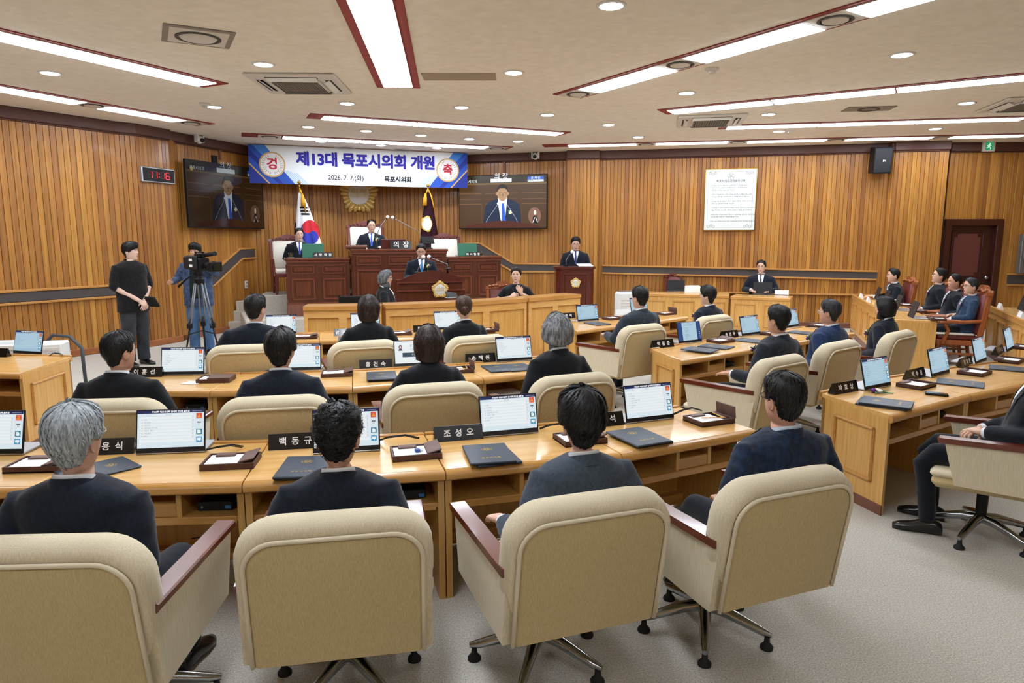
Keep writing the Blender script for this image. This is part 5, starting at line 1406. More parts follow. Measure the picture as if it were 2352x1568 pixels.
def ell(cx, cy, cz, hw, hf, hb, n=28, p=.85):
    return [(cx + hw * math.copysign(abs(math.sin(t)) ** p, math.sin(t)), cy + (hf if math.cos(t) > 0 else hb) * math.copysign(abs(math.cos(t)) ** p, math.cos(t)), cz) for t in [2 * PI * i / n for i in range(n)]]
TORSO = [(.42, .185, .15, .125), (.55, .192, .155, .125), (.68, .184, .135, .118), (.82, .186, .125, .122), (.92, .196, .122, .124), (.975, .196, .110, .116), (1.012, .172, .092, .102), (1.038, .120, .076, .087), (1.06, .074, .060, .068)]
def hand(mb, M, curl=.35, spread=0.0, s=1.0, thumb=.5):
    """palm and five fingers; local x thumb side, y finger direction, z back of the hand"""
    mb.M = M @ Matrix.Scale(s, 4)
    R = []
    for y, hw, h in ((-.02, .026, .017), (0, .028, .018), (.03, .037, .016), (.06, .041, .0145), (.085, .041, .012), (.095, .037, .009)):
        R.append([(hw * math.copysign(abs(math.cos(t)) ** .7, math.cos(t)), y, h * math.copysign(abs(math.sin(t)) ** .7, math.sin(t))) for t in [2 * PI * i / 14 for i in range(14)]])
    mb.loft(R)
    for x, L, ya in ((.031, .068, .082), (.0105, .078, .088), (-.0105, .073, .086), (-.031, .057, .078)):
        p = Vector((x, ya, 0)); pts = [p - Vector((0, .02, 0)), p]; an = curl * .5
        for k, f in enumerate((.45, .32, .23)):
            d = Vector((x * spread * 3, math.cos(an), -math.sin(an))).normalized(); p = p + d * L * f; pts.append(p); an += curl * (1.0 if k == 0 else .8)
        mb.tube(pts, [.0095, .0098, .0088, .0078, .0058], 8)
    p = Vector((.03, .012, -.004)); d = Vector((.62, .75, -.25 - .3 * thumb)).normalized()
    p2 = p + d * .045; d2 = Vector((.3 - .3 * thumb, .9, -.3 - .3 * thumb)).normalized()
    mb.tube([p - d * .02, p, p + d * .03, p2, p2 + d2 * .022, p2 + d2 * .036], [.012, .0135, .0115, .0105, .009, .006], 8)
    mb.M = Matrix.Identity(4)
ARMS = {  # elbow, wrist, finger direction, back-of-hand direction (right side; x is mirrored for the left)
    'armrest': ((.27, -.20, .72), (.292, .05, .732), (.0, 1, -.06), (0, 0, 1)),
    'lap': ((.285, -.12, .72), (.12, .15, .635), (-.5, .8, -.15), (.1, 0.1, 1)),
    'desk': ((.29, .0, .75), (.16, .24, .765), (-.35, .9, -.05), (0, 0, 1)),
    'side': ((.235, -.06, 1.18 - .46), (.235, .0, .94 - .46), (0, .1, -1), (1, 0, 0)),
}
def Vs(p, s): return Vector((p[0] * s, p[1], p[2]))
def person(label, loc, rz, stand=False, scale=1.0, suit='navy', hair='short', hcol='black', hh=0.0, pitch=0.0, roll=0.0, arms=('lap', 'lap'), curl=.35, front=False, tie=None, shirt=M_shirt, glasses=None, cors=None, vox=.014, female=False, lean=.10, detail=.8, strands=500, vol=1.0, hcurl=0.0, skinc='d6a688', trousers='ntrous', short_sleeve=None, fat=1.0, wide=1.06, legs=True, group=None, seed=1.0, jopen=None, collar=True, spread=0.0, part=0.0, legw=1.0):
    """loc: floor point under the figure; rz: body heading; hh: head turn to the left of the body (radians)"""
    o = thing('person', label, 'person', loc, rz, group); o.scale = (scale,) * 3
    dz = .46 if stand else 0.0; y0 = 0.0 if stand else -.13
    ln = 0.0 if stand else lean
    def B(p):   # lean the upper body, lift it when standing
        x, y, z = p; return Vector((x, y + y0 - max(0, z - .5) * ln, z + dz))
    sk = skin(skinc); fz = .93 if female else 1.0; wz = (.87 if female else 1.0) * wide
    # ---- body: head, neck and trunk as one surface, arms and hands
    nb = B((0, .0, 1.065)); hc = nb + Vector((0, .022, .0)) + Vector((0, 0, .5 * HH + .012))
    Rh = rotz(hh) @ rotx(pitch) @ roty(roll)
    Hm = T(nb + Vector((0, .0, .03))) @ Rh @ T(hc - nb - Vector((0, .0, .03))) @ Matrix.Scale(fz if female else 1.0, 4)
    H0 = T(hc)
    mb = MB(); N = 44; rings = []
    for t in LEV:
        u = 1.0 if t > -.03 else (.75 if t > -.08 else (.45 if t > -.15 else (.15 if t > -.3 else 0)))
        r = []
        for i in range(N):
            p = head_pt(warp(-PI + 2 * PI * i / N), t, True, fat); r.append((H0 @ p).lerp(Hm @ p, u))
        rings.append(r)
    for z, w, f, b in TORSO[::-1][1:]:
        rings.append([B(q) for q in [(w * .93 * wz * math.copysign(abs(math.sin(a)) ** .85, math.sin(a)), (f if math.cos(a) > 0 else b) * .9 * math.cos(a), z - .012) for a in [warp(-PI + 2 * PI * i / N) for i in range(N)]]])
    ids = mb.loft(rings)
    for li, t in enumerate(LEV[:-1]):      # lips
        if .185 <= t <= .265:
            for i in range(N):
                a = warp(-PI + 2 * PI * (i + .5) / N)
                if abs(head_pt(a, t).x) < .021 and math.cos(a) > 0: mb.m[li * N + i] = 1
    for s in (-1, 1):
        mb.M = Hm @ T(s * .0765 * (1 + (fat - 1) * .2), -.012, -.012) @ rotz(-s * .35) @ rotx(-.15)
        mb.ball((0, 0, 0), (.010, .019, .032), 10, 8); mb.tube([(s * .007, .0 + .016 * math.sin(t), .027 * math.cos(t)) for t in [(-.9 + k * .42) * -1 for k in range(10)]], .0045, 5)
        mb.M = Matrix.Identity(4)
    slv = []
    for s, key in ((1, arms[0]), (-1, arms[1])):
        E, Wr, D, Up = ARMS[key] if isinstance(key, str) else key
        Sh = B((s * .174 * wz, -.005, .965)); e = Vs(E, s) + Vector((0, y0 if not stand else 0, dz if isinstance(key, str) else 0)); w_ = Vs(Wr, s) + Vector((0, y0 if not stand else 0, dz if isinstance(key, str) else 0))
        if not stand: e.y -= -.13 * 0; 
        d = Vs(D, s).normalized(); up = Vs(Up, s); up = (up - d * up.dot(d)).normalized()
        th = (up.cross(d) if s > 0 else d.cross(up)).normalized()
        slv.append((Sh, e, w_, d, s))
        mb.tube([Sh, Sh.lerp(e, .5), e, e.lerp(w_, .45), w_, w_ + d * .012], [.05 * fz, .046 * fz, .04 * fz, .036 * fz, .027 * fz, .026 * fz], 12)
        Mh = Matrix.Identity(4)
        for i in range(3): Mh[i][0], Mh[i][1], Mh[i][2], Mh[i][3] = th[i], d[i], up[i], (w_ + d * .02)[i]
        hand(mb, Mh, curl, spread, .96 * fz)
    body = obj('body', mb, [sk, M_lip], o, 180)
    # ---- eyes and brows where a face shows
    if front:
        for s in (-1, 1):
            p = head_pt(math.asin(min(1, .031 / .078)) * s * .98, .535); c = Vector((s * .031, p.y - .0015, p.z))
            mb = MB(); mb.M = Hm; mb.ball(c, (.0125, .0045, .0052), 10, 6); ey = obj('eye', mb, mat('eye_white', 'e2dcd6', .3), o, 180)
            mb = MB(); mb.M = Hm; mb.ball(c + Vector((0, .0025, 0)), (.0052, .003, .005), 8, 6); obj('iris', mb, mat('iris_dark', '17110f', .2), ey, 180)
            mb = MB(); mb.M = Hm; mb.tube([c + Vector((s * x, .0035 - abs(x - .002) * .18, .0055 - abs(x) * .16)) for x in (-.013, -.006, .0, .007, .014)], .0014, 5); obj('eyelid', mb, HM['black'], ey)
            mb = MB(); mb.M = Hm
            bp = [head_pt(math.asin(x / .079) * s, .612 + dt) + Vector((0, .003, 0)) for x, dt in ((.014, -.004), (.026, .012), (.038, .013), (.048, -.006))]
            mb.tube(bp, [.0028, .0036, .003, .0012], 5); obj('eyebrow', mb, HM['black'], o)
    hm = hair_mesh(hair, HM[hcol], Hm, 1, detail, seed, vol, hcurl, part, strands, fat)
    link('hair', hm, o)
    if glasses:
        gm = mat('glasses_' + glasses, glasses, .3, .3)
        mb = MB(); mb.M = Hm
        for s in (-1, 1):
            mb.tube([(s * .033 + .021 * math.copysign(abs(math.cos(t)) ** .8, math.cos(t)), .100 - .004 * abs(math.cos(t)), .006 + .015 * math.copysign(abs(math.sin(t)) ** .8, math.sin(t))) for t in [2 * PI * i / 14 for i in range(15)]], .0016, 5, False)
            mb.tube([(s * .054, .097, .012), (s * .073, .07, .013), (s * .081, .0, .012), (s * .080, -.02, .002)], .0016, 5)
        mb.tube([(-.012, .103, .01), (0, .106, .012), (.012, .103, .01)], .0015, 5)
        obj('glasses', mb, gm, o, 180)
    # ---- jacket or top
    sm = SUITS[suit]
    mb = MB()
    mb.loft([[B(q) for q in ell(0, 0, z, w * wz * 1.03, f * (1.1 if not fat > 1.05 else 1.2), b * 1.08)] for z, w, f, b in (TORSO if not stand else ([(.33, .195, .145, .135)] + TORSO))])
    for Sh, e, w_, d, s in slv:
        if short_sleeve is None: pts = [Sh + Vector((-s * .05, 0, -.01)), Sh, Sh.lerp(e, .5), e, e.lerp(w_, .5), w_ - (w_ - e).normalized() * .012]; rr = [.064, .071, .069, .063, .056, .046]
        else:
            en = Sh.lerp(e, short_sleeve) if short_sleeve <= 1 else e.lerp(w_, short_sleeve - 1)
            pts = [Sh + Vector((-s * .05, 0, -.01)), Sh, Sh.lerp(en, .5), en] if short_sleeve <= 1 else [Sh + Vector((-s * .05, 0, -.01)), Sh, Sh.lerp(e, .5), e, en]
            rr = [.062, .068, .068, .066] if short_sleeve <= 1 else [.062, .07, .068, .062, .06]
        mb.tube(pts, [r * (fz if female else 1) for r in rr], 14)
    jm = remesh(mb, vox, 5, .005, seed, [sm])
    jk = link('jacket' if collar else 'shirt', jm, o)
    tree = BVHTree.FromPolygons([v.co for v in jm.vertices], [p.vertices for p in jm.polygons])
    def surf(x, z, off):
        q = B((x, 0, z)); h = tree.ray_cast(Vector((q.x, q.y + .6, q.z)), Vector((0, -1, 0)))
        y = h[0].y if h[0] else q.y + .1
        return Vector((q.x, y + off, q.z))
    def patch(name, L, R_, off, m, par=None, rows=10, cols=4):
        """surface patch between two polylines [(x, z)] on the front of the jacket"""
        def at(pl, u):
            k = u * (len(pl) - 1); i = min(int(k), len(pl) - 2); f = k - i
            return (pl[i][0] + (pl[i + 1][0] - pl[i][0]) * f, pl[i][1] + (pl[i + 1][1] - pl[i][1]) * f)
        mb = MB(); g = []
        for r in range(rows + 1):
            a, b = at(L, r / rows), at(R_, r / rows)
            g.append([mb.pt(surf(a[0] + (b[0] - a[0]) * c / cols, a[1] + (b[1] - a[1]) * c / cols, off)) for c in range(cols + 1)])
        for r in range(rows):
            for c in range(cols): mb.face([g[r][c], g[r][c + 1], g[r + 1][c + 1], g[r + 1][c]])
        return obj(name, mb, m, par or o, 180)
    def neckring(r0, z_b, z_f, hgt, flare, a0, m, name, thick=.006):
        """collar band; a0: half opening at the front (rad)"""
        mb = MB(); rs = []
        for k in range(25):
            a = a0 + (2 * PI - 2 * a0) * k / 24; ca, sa = math.cos(a), math.sin(a)
            zb = z_b + (z_f - z_b) * (.5 + .5 * ca) ** 1.3
            def q(r, z): return B((r * sa, r * ca * .95 - .004, z))
            rs.append([q(r0, zb - hgt), q(r0 - .003, zb), q(r0 + thick * .6, zb + .002), q(r0 + thick + flare, zb - hgt * .95), q(r0 + thick + flare * .9, zb - hgt)])
        mb.loft(rs); return obj(name, mb, m, o, 60)
    if collar:
        neckring(.064 * (fz if female else 1), 1.092, 1.045, .05, .004, .25, shirt, 'shirt_collar', .004)
        neckring(.072 * (fz if female else 1), 1.080, 1.01, .045, .020, .75, sm, 'jacket_collar')
        if not stand and not short_sleeve or stand and short_sleeve is None:
            for Sh, e, w_, d, s in slv:
                mb = MB(); v = (w_ - e).normalized(); mb.tube([w_ - v * .03, w_ + v * .004], [.036, .034], 12); obj('cuff', mb, shirt, o, 60)
    if front and collar:
        ve = jopen or .80
        patch('shirt_front', [(-.058, 1.045), (-.05, .98), (-.006, ve)], [(.058, 1.045), (.05, .98), (.006, ve)], .004, shirt)
        if tie:
            tm = mat('tie_' + tie, tie, .5, sheen=.2)
            tp = patch('tie', [(-.014, 1.03), (-.012, 1.0), (-.022, .86), (-.016, ve)], [(.014, 1.03), (.012, 1.0), (.022, .86), (.016, ve)], .010, tm)
            mb = MB(); c = surf(0, 1.03, .008); mb.ball(c, (.018, .010, .017), 10, 6); obj('tie_knot', mb, tm, tp, 180)
        for s in (-1, 1):
            patch('lapel', [(s * .062, 1.05), (s * .055, .98), (s * .010, ve - .01)], [(s * .10, 1.035), (s * .115, .95), (s * .030, ve - .03)], .009, sm)
    if suit == 'denimj':
        patch('tee_shirt', [(-.05, 1.04), (-.07, .9), (-.085, .7), (-.08, .46)], [(.05, 1.04), (.07, .9), (.085, .7), (.08, .46)], .006, SUITS['tee'])
    if front and not collar and suit == 'shirtblack':
        neckring(.068, 1.085, 1.03, .05, .018, .35, sm, 'collar')
        mb = MB()
        for z in (.98, .90, .82, .74, .66): mb.ball(surf(0, z, .003), .007, 8, 5)
        tag(obj('button', mb, M_dgrey, o, 180), kind='stuff')
    if cors:
        c = surf(cors[0], cors[1], .012); 
        cg = bpy.data.objects.new('corsage', None); COL.objects.link(cg); cg.parent = o
        corsage(T(c) @ rotx(-PI / 2 + .2), cg, s=1.1)
    # ---- trousers and shoes
    if legs:
        tm = SUITS[trousers]; mb = MB(); ank = []
        if stand:
            mb.loft([ell(0, 0, z, w, f, b) for z, w, f, b in ((.80, .175, .12, .13), (.88, .18, .125, .135), (.98, .165, .115, .12))])
            for s in (-1, 1):
                mb.tube([(s * .09, 0, .9), (s * .1, .01, .7), (s * .105, .015, .48), (s * .108, -.01, .25), (s * .11, -.005, .07)], [r * legw for r in (.095, .09, .077, .072, .074)], 14); ank.append((s * .11, .0, s))
        else:
            mb.loft([ell(0, y0 + .0, z, w, f, b) for z, w, f, b in ((.45, .17, .13, .11), (.52, .18, .14, .12), (.60, .17, .12, .11))])
            for s in (-1, 1):
                mb.tube([(s * .09, y0 - .02, .525), (s * .115, y0 + .2, .53), (s * .14, y0 + .42, .525), (s * .142, y0 + .47, .46), (s * .142, y0 + .44, .28), (s * .142, y0 + .42, .08)], [.085, .08, .066, .062, .056, .05], 14); ank.append((s * .142, y0 + .42, s))
        link('trousers', remesh(mb, max(.016, vox), 4, .003, seed, [tm]), o)
        for x, y, s in ank:
            mb = MB(); mb.M = T(x, y, 0) @ rotz(-s * .12)
            R = [[(w * math.cos(t), yy, max(.0, zc_ + h * math.sin(t))) for t in [2 * PI * i / 14 for i in range(14)]] for yy, w, zc_, h in ((-.085, .02, .03, .03), (-.075, .034, .04, .04), (-.03, .038, .05, .05), (.03, .04, .045, .045), (.09, .048, .032, .032), (.15, .045, .025, .026), (.19, .025, .018, .018))]
            mb.loft(R); obj('shoe', mb, M_shoe, o, 180)
    return o
LEC = Vector((LO.location.x, LO.location.y + .5))
def sitter(key, hx, hy, label, hh=None, yl=None, **k):
    """person in the chair `key`; hx, hy: photo point of the top of the head"""
    loc, rz = CH[key]; ln = k.get('lean', .10)
    yh = -.13 - .75 * ln + .02 if yl is None else yl
    f = Vector((-math.sin(rz), math.cos(rz))); r = Vector((math.cos(rz), math.sin(rz)))
    b = Vector((loc.x, loc.y)) + f * yh
    X = (hx - 1176) / FPX; best = 0
    lo, hi = -.4, .4
    for _ in range(40):
        m_ = (lo + hi) / 2; p = b + r * m_
        if px_of((p.x, p.y, 1.28))[0] < hx: lo = m_
        else: hi = m_
    p = b + r * lo
    zt = Q(hx, hy, p.y).z; sc = max(.90, min(1.07, zt / 1.352))
    o = Vector((loc.x, loc.y)) + r * lo
    if hh is None: v = LEC - p; hh = math.atan2(v.y, v.x) - PI / 2 - rz
    else: hh = math.radians(hh) - rz
    return person(label, (o.x, o.y, 0), rz, scale=sc, hh=hh, **k)
hi_ = dict(vox=.011, detail=1.15, strands=1500)
sitter('a1', 155, 915, 'silver haired person in navy suit and glasses, seated at the left of the nearest row', suit='navy', hcol='silver', glasses='b8b8b0', arms=(((.225, -.1, .74), (.11, .15, .635), (-.5, .8, -.15), (.1, .1, 1)), 'lap'), pitch=.05, vol=1.25, seed=1.3, skinc='d3a086', **hi_)
sitter('a2', 770, 922, 'curly black haired person in dark navy suit, seated in the nearest row', suit='navy', hcol='black', arms=('armrest', 'lap'), hcurl=.9, vol=1.35, seed=2.1, skinc='c98e6c', curl=.5, **hi_)
sitter('a3', 1345, 893, 'person in grey suit with swept black hair, hand on the left armrest', suit='grey', hcol='black', arms=('lap', ((.31, -.13, .715), (.31, .12, .725), (.05, 1, -.15), (0, 0, 1))), vol=1.55, curl=.5, seed=3.7, hair='fringe', skinc='dba98f', part=.8, **hi_)
sitter('a4', 1815, 845, 'heavy set person in textured navy jacket and glasses with a corsage, nearest row', suit='tnavy', hcol='black', glasses='2a2c33', arms=('lap', ((.35, -.1, .73), (.2, .1, .67), (-.4, .9, -.1), (0, 0, 1))), seed=4.2, fat=1.12, wide=1.2, shirt=M_shirtb, skinc='c98d70', cors=(-.11, .93), front=True, vox=.011, detail=1.15, strands=1500)
mid_ = dict(vox=.014, detail=.9, strands=700)
sitter('b1', 262, 752, 'person in black suit with right hand at the desk shelf, second row', suit='black', hcol='black', arms=(((.30, -.02, .74), (.34, .26, .70), (.1, 1, -.2), (0, 0, 1)), 'lap'), hh=-22, seed=5.1, skinc='c68c6c', curl=.9, **mid_)
sitter('b2', 640, 748, 'person in navy suit with parted black hair, second row', suit='navy', hcol='black', hair='fringe', arms=('lap', 'lap'), seed=6.4, skinc='d39f84', vol=1.1, **mid_)
sitter('b3', 985, 737, 'person with dark brown bob in black jacket at the photo screen', suit='black', hcol='brown', hair='wavy', female=True, arms=('desk', 'desk'), seed=7.7, vol=1.15, **mid_)
sitter('b4', 1283, 711, 'grey haired person with wavy bob in black jacket, second row', suit='black', hcol='grey', hair='grey_bob', female=True, arms=('lap', 'lap'), seed=8.8, vol=1.3, skinc='d8b09a', **mid_)
sitter('c1', 583, 669, 'person in dark navy suit with black hair, left of the front row', suit='navy', hcol='black', arms=(((.36, .0, .74), (.24, .24, .765), (-.45, .9, -.05), (0, 0, 1)),) * 2, wide=1.2, seed=9.1, skinc='d09a7e', **mid_)
sitter('c2', 845, 668, 'person with dark wavy hair in black jacket, front row', suit='black', hcol='brown', hair='wavy', female=True, arms=('desk', 'desk'), seed=10.4, **mid_)
sitter('c3', 1066, 671, 'person with brown hair in a bun, front row', suit='black', hcol='lbrown', hair='bun', female=True, arms=('desk', 'lap'), seed=11.9, **mid_)
sitter('d1', 1473, 652, 'person in slate grey suit with black hair, far right block', suit='slate', hcol='black', arms=(((.34, .0, .74), (.24, .24, .765), (-.45, .9, -.05), (0, 0, 1)),) * 2, wide=1.14, seed=12.2, **mid_)
sitter('d2', 1632, 652, 'person in navy suit with tousled black hair, far right block', suit='navy', hcol='black', hair='fringe', glasses='c8ccd0', arms=('lap', 'lap'), seed=13.5, skinc='e0b59c', front=True, cors=(-.11, .93), **mid_)
sitter('e1', 1795, 694, 'person in charcoal suit with black hair, middle right block', suit='char', hcol='black', arms=('lap', ((.34, -.05, .715), (.33, .17, .727), (0, 1, -.1), (0, 0, 1))), wide=1.14, seed=14.4, skinc='c88e6e', fat=1.06, front=True, cors=(-.11, .93), **mid_)
sitter('e2', 1918, 682, 'person in blue jacket with white framed glasses', suit='blue', hcol='dgrey', glasses='e8e8ea', arms=('lap', 'lap'), wide=1.16, seed=15.8, skinc='cb9377', fat=1.08, front=True, cors=(-.11, .93), **mid_)
sitter('e3', 2058, 674, 'person with a black bob in navy jacket, right of the middle right block', suit='navy', hcol='black', hair='bob', female=True, glasses='8a8a90', shirt=M_shirtb, arms=('lap', 'lap'), seed=16.6, skinc='e2b9a2', front=True, cors=(-.1, .9), **mid_)
loc, rz = CH['f1']
person('person in dark suit with clasped hands, cut by the right picture edge', (loc.x + .02, loc.y, 0), rz, suit='dnavy', arms=(((.25, -.08, .73), (.06, .19, .67), (-.7, .6, -.1), (0, 0, 1)), ((.25, -.08, .73), (.07, .17, .68), (-.7, .6, -.1), (0, 0, 1))), hh=.4, front=True, lean=.24, curl=.8, vox=.012, detail=.9, strands=600, seed=17.1)
# ---- officials at the far right
def at_head(hx, hy, dep, rz, zt=None, yl=-.19, stand=False):
    q = Q(hx, hy, dep); f = Vector((-math.sin(rz), math.cos(rz))); p = Vector((q.x, q.y)) - f * (yl if not stand else .02)
    return (p.x, p.y, 0), q.z
far_ = dict(vox=.017, detail=.8, strands=300, front=True)
OFF = [(2075, 613, 12.3, 75, 78, dict(label='person with clasped hands leaning forward, first of the officials', suit='dnavy', lean=-.12, glasses='c9ccd0', cors=(-.1, .93), arms=(((.24, .08, .78), (.06, .40, .80), (-.3, .9, .1), (0, 0, 1)), ((.24, .08, .78), (.05, .39, .81), (-.3, .9, .1), (0, 0, 1))), curl=.8, tie='252a45', seed=21.1)),
       (2160, 612, 11.5, 66, 74, dict(label='person in navy suit looking up, second of the officials', suit='dnavy', glasses='3a3a3e', cors=(-.1, .93), arms=('lap', 'lap'), pitch=.18, tie='1f2540', seed=22.3, part=.4)),
       (2200, 625, 10.8, 66, 80, dict(label='person with a patterned tie in dark suit, third of the officials', suit='dnavy', hcol='black', hair='high', cors=(-.1, .92), arms=('lap', 'lap'), tie='9fb0bd', seed=23.4, skinc='c48a6c')),
       (2238, 634, 10.05, 70, 82, dict(label='person in slate blue suit and glasses, nearest official', suit='teal', glasses='202024', hcol='dgrey', cors=(-.1, .93), arms=('armrest', ((.25, .0, .73), (.2, .25, .70), (-.1, 1, -.1), (0, 0, 1))), tie='2f4f7a', curl=.8, seed=24.2, fat=1.05))]
for k, (hx, hy, dep, rz, hd, kw) in enumerate(OFF):
    rz = math.radians(rz); loc, zt = at_head(hx, hy, dep, rz)
    sc = max(.95, min(1.06, zt / 1.352))
    kw = dict(far_, **kw); lb = kw.pop('label')
    person(lb, loc, rz, scale=sc, hh=math.radians(hd) - rz, **kw)
    exec_chair(['red leather chair of the leaning official', 'red leather chair of the second official', 'red leather chair of the third official', 'red leather chair with reddish armrests and a pale seat pad, nearest official'][k], loc, rz, M_leather, M_orange, 'red leather chairs of the officials', H=1.16, w=.29, seat=.42, cushion=M_cream if k == 3 else None)
# ---- lone official at the right wall, stage people
rz = math.radians(160); loc, zt = at_head(1750, 594, 14.05, rz)
person('lone seated person in navy suit and striped tie at the right wall', loc, rz, scale=min(1.08, zt / 1.352), suit='navy', tie='23242c', glasses='5a5a60', hh=math.radians(150) - rz, arms=('desk', 'desk'), seed=31.0, skinc='d8ac94', **far_)
def on_stage_person(hx, hy, off, zf, rz, hd, lb, **kw):
    p = so + V * off + U * tt(hx, off); rz = math.radians(rz); f = Vector((-math.sin(rz), math.cos(rz)))
    zt = Q(hx, hy, p.y).z - zf; sc = max(.9, min(1.08, zt / 1.352)); p = p - f * -.19
    return person(lb, (p.x, p.y, zf + zt - 1.352 * sc), rz, scale=sc, hh=math.radians(hd) - rz, **dict(far_, **kw))
on_stage_person(690, 521, 1.05, PZ, 199, 212, 'person in dark suit and blue tie behind the green laptop, left stage desk', suit='dnavy', tie='2b3fa0', glasses='b0b0b4', seed=32.0, skinc='dfb39b')
on_stage_person(856, 501, 1.15, PZ + .13, 190, 200, 'seated chairman person with blue tie and corsage, middle of the stage', suit='navy', tie='2a55c8', glasses='5a5a60', hair='high', cors=(-.11, .93), seed=33.0, skinc='d9a98e', arms=('desk', 'desk'))
# standing: lectern, podium
def stander(hx, hy, dep, rz, hd, lb, zf=0.0, **kw):
    rz = math.radians(rz); q = Q(hx, hy, dep); zt = q.z - zf; sc = max(.9, min(1.08, zt / 1.803))
    return person(lb, (q.x, q.y, zf + zt - 1.803 * sc), rz, stand=True, scale=sc, hh=math.radians(hd) - rz, **dict(far_, **kw))
stander(967, 556, 12.0, 190, 186, 'person reading at the lectern in navy suit, blue tie and corsage', suit='navy', tie='2c86c8', glasses='6a6a70', pitch=-.26, cors=(-.11, .93), arms=(((.26, .02, 1.19), (.2, .25, 1.17), (-.2, .9, 0), (0, 0, 1)),) * 2, seed=34.0, skinc='cf9c82')
stander(1322, 541, 14.15, 178, 178, 'person reading at the podium in navy suit, dark blue tie and glasses', suit='navy', tie='24346e', glasses='4a4a50', pitch=-.25, arms=(((.26, .02, 1.19), (.18, .25, 1.17), (-.2, .9, 0), (0, 0, 1)),) * 2, seed=35.0, skinc='d9a78e', vol=1.3)
# stenographer and interpreter behind the barrier
rz = math.radians(-85); loc, zt = at_head(882, 621, 10.6, rz)
person('person with dark grey bob in black jacket seen from the side, left of the lectern', loc, rz, scale=min(1.05, zt / 1.31), suit='black', hair='grey_bob', hcol='saltp', female=True, glasses='9a9aa0', hh=math.radians(-97) - rz, pitch=-.05, arms=('desk', 'desk'), seed=36.0, vol=1.1, **far_)
rz = math.radians(176); loc, zt = at_head(1186, 607, 11.2, rz)
person('sign language interpreter person in black short sleeved top, hands raised', loc, rz, scale=min(1.05, zt / 1.31), suit='black', hair='bun', hcol='black', female=True, hh=math.radians(172) - rz, short_sleeve=.75, collar=False, arms=(((.29, .02, .80), (.08, .25, .87), (-.85, .25, .35), (.2, .9, .3)), ((.28, .04, .80), (.10, .27, .93), (-.45, .2, .85), (.3, .9, -.2))), curl=.7, seed=37.0, skinc='e6bfaa', jopen=.9, **far_)
# steno's folding chair
q = Q(812, 690, 10.3); o = thing('folding_chair', 'black folding chair beside the woman left of the lectern', 'chair', (q.x, q.y, 0), .3)
for s in (-1, 1):
    mb = MB(); mb.tube([(s * .2, -.2, 0), (s * .2, .05, .5), (s * .2, .16, .98)], .013, 8); obj('frame_tube', mb, M_black, o, 60)
    mb = MB(); mb.tube([(s * .18, .25, 0), (s * .18, -.15, .47)], .013, 8); obj('leg', mb, M_black, o, 60)
mb = MB(); mb.box(-.18, .18, -.2, .15, .44, .47, .01); obj('seat', mb, M_black, o); mb = MB(); mb.box(-.2, .2, .1, .13, .75, .98, .01); obj('backrest', mb, M_black, o)
# ---- the two men standing at the left wall
q = P(325, 838, 0); sc = Q(298, 553, q.y).z / 1.803
sm_ = person('young person in black shirt and dark jeans standing with clasped hands', (q.x - .05, q.y, 0), math.radians(-118), stand=True, scale=sc, suit='shirtblack', hair='fringe', hcol='black', vol=1.0, hh=math.radians(36), collar=False, short_sleeve=1.15, trousers='bjeans', front=True, arms=(((.27, -.0, 1.16), (.035, .20, .96), (-.55, .5, -.7), (0, .8, .4)), ((.27, -.0, 1.16), (.055, .19, .95), (-.45, .5, -.75), (0, .8, .4))), curl=.7, vox=.014, detail=1.0, strands=700, seed=41.0, skinc='e8c0ae', wide=1.13, legw=1.15)
q = Q(347, 674, q.y - .22); o = thing('clutch_bag', 'black clutch bag held by the young person in the black shirt', 'bag', (q.x, q.y, q.z - .12), math.radians(-118)); mb = MB(); mb.M = roty(.5); mb.box(-.02, .02, -.1, .12, -.08, .09, .015); obj('pouch', mb, M_black, o, 50); mb = MB(); mb.M = roty(.5); mb.box(-.022, .022, -.1, .12, .06, .07, .004); obj('zip', mb, M_dgrey, o)
q = P(470, 812, 0); cmd = q.y; sc = Q(462, 556, q.y).z / 1.803
person('person in blue checked jacket and jeans operating the video camera', (q.x - .03, q.y, 0), math.radians(188), stand=True, scale=sc, suit='denimj', hair='fringe', hcol='black', hh=math.radians(-5), trousers='jeans', front=True, collar=False, arms=(((.30, .02, 1.22), (.33, .22, 1.18), (.1, .9, .1), (1, 0, .3)), ((.30, .05, 1.30), (.18, .36, 1.50), (-.4, .8, .3), (-.6, 0, .8))), curl=.9, vox=.014, detail=.9, strands=500, seed=42.0, skinc='c68f70', wide=1.15, legw=1.15)
# ================================================================== things on the walls and floor
def wall_thing(name, label, cat, A, B, px, py, off=.03, group=None):
    p = onwall(px, py, A, B, off); d = (B - A).normalized()
    o = thing(name, label, cat, p, math.atan2(d.y, d.x), group)
    return o, p
def wsize(A, B, q0, q1):
    s0, z0 = on_s(*q0, A, B); s1, z1 = on_s(*q1, A, B); return abs(s1 - s0), abs(z1 - z0)
RX = rotx(PI / 2)     # flat artwork (x right, y up) to an upright plate facing -Y
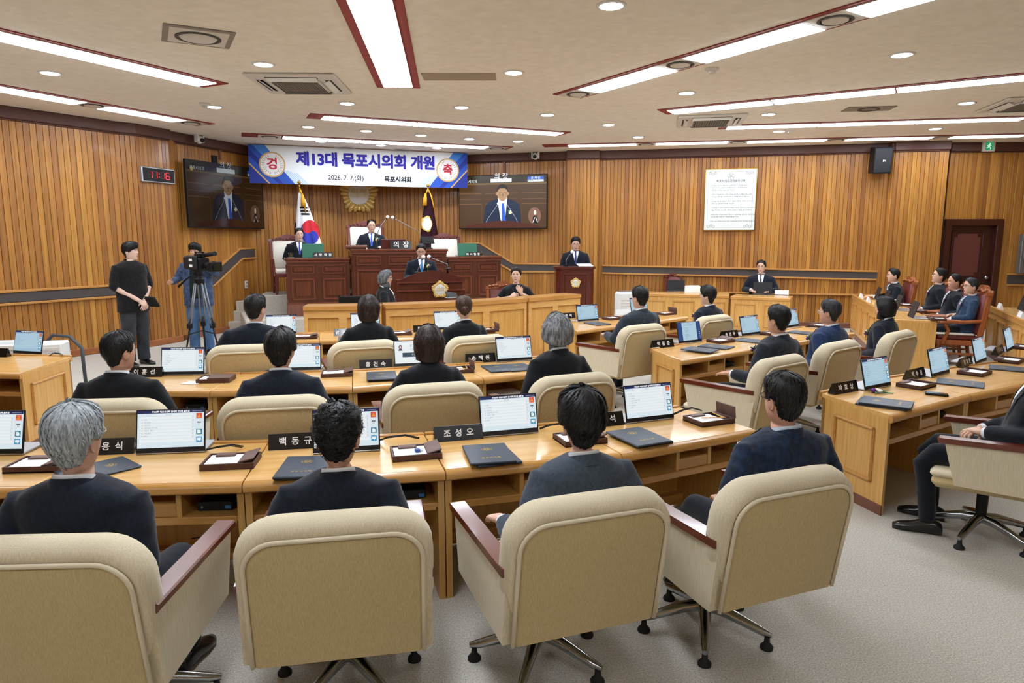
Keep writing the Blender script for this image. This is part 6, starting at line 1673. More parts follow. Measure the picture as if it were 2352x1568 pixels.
# ---- televisions
def tv(label, A, B, tl, br, dim):
    px, py = (tl[0] + br[0]) / 2, (tl[1] + br[1]) / 2
    o, p = wall_thing('television', label, 'television', A, B, px, py, .2, 'wall televisions')
    q0, q1 = onwall(tl[0], py, A, B, .2), onwall(br[0], py, A, B, .2); w = (Vector(q0[:2]) - Vector(q1[:2])).length; h = w * .575
    mb = MB(); mb.box(-w / 2, w / 2, -.03, .02, -h / 2, h / 2, .006); obj('casing', mb, M_black, o)
    mb = MB(); mb.box(-.25, .25, .02, .16, -.2, .2); obj('wall_bracket', mb, M_dgrey, o)
    W_, H_ = w - .03, h - .035
    k = .32 if dim else 1.5  # left set's darkening from the oblique view put into its glow
    def c(n, col): return mat('tv_%s_%d' % (n, dim), '040404', .12 if dim else .3, emit=col, es=k)
    M = T(0, -.0305, .004) @ RX
    S_ = lambda mb, m, nm, par: obj(nm, mb, m, par, M=None, recalc=False)
    mb = MB(); mb.M = M; mb.rect(-W_ / 2, W_ / 2, -H_ / 2, H_ / 2, 0); scn = S_(mb, c('bg', '46301a'), 'screen', o)
    X = lambda u: (u - .5) * W_
    Y = lambda v: (.5 - v) * H_
    mb = MB(); mb.M = M; z = .001
    mb.mi = 0; mb.rect(X(0), X(1), Y(.14), Y(0), z); mb.mi = 1; mb.rect(X(0), X(1), Y(.17), Y(.14), z)
    mb.mi = 2
    for u0, u1 in ((0, .26), (.31, .68), (.73, 1)):
        for v0, v1 in ((.33, .345), (.44, .45), (.53, .545)): mb.rect(X(u0), X(u1), Y(v1), Y(v0), z)
    for u in (.265, .31, .685, .73): mb.rect(X(u - .002), X(u + .002), Y(.9), Y(.53), z)
    S_(mb, [c('top', '2a2114'), c('edge', '6b542f'), c('line', '6a4a2c')], 'screen_backdrop', scn)['kind'] = 'stuff'
    mb = MB(); mb.M = M; z = .002
    mb.mi = 0; mb.poly([(X(u), Y(v), z) for u, v in ((.28, .92), (.31, .56), (.35, .5), (.45, .43), (.55, .43), (.66, .5), (.70, .56), (.72, .92))])
    mb.mi = 1; mb.poly([(X(u), Y(v), z * 1.2) for u, v in ((.45, .42), (.56, .42), (.55, .6), (.53, .9), (.49, .9), (.46, .6))])
    mb.mi = 2; mb.poly([(X(u), Y(v), z * 1.4) for u, v in ((.495, .53), (.525, .53), (.545, .9), (.50, .9))])
    mb.mi = 3; mb.disc((X(.505), Y(.33)), W_ * .062, 24, z * 1.3, H_ * .155)
    mb.mi = 4; mb.poly([(X(.505) + W_ * .066 * math.cos(t), Y(.315) + H_ * .155 * math.sin(t), z * 1.5) for t in [.12 + (PI - .24) * i / 14 for i in range(15)]])
    mb.mi = 3; mb.poly([(X(u), Y(v), z * 1.55) for u, v in ((.452, .34), (.456, .27), (.475, .245), (.535, .245), (.554, .27), (.558, .34))])
    mb.mi = 4
    for u in (.483, .53): mb.ringflat((X(u), Y(.355)), W_ * .017, W_ * .0195, 14, z * 1.6, .7)
    mb.mi = 9; mb.rect(X(.49), X(.522), Y(.412), Y(.405), z * 1.6); mb.rect(X(.462), X(.492), Y(.325), Y(.318), z * 1.6); mb.rect(X(.523), X(.553), Y(.325), Y(.318), z * 1.6); mb.poly([(X(.498), Y(.385), z * 1.6), (X(.518), Y(.385), z * 1.6), (X(.508), Y(.35), z * 1.6)])
    mb.mi = 3; mb.disc((X(.44), Y(.345)), W_ * .01, 10, z * 1.2, H_ * .03); mb.disc((X(.57), Y(.345)), W_ * .01, 10, z * 1.2, H_ * .03); mb.poly([(X(.475), Y(.42), z * 1.25), (X(.535), Y(.42), z * 1.25), (X(.525), Y(.48), z * 1.25), (X(.485), Y(.48), z * 1.25)])
    mb.mi = 5; mb.disc((X(.595), Y(.70)), W_ * .02, 12, z * 1.6); mb.mi = 6; mb.disc((X(.60), Y(.715)), W_ * .01, 10, z * 1.8); mb.mi = 7; mb.disc((X(.58), Y(.68)), W_ * .01, 10, z * 1.8)
    mb.mi = 8; mb.line([(X(.31), Y(.9)), (X(.335), Y(.82)), (X(.45), Y(.55))], W_ * .005, z * 1.9); mb.line([(X(.68), Y(.9)), (X(.66), Y(.82)), (X(.555), Y(.54))], W_ * .005, z * 1.9)
    mb.mi = 1; mb.disc((X(.453), Y(.53)), W_ * .012, 12, z * 2); mb.disc((X(.545), Y(.53)), W_ * .012, 12, z * 2)
    S_(mb, [c('suit', '18263c'), c('white', 'dbe4ea'), c('tie', '2a58c8'), c('skin', 'a5825f'), c('hair', '161412'), c('w2', 'e8e8e0'), c('yel', 'e0cf4a'), c('grn', '4f8a4a'), c('mic', '8f98a0'), c('facedk', '6e4c38')], 'screen_speaker', scn)['kind'] = 'stuff'
    mb = MB(); mb.M = M; z = .0042
    mb.poly([(X(u), Y(v), z) for u, v in [(.08, .965)] + [(.08 + .84 * i / 20, .95 - .09 * max(0, math.sin(PI * i / 20)) ** 1.5) for i in range(21)] + [(.92, .965), (.92, 1), (.08, 1)]])
    mb.mi = 1; mb.rect(X(.37), X(.61), Y(.13), Y(.06), z); mb.mi = 2; mb.rect(X(.79), X(.97), Y(.085), Y(.04), z); mb.mi = 1; mb.rect(X(.79), X(.97), Y(.13), Y(.09), z)
    mb.mi = 3
    for k_ in range(5): t = 2 * PI * k_ / 5 + PI / 2; mb.disc((X(.06) + W_ * .011 * math.cos(t), Y(.12) + W_ * .011 * math.sin(t)), W_ * .009, 10, z)
    mb.mi = 4; mb.disc((X(.87), Y(.77)), W_ * .072, 28, z, H_ * .16); mb.mi = 5; mb.disc((X(.875), Y(.71)), W_ * .014, 12, z * 1.2, H_ * .045); mb.mi = 6; mb.poly([(X(u), Y(v), z * 1.2) for u, v in ((.845, .92), (.85, .8), (.87, .76), (.885, .76), (.905, .8), (.91, .92))])
    mb.mi = 5; mb.line([(X(.85), Y(.9)), (X(.873), Y(.8))], W_ * .008, z * 1.4); mb.line([(X(.905), Y(.9)), (X(.882), Y(.8))], W_ * .008, z * 1.4)
    S_(mb, [c('lect', '4a2218'), c('white', 'dbe4ea'), c('blue', '2f5cc0'), c('gold', 'd8c070'), c('inset', '7a5848'), c('pale', 'e8d4c8'), c('blk', '15161a')], 'screen_overlay', scn)['kind'] = 'stuff'
    mt = c('white', 'dbe4ea')
    for s_, sz, u, v, m_ in (('의 장', .085, .49, .02, mt), ('목포시의회', .042, .125, .11, mt), ('문 채 빈', .035, .88, .062, mt), ('목포시의회 의장', .03, .88, .11, c('blk', '15161a'))):
        link('screen_text', text_mesh(s_, sz * H_ * 1.6, m_, 0, 1), scn, M @ T(X(u), Y(v), .0066))
    return o
tv('left wall television, dim and dark, showing the speaker at the lectern', B0, B1, (414, 376), (588, 528), 1)
tv('right wall television showing the speaker at the lectern', B3, B4, (1060, 406), (1260, 524), 0)
# ---- banner
TLb = P(569, 331, CEIL - .02); TRb = P(1073, 352, CEIL - .02); dbn = Vector((TRb.x - TLb.x, TRb.y - TLb.y)); WB = dbn.length; dbn.normalize()
zb_ = onwall(820, 426, Vector(TLb[:2]), Vector(TRb[:2])).z; HB = CEIL - .02 - zb_
bn = thing('banner', 'wide white and blue congratulation banner hung under the ceiling over the stage', 'banner', (TLb.x, TLb.y, zb_), math.atan2(dbn.y, dbn.x))
def bend(x, y): return .05 * math.sin(PI * x / WB)
def bpt(x, y, o): return (x, bend(x, y) - o, y)
def bmesh_(name, polys, m, o, par=None):
    mb = MB()
    for pl in polys: mb.poly([bpt(x, y, o) for x, y in pl])
    return obj(name, mb, m, par or bn, recalc=False)
n = 48; mb = MB()
rows = [[bpt(WB * i / n, HB * j / 4, 0) for i in range(n + 1)] for j in range(5)]
back = [[(x, y + .004, z) for x, y, z in r] for r in rows]
for g in (rows, back): mb.loft(g, False, False, False)
cloth = obj('banner_cloth', mb, mat('banner_white', 'e8ecee', .7), bn, 180)
def bar(x0, x1, y0, y1, skew): return [(x0, y0), (x1, y0), (x1 + skew, y1), (x0 + skew, y1)]
def bgeo(name, flat, m, o, par=None):
    """printed shapes given as an MB in banner coordinates"""
    flat.v = [bpt(v[0], v[1], o + v[2]) for v in flat.v]
    return obj(name, flat, m, par or cloth, recalc=False)
M_bblue = mat('banner_blue', '2350b4', .7); M_bblue2 = mat('banner_mid_blue', '3f83d8', .7); M_bblue3 = mat('banner_deep_blue', '1b2f8c', .7); M_bsky = mat('banner_sky', 'a9cdee', .7); M_bgold = mat('banner_gold', 'c7a46a', .6); M_bind = mat('banner_indigo', '2a1f9c', .7); M_bred = mat('banner_red', 'c2203a', .7)
for side in (0, 1):
    def fx(pl): return [(x if side == 0 else WB - x, y) for x, y in pl]
    s_ = HB
    def cut(pl): return pl
    bands = [(M_bblue3, [(0, s_ * .55), (s_ * .52, 0), (0, 0)], .004), (M_bblue, [(0, s_), (s_ * .34, s_), (s_ * 1.15, 0), (s_ * .5, 0), (0, s_ * .52)], .0045), (M_bblue2, [(s_ * .1, s_), (s_ * .42, s_), (s_ * .72, s_ * .62), (s_ * .55, s_ * .5)], .006), (M_bblue3, [(0, s_ * .9), (0, s_ * .72), (s_ * .72, 0), (s_ * .86, 0)], .006), (M_bgold, [(0, s_ * .54), (0, s_ * .49), (s_ * .47, 0), (s_ * .52, 0)], .007)]
    for k, (m_, pl, o_) in enumerate(bands):
        mb = MB(); mb.poly([(x, y, 0) for x, y in fx(pl)]); bgeo('corner_stripe', mb, m_, o_)
    for k in range(9):
        x0 = s_ * 1.0 + k * s_ * .06; yt = s_ * (.45 - .02 * k)
        mb = MB(); mb.poly([(x, y, 0) for x, y in fx([(x0, 0), (x0 + s_ * .028, 0), (x0 - yt + s_ * .028, yt), (x0 - yt, yt)])]); bgeo('light_stripe', mb, M_bsky, .003)
    cx, cy = fx([(WB * .098, s_ * .50)])[0]; R = WB * .056
    mb = MB(); mb.disc((cx, cy), R, 40, 0); md = bgeo('medallion', mb, M_bgold, .009)
    mb = MB(); mb.disc((cx, cy), R * .88, 40, 0); bgeo('medallion_field', mb, mat('banner_field', 'eceae8', .7), .0105, md)
    for sgn in (-1, 1):
        mb = MB()
        for k in range(11):
            a = math.radians(-80 + k * 14); 
            px_, py_ = cx + sgn * R * .70 * math.cos(a), cy + R * .70 * math.sin(a)
            for w in (-1, 1):
                t = a + PI / 2 + w * .7; tx, ty = sgn * math.cos(t), math.sin(t); L = R * .17
                mb.poly([(px_, py_, 0), (px_ + tx * L * .5 - ty * L * .16, py_ + ty * L * .5 + tx * L * .16, 0), (px_ + tx * L, py_ + ty * L, 0), (px_ + tx * L * .5 + ty * L * .16, py_ + ty * L * .5 - tx * L * .16, 0)])
        bgeo('laurel', mb, mat('banner_laurel', '9c8a68', .7), .012, md)
    mb = MB(); mb.add_mesh(text_mesh('경' if side == 0 else '축', R * .95, M_bred, 0, 3, bold=R * .03), T(cx, cy, 0)); bgeo('lettering', mb, M_bred, .0125, md)
def btext(s, size, x, y, m, bold, sp=1.0):
    me = text_mesh(s, size, m, 0, 4, spacing=sp); mb = MB(); e = bold; g = e * .7
    for k, (dx, dy) in enumerate(((0, 0), (-g, -g), (g, g), (-g, g), (g, -g), (e, 0), (-e, 0), (0, e), (0, -e)) if e > size * .01 else ((0, 0),)): mb.add_mesh(me, T(x + dx, y + dy, -k * .0001))
    bgeo('lettering', mb, m, .006)
kx = WB / 2352; ux = lambda u: (u - 40) / 2285 * WB
btext('제13대 목포시의회 개원', HB * .40, ux(1232), HB * .66, M_bind, HB * .018, .97)
btext('2026. 7. 7.(화)', HB * .17, ux(998), HB * .20, M_text_b, HB * .002)
btext('목포시의회', HB * .17, ux(1550), HB * .19, M_text_b, HB * .008)
mb = MB()
for k in range(5):
    t = 2 * PI * k / 5 + PI / 2; mb.ringflat((ux(1345) + HB * .06 * math.cos(t), HB * .2 + HB * .06 * math.sin(t)), HB * .04, HB * .045, 16, 0)
mb.ringflat((ux(1345), HB * .2), HB * .05, HB * .055, 20, 0); bgeo('crest_print', mb, mat('banner_crest', 'c8c6c2', .7), .006)
# ---- big gold emblem on the wall
p = onwall(821, 446, B1, B2, .06); d = (B3 - B1).normalized()
R = .42 * p.y / 14.5
eo = thing('wall_emblem', 'large gold petal emblem with a silver disc, half covered by the banner', 'emblem', p, math.atan2(d.y, d.x))
emblem(eo, RX, R, m_disc=mat('emblem_silver', 'f2f4f0', .4), n=24, bold=True)
mb = MB(); mb.box(-.05, .05, 0, .08, -.05, .05); obj('wall_mount', mb, M_dgrey, eo)
# ---- flags on poles
def flag(px, ball, top, bot, wl, wr, off, label, national):
    pb = so + V * off + U * tt(px, off); dep = pb.y
    qb = Q(px, ball, dep); base = .75
    o = thing('flag', label, 'flag', (qb.x, dep, base), UA, 'flags on poles')
    zb2 = qb.z - base
    mb = MB(); mb.cyl((0, 0, 0), (0, 0, zb2 - .05), .016, .014, 10); obj('pole', mb, M_brass, o, 60)
    mb = MB(); mb.lathe([(.16, 0), (.15, .03), (.04, .07), (.02, .12)], 20); obj('stand', mb, M_dark, o, 50)
    mb = MB(); mb.ball((0, 0, zb2), .036, 12, 8); mb.lathe([(.012, zb2 - .12), (.025, zb2 - .08), (.012, zb2 - .04)], 10); obj('finial', mb, M_brass, o, 180)
    zt, z0 = Q(px, top, dep).z - base, Q(px, bot, dep).z - base
    kx_ = dep / FPX
    xl, xr = (wl - px) * kx_, (wr - px) * kx_
    rings = []; NN = 40
    for j in range(15):
        u = j / 14; z = zt + (z0 - zt) * u; w = .02 + u ** .75
        c = (xl + xr) / 2 * w / 1.02; hw = (xr - xl) / 2 * w / 1.02 + .01
        rings.append([(c + hw * math.cos(t), hw * .55 * math.sin(t) * (1 + .22 * math.sin(7 * t + u * 2) * u), z + .02 * math.sin(3 * t) * u) for t in [2 * PI * i / NN for i in range(NN)]])
    mb = MB(); mb.loft(rings); fl = obj('cloth', mb, mat('flag_white', 'eceef0', .8) if national else mat('flag_purple', '2c0816', .75, spec=.2), o, 180)
    tr = BVHTree.FromPolygons([v.co for v in fl.data.vertices], [p_.vertices for p_ in fl.data.polygons])
    def proj_mesh(mb, name, m, o_=.004):
        nv = []
        for v in mb.v:
            h = tr.ray_cast(Vector((v[0], -2, v[1])), Vector((0, 1, 0))); y = (h[0].y if h[0] else 0) - o_ - v[2]; nv.append((v[0], y, v[1]))
        mb.v = nv; return obj(name, mb, m, fl, recalc=False)
    def wx(pxx): return (pxx - px) * kx_
    def wz(pyy): return Q(px, pyy, dep).z - base
    if national:
        mr, mbl, mk = mat('flag_red', 'c9202e', .8), mat('flag_blue', '2b3aa8', .8), mat('flag_black', '15161a', .8)
        cx, cz = wx(706), wz(533); rx, rz_ = 21 * kx_, 27 * kx_; tilt = -.5
        def el(t, r=1.0): x, z = rx * r * math.cos(t), rz_ * r * math.sin(t); return (cx + x * math.cos(tilt) * 1 - 0 * z, cz + z)
        def half(t0, sgn):
            pts = []
            N_ = 16
            big = [(math.cos(t0 + PI * i / N_), math.sin(t0 + PI * i / N_)) for i in range(N_ + 1)]
            e0 = big[-1]; 
            def small(cx_, cy_, a0, a1): return [(cx_ + .5 * math.cos(a0 + (a1 - a0) * i / N_), cy_ + .5 * math.sin(a0 + (a1 - a0) * i / N_)) for i in range(1, N_)]
            c1 = (math.cos(t0 + PI) * .5, math.sin(t0 + PI) * .5); c2 = (math.cos(t0) * .5, math.sin(t0) * .5)
            a = t0 + PI
            return big + small(c1[0], c1[1], a, a + PI) + small(c2[0], c2[1], a, a - PI)
        for t0, m in ((-.9, mr), (-.9 + PI, mbl)):
            mb = MB(); pl = half(t0, 1)
            # triangulate with a fan of strips to follow the folds
            ids = [(cx + x * rx, cz + z * rz_, 0) for x, z in pl]
            mb.poly(ids)
            bm = bmesh.new(); me = mb.mesh('t', m, None, False); bm.from_mesh(me); bmesh.ops.triangulate(bm, faces=bm.faces); bmesh.ops.subdivide_edges(bm, edges=bm.edges, cuts=2, use_grid_fill=True); bmesh.ops.triangulate(bm, faces=bm.faces); bm.to_mesh(me); bm.free()
            mb2 = MB(); mb2.add_mesh(me, None, 0); proj_mesh(mb2, 'taegeuk', m, .016)
        for k in range(3):
            y = 475 + k * 7.2; x0, x1 = 686 + k * .9, 705 + k * 1.1
            mb = MB(); mb.M = Matrix.Identity(4)
            for i in range(5): a, b = x0 + (x1 - x0) * i / 5, x0 + (x1 - x0) * (i + 1) / 5; mb.rect(wx(a), wx(b), wz(y + 4.6), wz(y))
            proj_mesh(mb, 'trigram_bar', mk, .006)
        mb = MB(); mb.rect(wx(674), wx(676.5), wz(523), wz(511)); proj_mesh(mb, 'trigram_bar', mk, .006)
    else:
        cx, cz = wx(977), wz(514); mb = MB()
        for k in range(22):
            t = 2 * PI * k / 22; r = .125 * (1 + .08 * math.cos(5 * t)); mb.disc((cx + r * .72 * math.cos(t), cz + r * 1.15 * math.sin(t)), .026, 8, 0)
        proj_mesh(mb, 'gold_crest', mat('flag_gold', 'd9b84a', .6), .022)
        mb = MB()
        for r0 in (0.001, .033, .066): mb.ringflat((cx, cz), r0, r0 + .034, 22, 0, 1.4)
        proj_mesh(mb, 'crest_disc', mat('flag_crest_white', 'e6e2d0', .7), .030)
    # gold tassel and cord
    tx = .03 if national else -.05
    mb = MB(); mb.tube([(0, -.03, zt + .06), (tx * .6, -.07, zt + .03), (tx * 1.4, -.09, zt - .06)], [.01, .014, .012], 8); mb.tube([(tx * 1.5, -.09, zt - .05), (tx * 1.8, -.1, zt - .16), (tx * 2.0, -.1, zt - .3)], [.02, .042, .05], 10); tag(obj('tassel', mb, mat('tassel_gold', 'e3a021', .7), o, 180), None)
    mb = MB(); mb.tube([(0, -.03, zt + .05), (.05, -.08, zt - .1), (.10 if national else .12, -.1, zt - .42)], [.012, .016, .012], 8); obj('fringe_cord', mb, mat('tassel_gold', 'e3a021', .7), o, 180)
    return o
flag(687, 419, 440, 566, 672, 731, 1.45, 'white national flag with red and blue circle on a pole, left of the chairman', True)
flag(983, 426, 440, 600, 957, 1012, 1.5, 'dark purple flag with a gold crest on a pole, right of the chairman', False)
# ---- digital clock
o, p = wall_thing('digital_clock', 'digital wall clock with red glowing digits on the left pillar', 'clock', PL1, PL2, 358, 403, .03)
w, h = wsize(PL1, PL2, (318, 382), (397, 425))
mb = MB(); mb.box(-w / 2, w / 2, -.04, .03, -h / 2, h / 2, .012); obj('frame', mb, M_silver, o); mb = MB(); mb.box(-w / 2 + .02, w / 2 - .02, -.046, -.035, -h / 2 + .02, h / 2 - .02, .004); obj('face', mb, M_black, o)
M_dig = mat('digit_red', '200404', .4, emit='ff3346', es=1.3); M_digo = mat('digit_off', '3a1a1c', .5)
SEG = {'1': 'bc', '6': 'acdefg', '8': 'abcdefg'}
def digit(cx, ch):
    a, b = w * .055, h * .22
    L = {'a': (0, b, 1), 'g': (0, 0, 1), 'd': (0, -b, 1), 'f': (-a, b / 2, 0), 'b': (a, b / 2, 0), 'e': (-a, -b / 2, 0), 'c': (a, -b / 2, 0)}
    for on_, m in ((True, M_dig), (False, M_digo)):
        mb = MB(); mb.M = T(0, -.047, 0) @ RX
        for s_, (x, y, hz) in L.items():
            if (s_ in SEG[ch]) != on_: continue
            lx, ly = (a * .8, h * .028) if hz else (h * .028, b * .42)
            mb.rect(cx + x - lx, cx + x + lx, y - ly, y + ly)
        if mb.v: obj('digit' if on_ else 'digit_ghost', mb, m, o, recalc=False)
for cx, ch in ((-.27, '1'), (-.12, '1'), (.11, '1'), (.26, '6')): digit(cx * w, ch)
mb = MB(); mb.M = T(0, -.047, 0) @ RX
for y in (-.1, .1): mb.rect(-.008, .008, y * h - .008, y * h + .008)
obj('colon', mb, M_dig, o, recalc=False)
# ---- framed notice
o, p = wall_thing('framed_notice', 'gold framed white notice with a printed code of ethics, on the right wall', 'notice', C0, C1, 1676, 459, .045)
w, h = wsize(C0, C1, (1618, 459), (1737, 459))[0], wsize(C0, C1, (1676, 388), (1676, 530))[1]
for k, (x0, x1, z0, z1) in enumerate(((-w / 2, w / 2, h / 2 - .015, h / 2), (-w / 2, w / 2, -h / 2, -h / 2 + .015), (-w / 2, -w / 2 + .015, -h / 2, h / 2), (w / 2 - .015, w / 2, -h / 2, h / 2))):
    mb = MB(); mb.box(x0, x1, -.035, .01, z0, z1, .004); obj('frame_bar', mb, M_brass, o)
mb = MB(); mb.box(-w / 2 + .01, w / 2 - .01, -.02, .01, -h / 2 + .01, h / 2 - .01); sh_ = obj('notice_sheet', mb, mat('notice_white', 'dfe6e3', .3, coat=.2), o)
MM = T(0, -.0212, 0) @ RX
M_nt = mat('notice_ink', '4a5058', .7)
mb = MB(); mb.M = MM
for x0, x1, y0, y1 in ((-.43, .43, .45, .452), (-.43, .43, -.452, -.45), (-.43, -.427, -.45, .45), (.427, .43, -.45, .45)): mb.rect(x0 * w, x1 * w, y0 * h, y1 * h)
for sx in (-1, 1):
    for sy in (-1, 1):
        for k in range(3): mb.ringflat((sx * (.40 - .05 * k) * w, sy * (.43 - .012 * (k % 2)) * h), .02 * w, .025 * w, 10)
for k in range(5): t = 2 * PI * k / 5 + PI / 2; mb.ringflat((.04 * w * math.cos(t), .375 * h + .04 * w * math.sin(t)), .03 * w, .034 * w, 14)
mb.rect(-.27 * w, .27 * w, .273 * h, .275 * h)
obj('printed_border', mb, M_nt, sh_, recalc=False)
link('notice_title', text_mesh('목포시의회의원윤리강령', h * .045, M_nt, 0, 1, bold=.001), sh_, MM @ T(0, .30 * h, .0005))
LT = ['시의원은 주민의 대표로서 양심에 따라 그 직무를 성실히', '수행하여 주민으로부터 신뢰를 받을 수 있도록 준수하여', '야할 윤리강령을 다음과 같이 정한다.', '', '1.주민의 대표자로서 인격과 식견을 함양하고 예절을 지킴으로써', '  시의원의 품위를 유지하며, 주민의 의사를 충실히 대변한다.', '', '2.주민을 위한 봉사자로서 주민의 복리와 증진을 위하여 공익우선의', '  정신으로 성실하게 직무를 수행한다.', '', '3.공직자로서 직무와 관련하여 부정한 이득을 도모하거나, 부당한영향', '  력을 행사하지 아니하며, 청렴하고 검소한 생활을 솔선 수범한다.', '', '4.의회의회의 구성원으로서 상호간에 기회균등을 보장하고 충분한토론', '  으로 문제를 해결하며, 적법절차를 준수한다.', '', '5.책임 있는 정치인으로서 모든 공사행위에 관하여 주민에게 책임진다.']
mb = MB(); mb.add_mesh(text_mesh('\n'.join(LT), h * .0245, M_nt, 0, 1, ax='LEFT', lead=1.47), T(-.37 * w, -.06 * h, 0))
o2 = obj('notice_text', mb, M_nt, sh_, M=MM @ T(0, 0, .0005), recalc=False); o2['kind'] = 'stuff'
# ---- loudspeaker, exit sign, ceiling cameras, cabinet, socket, duct, speaker box
o, p = wall_thing('loudspeaker', 'black loudspeaker mounted high on the right wall beside the pillar', 'loudspeaker', C0, C1, 2013, 373, .3)
mb = MB(); mb.M = rotx(.12); mb.prism([(-.16, -.13), (.16, -.13), (.19, .1), (-.19, .1)], -.24, .26, .012); obj('cabinet', mb, M_black, o)
mb = MB(); mb.M = rotx(.12); mb.box(-.15, .15, -.142, -.125, -.22, .24, .01); obj('grille', mb, M_dgrey, o); link('lettering', text_mesh('EV', .05, M_text_w, 0, 1), o, rotx(.12) @ T(.02, -.1435, .0) @ RX)
mb = MB(); mb.box(-.03, .03, .05, .26, -.05, .05); obj('bracket', mb, M_dgrey, o)
o, p = wall_thing('exit_sign', 'green emergency exit sign high over the door wall', 'exit sign', D0, D1, 2265, 337, .08)
w, h = .24, .2
mb = MB(); mb.box(-w / 2, w / 2, -.02, .08, -h / 2, h / 2, .008); obj('case', mb, M_lwhite, o)
mb = MB(); mb.M = T(0, -.0212, 0) @ RX; mb.rect(-.075, .075, -.075, .075); gsn = obj('sign_face', mb, mat('exit_green', '0a3a20', .4, emit='2fa56c', es=.7), o, recalc=False)
mb = MB(); mb.M = T(0, -.0222, 0) @ RX; mb.disc((.01, .045), .014, 12); mb.line([(.005, .03), (-.01, -.01)], .022); mb.line([(-.008, -.005), (.025, -.03), (.02, -.06)], .013); mb.line([(-.01, -.01), (-.03, -.03), (-.05, -.035)], .013); mb.line([(.005, .025), (.035, .01)], .01); mb.line([(.0, .025), (-.03, .015), (-.035, -.005)], .01)
obj('running_figure', mb, mat('exit_white', 'e8fff2', .4, emit='e8fff2', es=.6), gsn, recalc=False)
def ptz(px, py, A, B, label):
    o, p = wall_thing('ceiling_camera', label, 'camera', A, B, px, py, .2, 'small remote cameras under the ceiling')
    mb = MB(); mb.box(-.075, .075, -.06, .2, .08, .12, .01); obj('mount', mb, M_white, o)
    mb = MB(); mb.box(-.085, -.055, -.05, .05, -.08, .09, .012); mb2 = MB(); mb2.box(.055, .085, -.05, .05, -.08, .09, .012); obj('yoke_arm', mb, M_white, o); obj('yoke_arm', mb2, M_white, o)
    mb = MB(); mb.ball((0, 0, -.03), (.062, .07, .075), 16, 10); hd = obj('camera_head', mb, M_white, o, 180)
    mb = MB(); mb.cyl((0, -.05, -.04), (0, -.085, -.045), .04, .036, 16); mb.cyl((0, -.085, -.045), (0, -.087, -.045), .025, None, 14); obj('lens', mb, M_black, hd, 50)
ptz(437, 318, B0, B1, 'white remote camera under the cornice right of the left pillar'); ptz(1235, 358, B3, B4, 'white remote camera above the right television')
o, p = wall_thing('control_cabinet', 'grey metal wall cabinet at the right picture edge', 'cabinet', D0, D1, 2362, 583, .06)
s_l, _ = on_s(2333, 583, D0, D1); s_c, _ = on_s(2362, 583, D0, D1); w = (s_c - s_l) * 2; h = on_s(2340, 538, D0, D1)[1] - on_s(2340, 627, D0, D1)[1]
mb = MB(); mb.box(-w / 2, w / 2, -.1, .02, -h / 2, h / 2, .008); obj('box', mb, M_grey, o)
mb = MB(); mb.box(-w / 2 + .04, w / 2 - .04, -.112, -.098, -h / 2 + .16, h / 2 - .04, .006); dd_ = obj('cabinet_door', mb, mat('cabinet_door', '6c7072', .45, .5), o)
mb = MB(); mb.box(-w * .1, w * .1, -.116, -.11, 0, h * .25); obj('paper_label', mb, M_paper, dd_); mb = MB(); mb.box(-w * .16, -w * .1, -.13, -.11, -.05, .06, .004); obj('latch', mb, M_dgrey, dd_)
def outlet(A, B, px, py, lb):
    o, p = wall_thing('wall_socket', lb, 'socket', A, B, px, py, .028)
    mb = MB(); mb.box(-.04, .04, -.012, .01, -.075, .075, .004); obj('plate', mb, M_white, o)
    for z in (-.035, .035): mb = MB(); mb.M = T(0, -.013, z) @ RX; mb.disc((0, 0), .022, 16); obj('socket_hole', mb, M_vent, o, recalc=False)
outlet(B0, B1, 563, 653, 'white double socket on the wall by the steps')
for (A, B, x0, y0, x1, y1, lb) in ((B0, B1, 500, 318, 500, 366, 'brown cable duct running down to the left television'), (B3, B4, 1159, 352, 1160, 402, 'brown cable duct running down to the right television')):
    p0, p1 = onwall(x0, y0, A, B, .03), onwall(x1, y1, A, B, .03); d = (B - A).normalized()
    mb = MB(); mb.M = frame((p0.x, p0.y, 0), (d.x, d.y, 0), (0, 0, 1)); mb.box(-.025, .025, p1.z, p0.z, -.02, .02, .004); tag(obj('cable_duct', mb, mat('duct_brown', '8a5238', .6)), lb, 'duct', 'brown cable ducts')
o, p = wall_thing('junction_box', 'small dark wall box above the left television', 'box', B0, B1, 489, 367, .04); mb = MB(); mb.box(-.06, .06, -.02, .03, -.08, .08, .006); obj('case', mb, M_dgrey, o); mb = MB(); mb.box(-.05, .05, -.026, -.018, -.07, .07, .004); obj('cover', mb, M_black, o)
# ---- air purifier
q = Q(1441, 700, 11.9); zt_ = Q(1441, 669, 11.9).z
o = thing('air_purifier', 'white air purifier behind the far grey suit man', 'air purifier', (q.x, q.y, 0), .2)
mb = MB(); mb.box(-.2, .2, -.13, .13, .02, zt_, .035); obj('case', mb, M_white, o)
for k in range(13):
    mb = MB(); z = .2 + k * (zt_ - .3) / 13; mb.box(-.17, .17, -.138, -.128, z, z + .02, .004); obj('slat', mb, M_lwhite, o)
mb = MB(); mb.box(-.17, .17, -.1, .1, zt_ - .005, zt_ + .006, .004); obj('control_top', mb, M_grey, o)
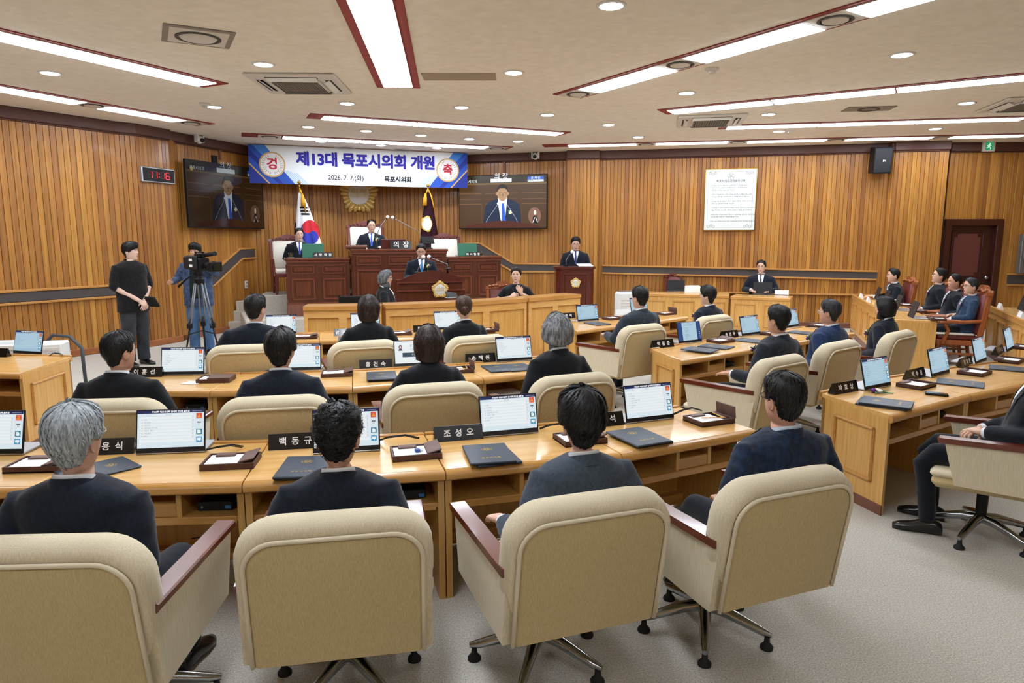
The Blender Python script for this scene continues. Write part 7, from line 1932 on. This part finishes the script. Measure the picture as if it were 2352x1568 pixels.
# ---- white equipment boxes and hose at the left wall
q = P(122, 850, 0); q = Q(122, 808, 7.6)
o = thing('equipment_box', 'white equipment box standing behind the left block desk', 'box', (q.x, q.y, 0), .3); h = Q(122, 785, 7.6).z
mb = MB(); mb.box(-.13, .13, -.15, .15, 0, h, .015); obj('case', mb, M_white, o); mb = MB(); mb.box(-.11, .11, -.155, -.145, h * .3, h - .04, .006); obj('cover', mb, M_lwhite, o)
mb = MB(); mb.tube([Vector((q.x, q.y, 0)) + Vector(v) for v in ((-.25, .2, .3), (-.22, .1, h - .1), (-.12, .2, h + .05), (.06, .22, h + .03), (.2, .2, h - .1), (.24, .15, .2))], .02, 10); tag(obj('ribbed_hose', mb, mat('hose_grey', '3c4046', .5), None, 180), 'grey ribbed hose arching over the white equipment box', 'hose')
q = Q(20, 800, 7.3); h = Q(20, 787, 7.3).z
o = thing('equipment_box', 'low white box with a recessed top at the left picture edge', 'box', (q.x - .1, q.y, 0), .2); mb = MB(); mb.box(-.3, .3, -.2, .2, 0, h - .06, .01); obj('case', mb, M_white, o)
for x0, x1, y0, y1 in ((-.31, .31, -.21, -.16), (-.31, .31, .16, .21), (-.31, -.26, -.16, .16), (.26, .31, -.16, .16)): mb = MB(); mb.box(x0, x1, y0, y1, h - .06, h, .01); obj('rim', mb, M_white, o)
exec_chair('dark red chair half visible at the left picture edge', (-4.75, 5.35, 0), 0.1, M_leather, M_orange, 'red leather armchairs', H=.8, w=.28, carve=False)
# ---- video camera on a tripod
cq = P(452, 818, 0); D_ = cq.y - .62
cx_ = Q(455, 600, D_); hd = Q(458, 622, D_).z
o = thing('camera_tripod', 'tall black camera tripod with silver tubes before the cameraman', 'tripod', (cx_.x, D_, 0), math.radians(10))
mb = MB(); mb.lathe([(.06, hd - .2), (.07, hd - .12), (.05, hd - .1), (.055, hd - .02), (.08, hd)], 18); obj('fluid_head', mb, M_black, o, 50)
for ang in (100, 215, 335):
    a = math.radians(ang); c, s_ = math.cos(a), math.sin(a); r1 = .30
    for off in (-.03, .03):
        mb = MB(); mb.tube([(.06 * c - off * s_, .06 * s_ + off * c, hd - .18), (r1 * .6 * c - off * s_, r1 * .6 * s_ + off * c, hd * .42)], .011, 8); obj('upper_tube', mb, M_grey, o, 180)
    mb = MB(); mb.tube([(r1 * .5 * c, r1 * .5 * s_, hd * .5), (r1 * c, r1 * s_, .02)], [.014, .012], 8); lg = obj('leg', mb, M_black, o, 180)
    mb = MB(); mb.M = T(r1 * .6 * c, r1 * .6 * s_, hd * .42); mb.box(-.035, .035, -.035, .035, -.04, .04, .01); obj('leg_lock', mb, M_black, lg)
    mb = MB(); mb.ball((r1 * c, r1 * s_, .025), .025, 10, 6); obj('foot', mb, M_rubber, lg, 180)
    mb = MB(); mb.tube([(0, 0, hd * .36), (r1 * .7 * c, r1 * .7 * s_, hd * .33)], .009, 6); obj('spreader', mb, M_black, o, 180)
mb = MB(); mb.tube([(-.06, .0, hd - .04), (-.2, .1, hd - .12), (-.34, .16, hd - .24)], [.012, .012, .018], 8); obj('pan_handle', mb, M_black, o, 180)
o = thing('video_camera', 'black broadcast video camera on the tripod, lens towards the right', 'video camera', (cx_.x + .02, D_, hd + .005), math.radians(52)); o.scale = (.92,) * 3
mb = MB(); mb.box(-.09, .09, -.16, .18, .0, .2, .02); obj('camera_body', mb, M_black, o)
mb = MB(); mb.box(-.1, .0, .16, .34, .02, .22, .02); obj('battery', mb, M_dgrey, o)
mb = MB(); mb.box(-.12, -.07, -.1, .22, .02, .24, .05); obj('side_cover', mb, M_dgrey, o)
mb = MB(); mb.cyl((.02, -.14, .08), (.02, -.3, .07), .055, .06, 18); mb.cyl((.02, -.3, .07), (.02, -.4, .07), .07, .085, 18); ln = obj('lens', mb, M_black, o, 40)
mb = MB(); mb.M = T(.02, -.42, .07); mb.box(-.1, .1, -.05, .03, -.075, .075, .012); obj('lens_hood', mb, M_black, ln)
mb = MB(); mb.cyl((.02, -.481, .07), (.02, -.483, .07), .06, None, 18); obj('front_glass', mb, mat('lens_glass', '0c1a14', .05, coat=1), ln, 40)
mb = MB(); mb.cyl((.07, .0, .24), (.07, -.22, .26), .032, .036, 14); mb.cyl((.07, -.22, .26), (.07, -.36, .27), .03, .036, 14); obj('microphone', mb, M_dgrey, o, 50)
mb = MB(); mb.box(-.02, .02, -.14, .12, .28, .3, .006); mb.tube([(0, .1, .2), (0, .1, .29)], .012, 6); mb.tube([(0, -.12, .2), (0, -.12, .29)], .012, 6); obj('top_handle', mb, M_black, o, 40)
mb = MB(); mb.box(-.03, .09, -.05, .12, .2, .27, .015); obj('viewfinder', mb, M_black, o)
for z, t in ((.15, 'a'), (.06, 'b')): mb = MB(); mb.box(-.1215, -.119, .0, .1, z, z + .04); obj('sticker', mb, M_paper, o)
mb = MB(); mb.box(-.02, .07, -.1615, -.159, .03, .055); obj('sticker', mb, M_paper, o)
bpy.data.scenes.remove(TMP)
bpy.data.batch_remove(list(BENCH.values()))
bpy.data.batch_remove([m for m in bpy.data.meshes if m.users == 0] + [c for c in bpy.data.curves if c.users == 0])
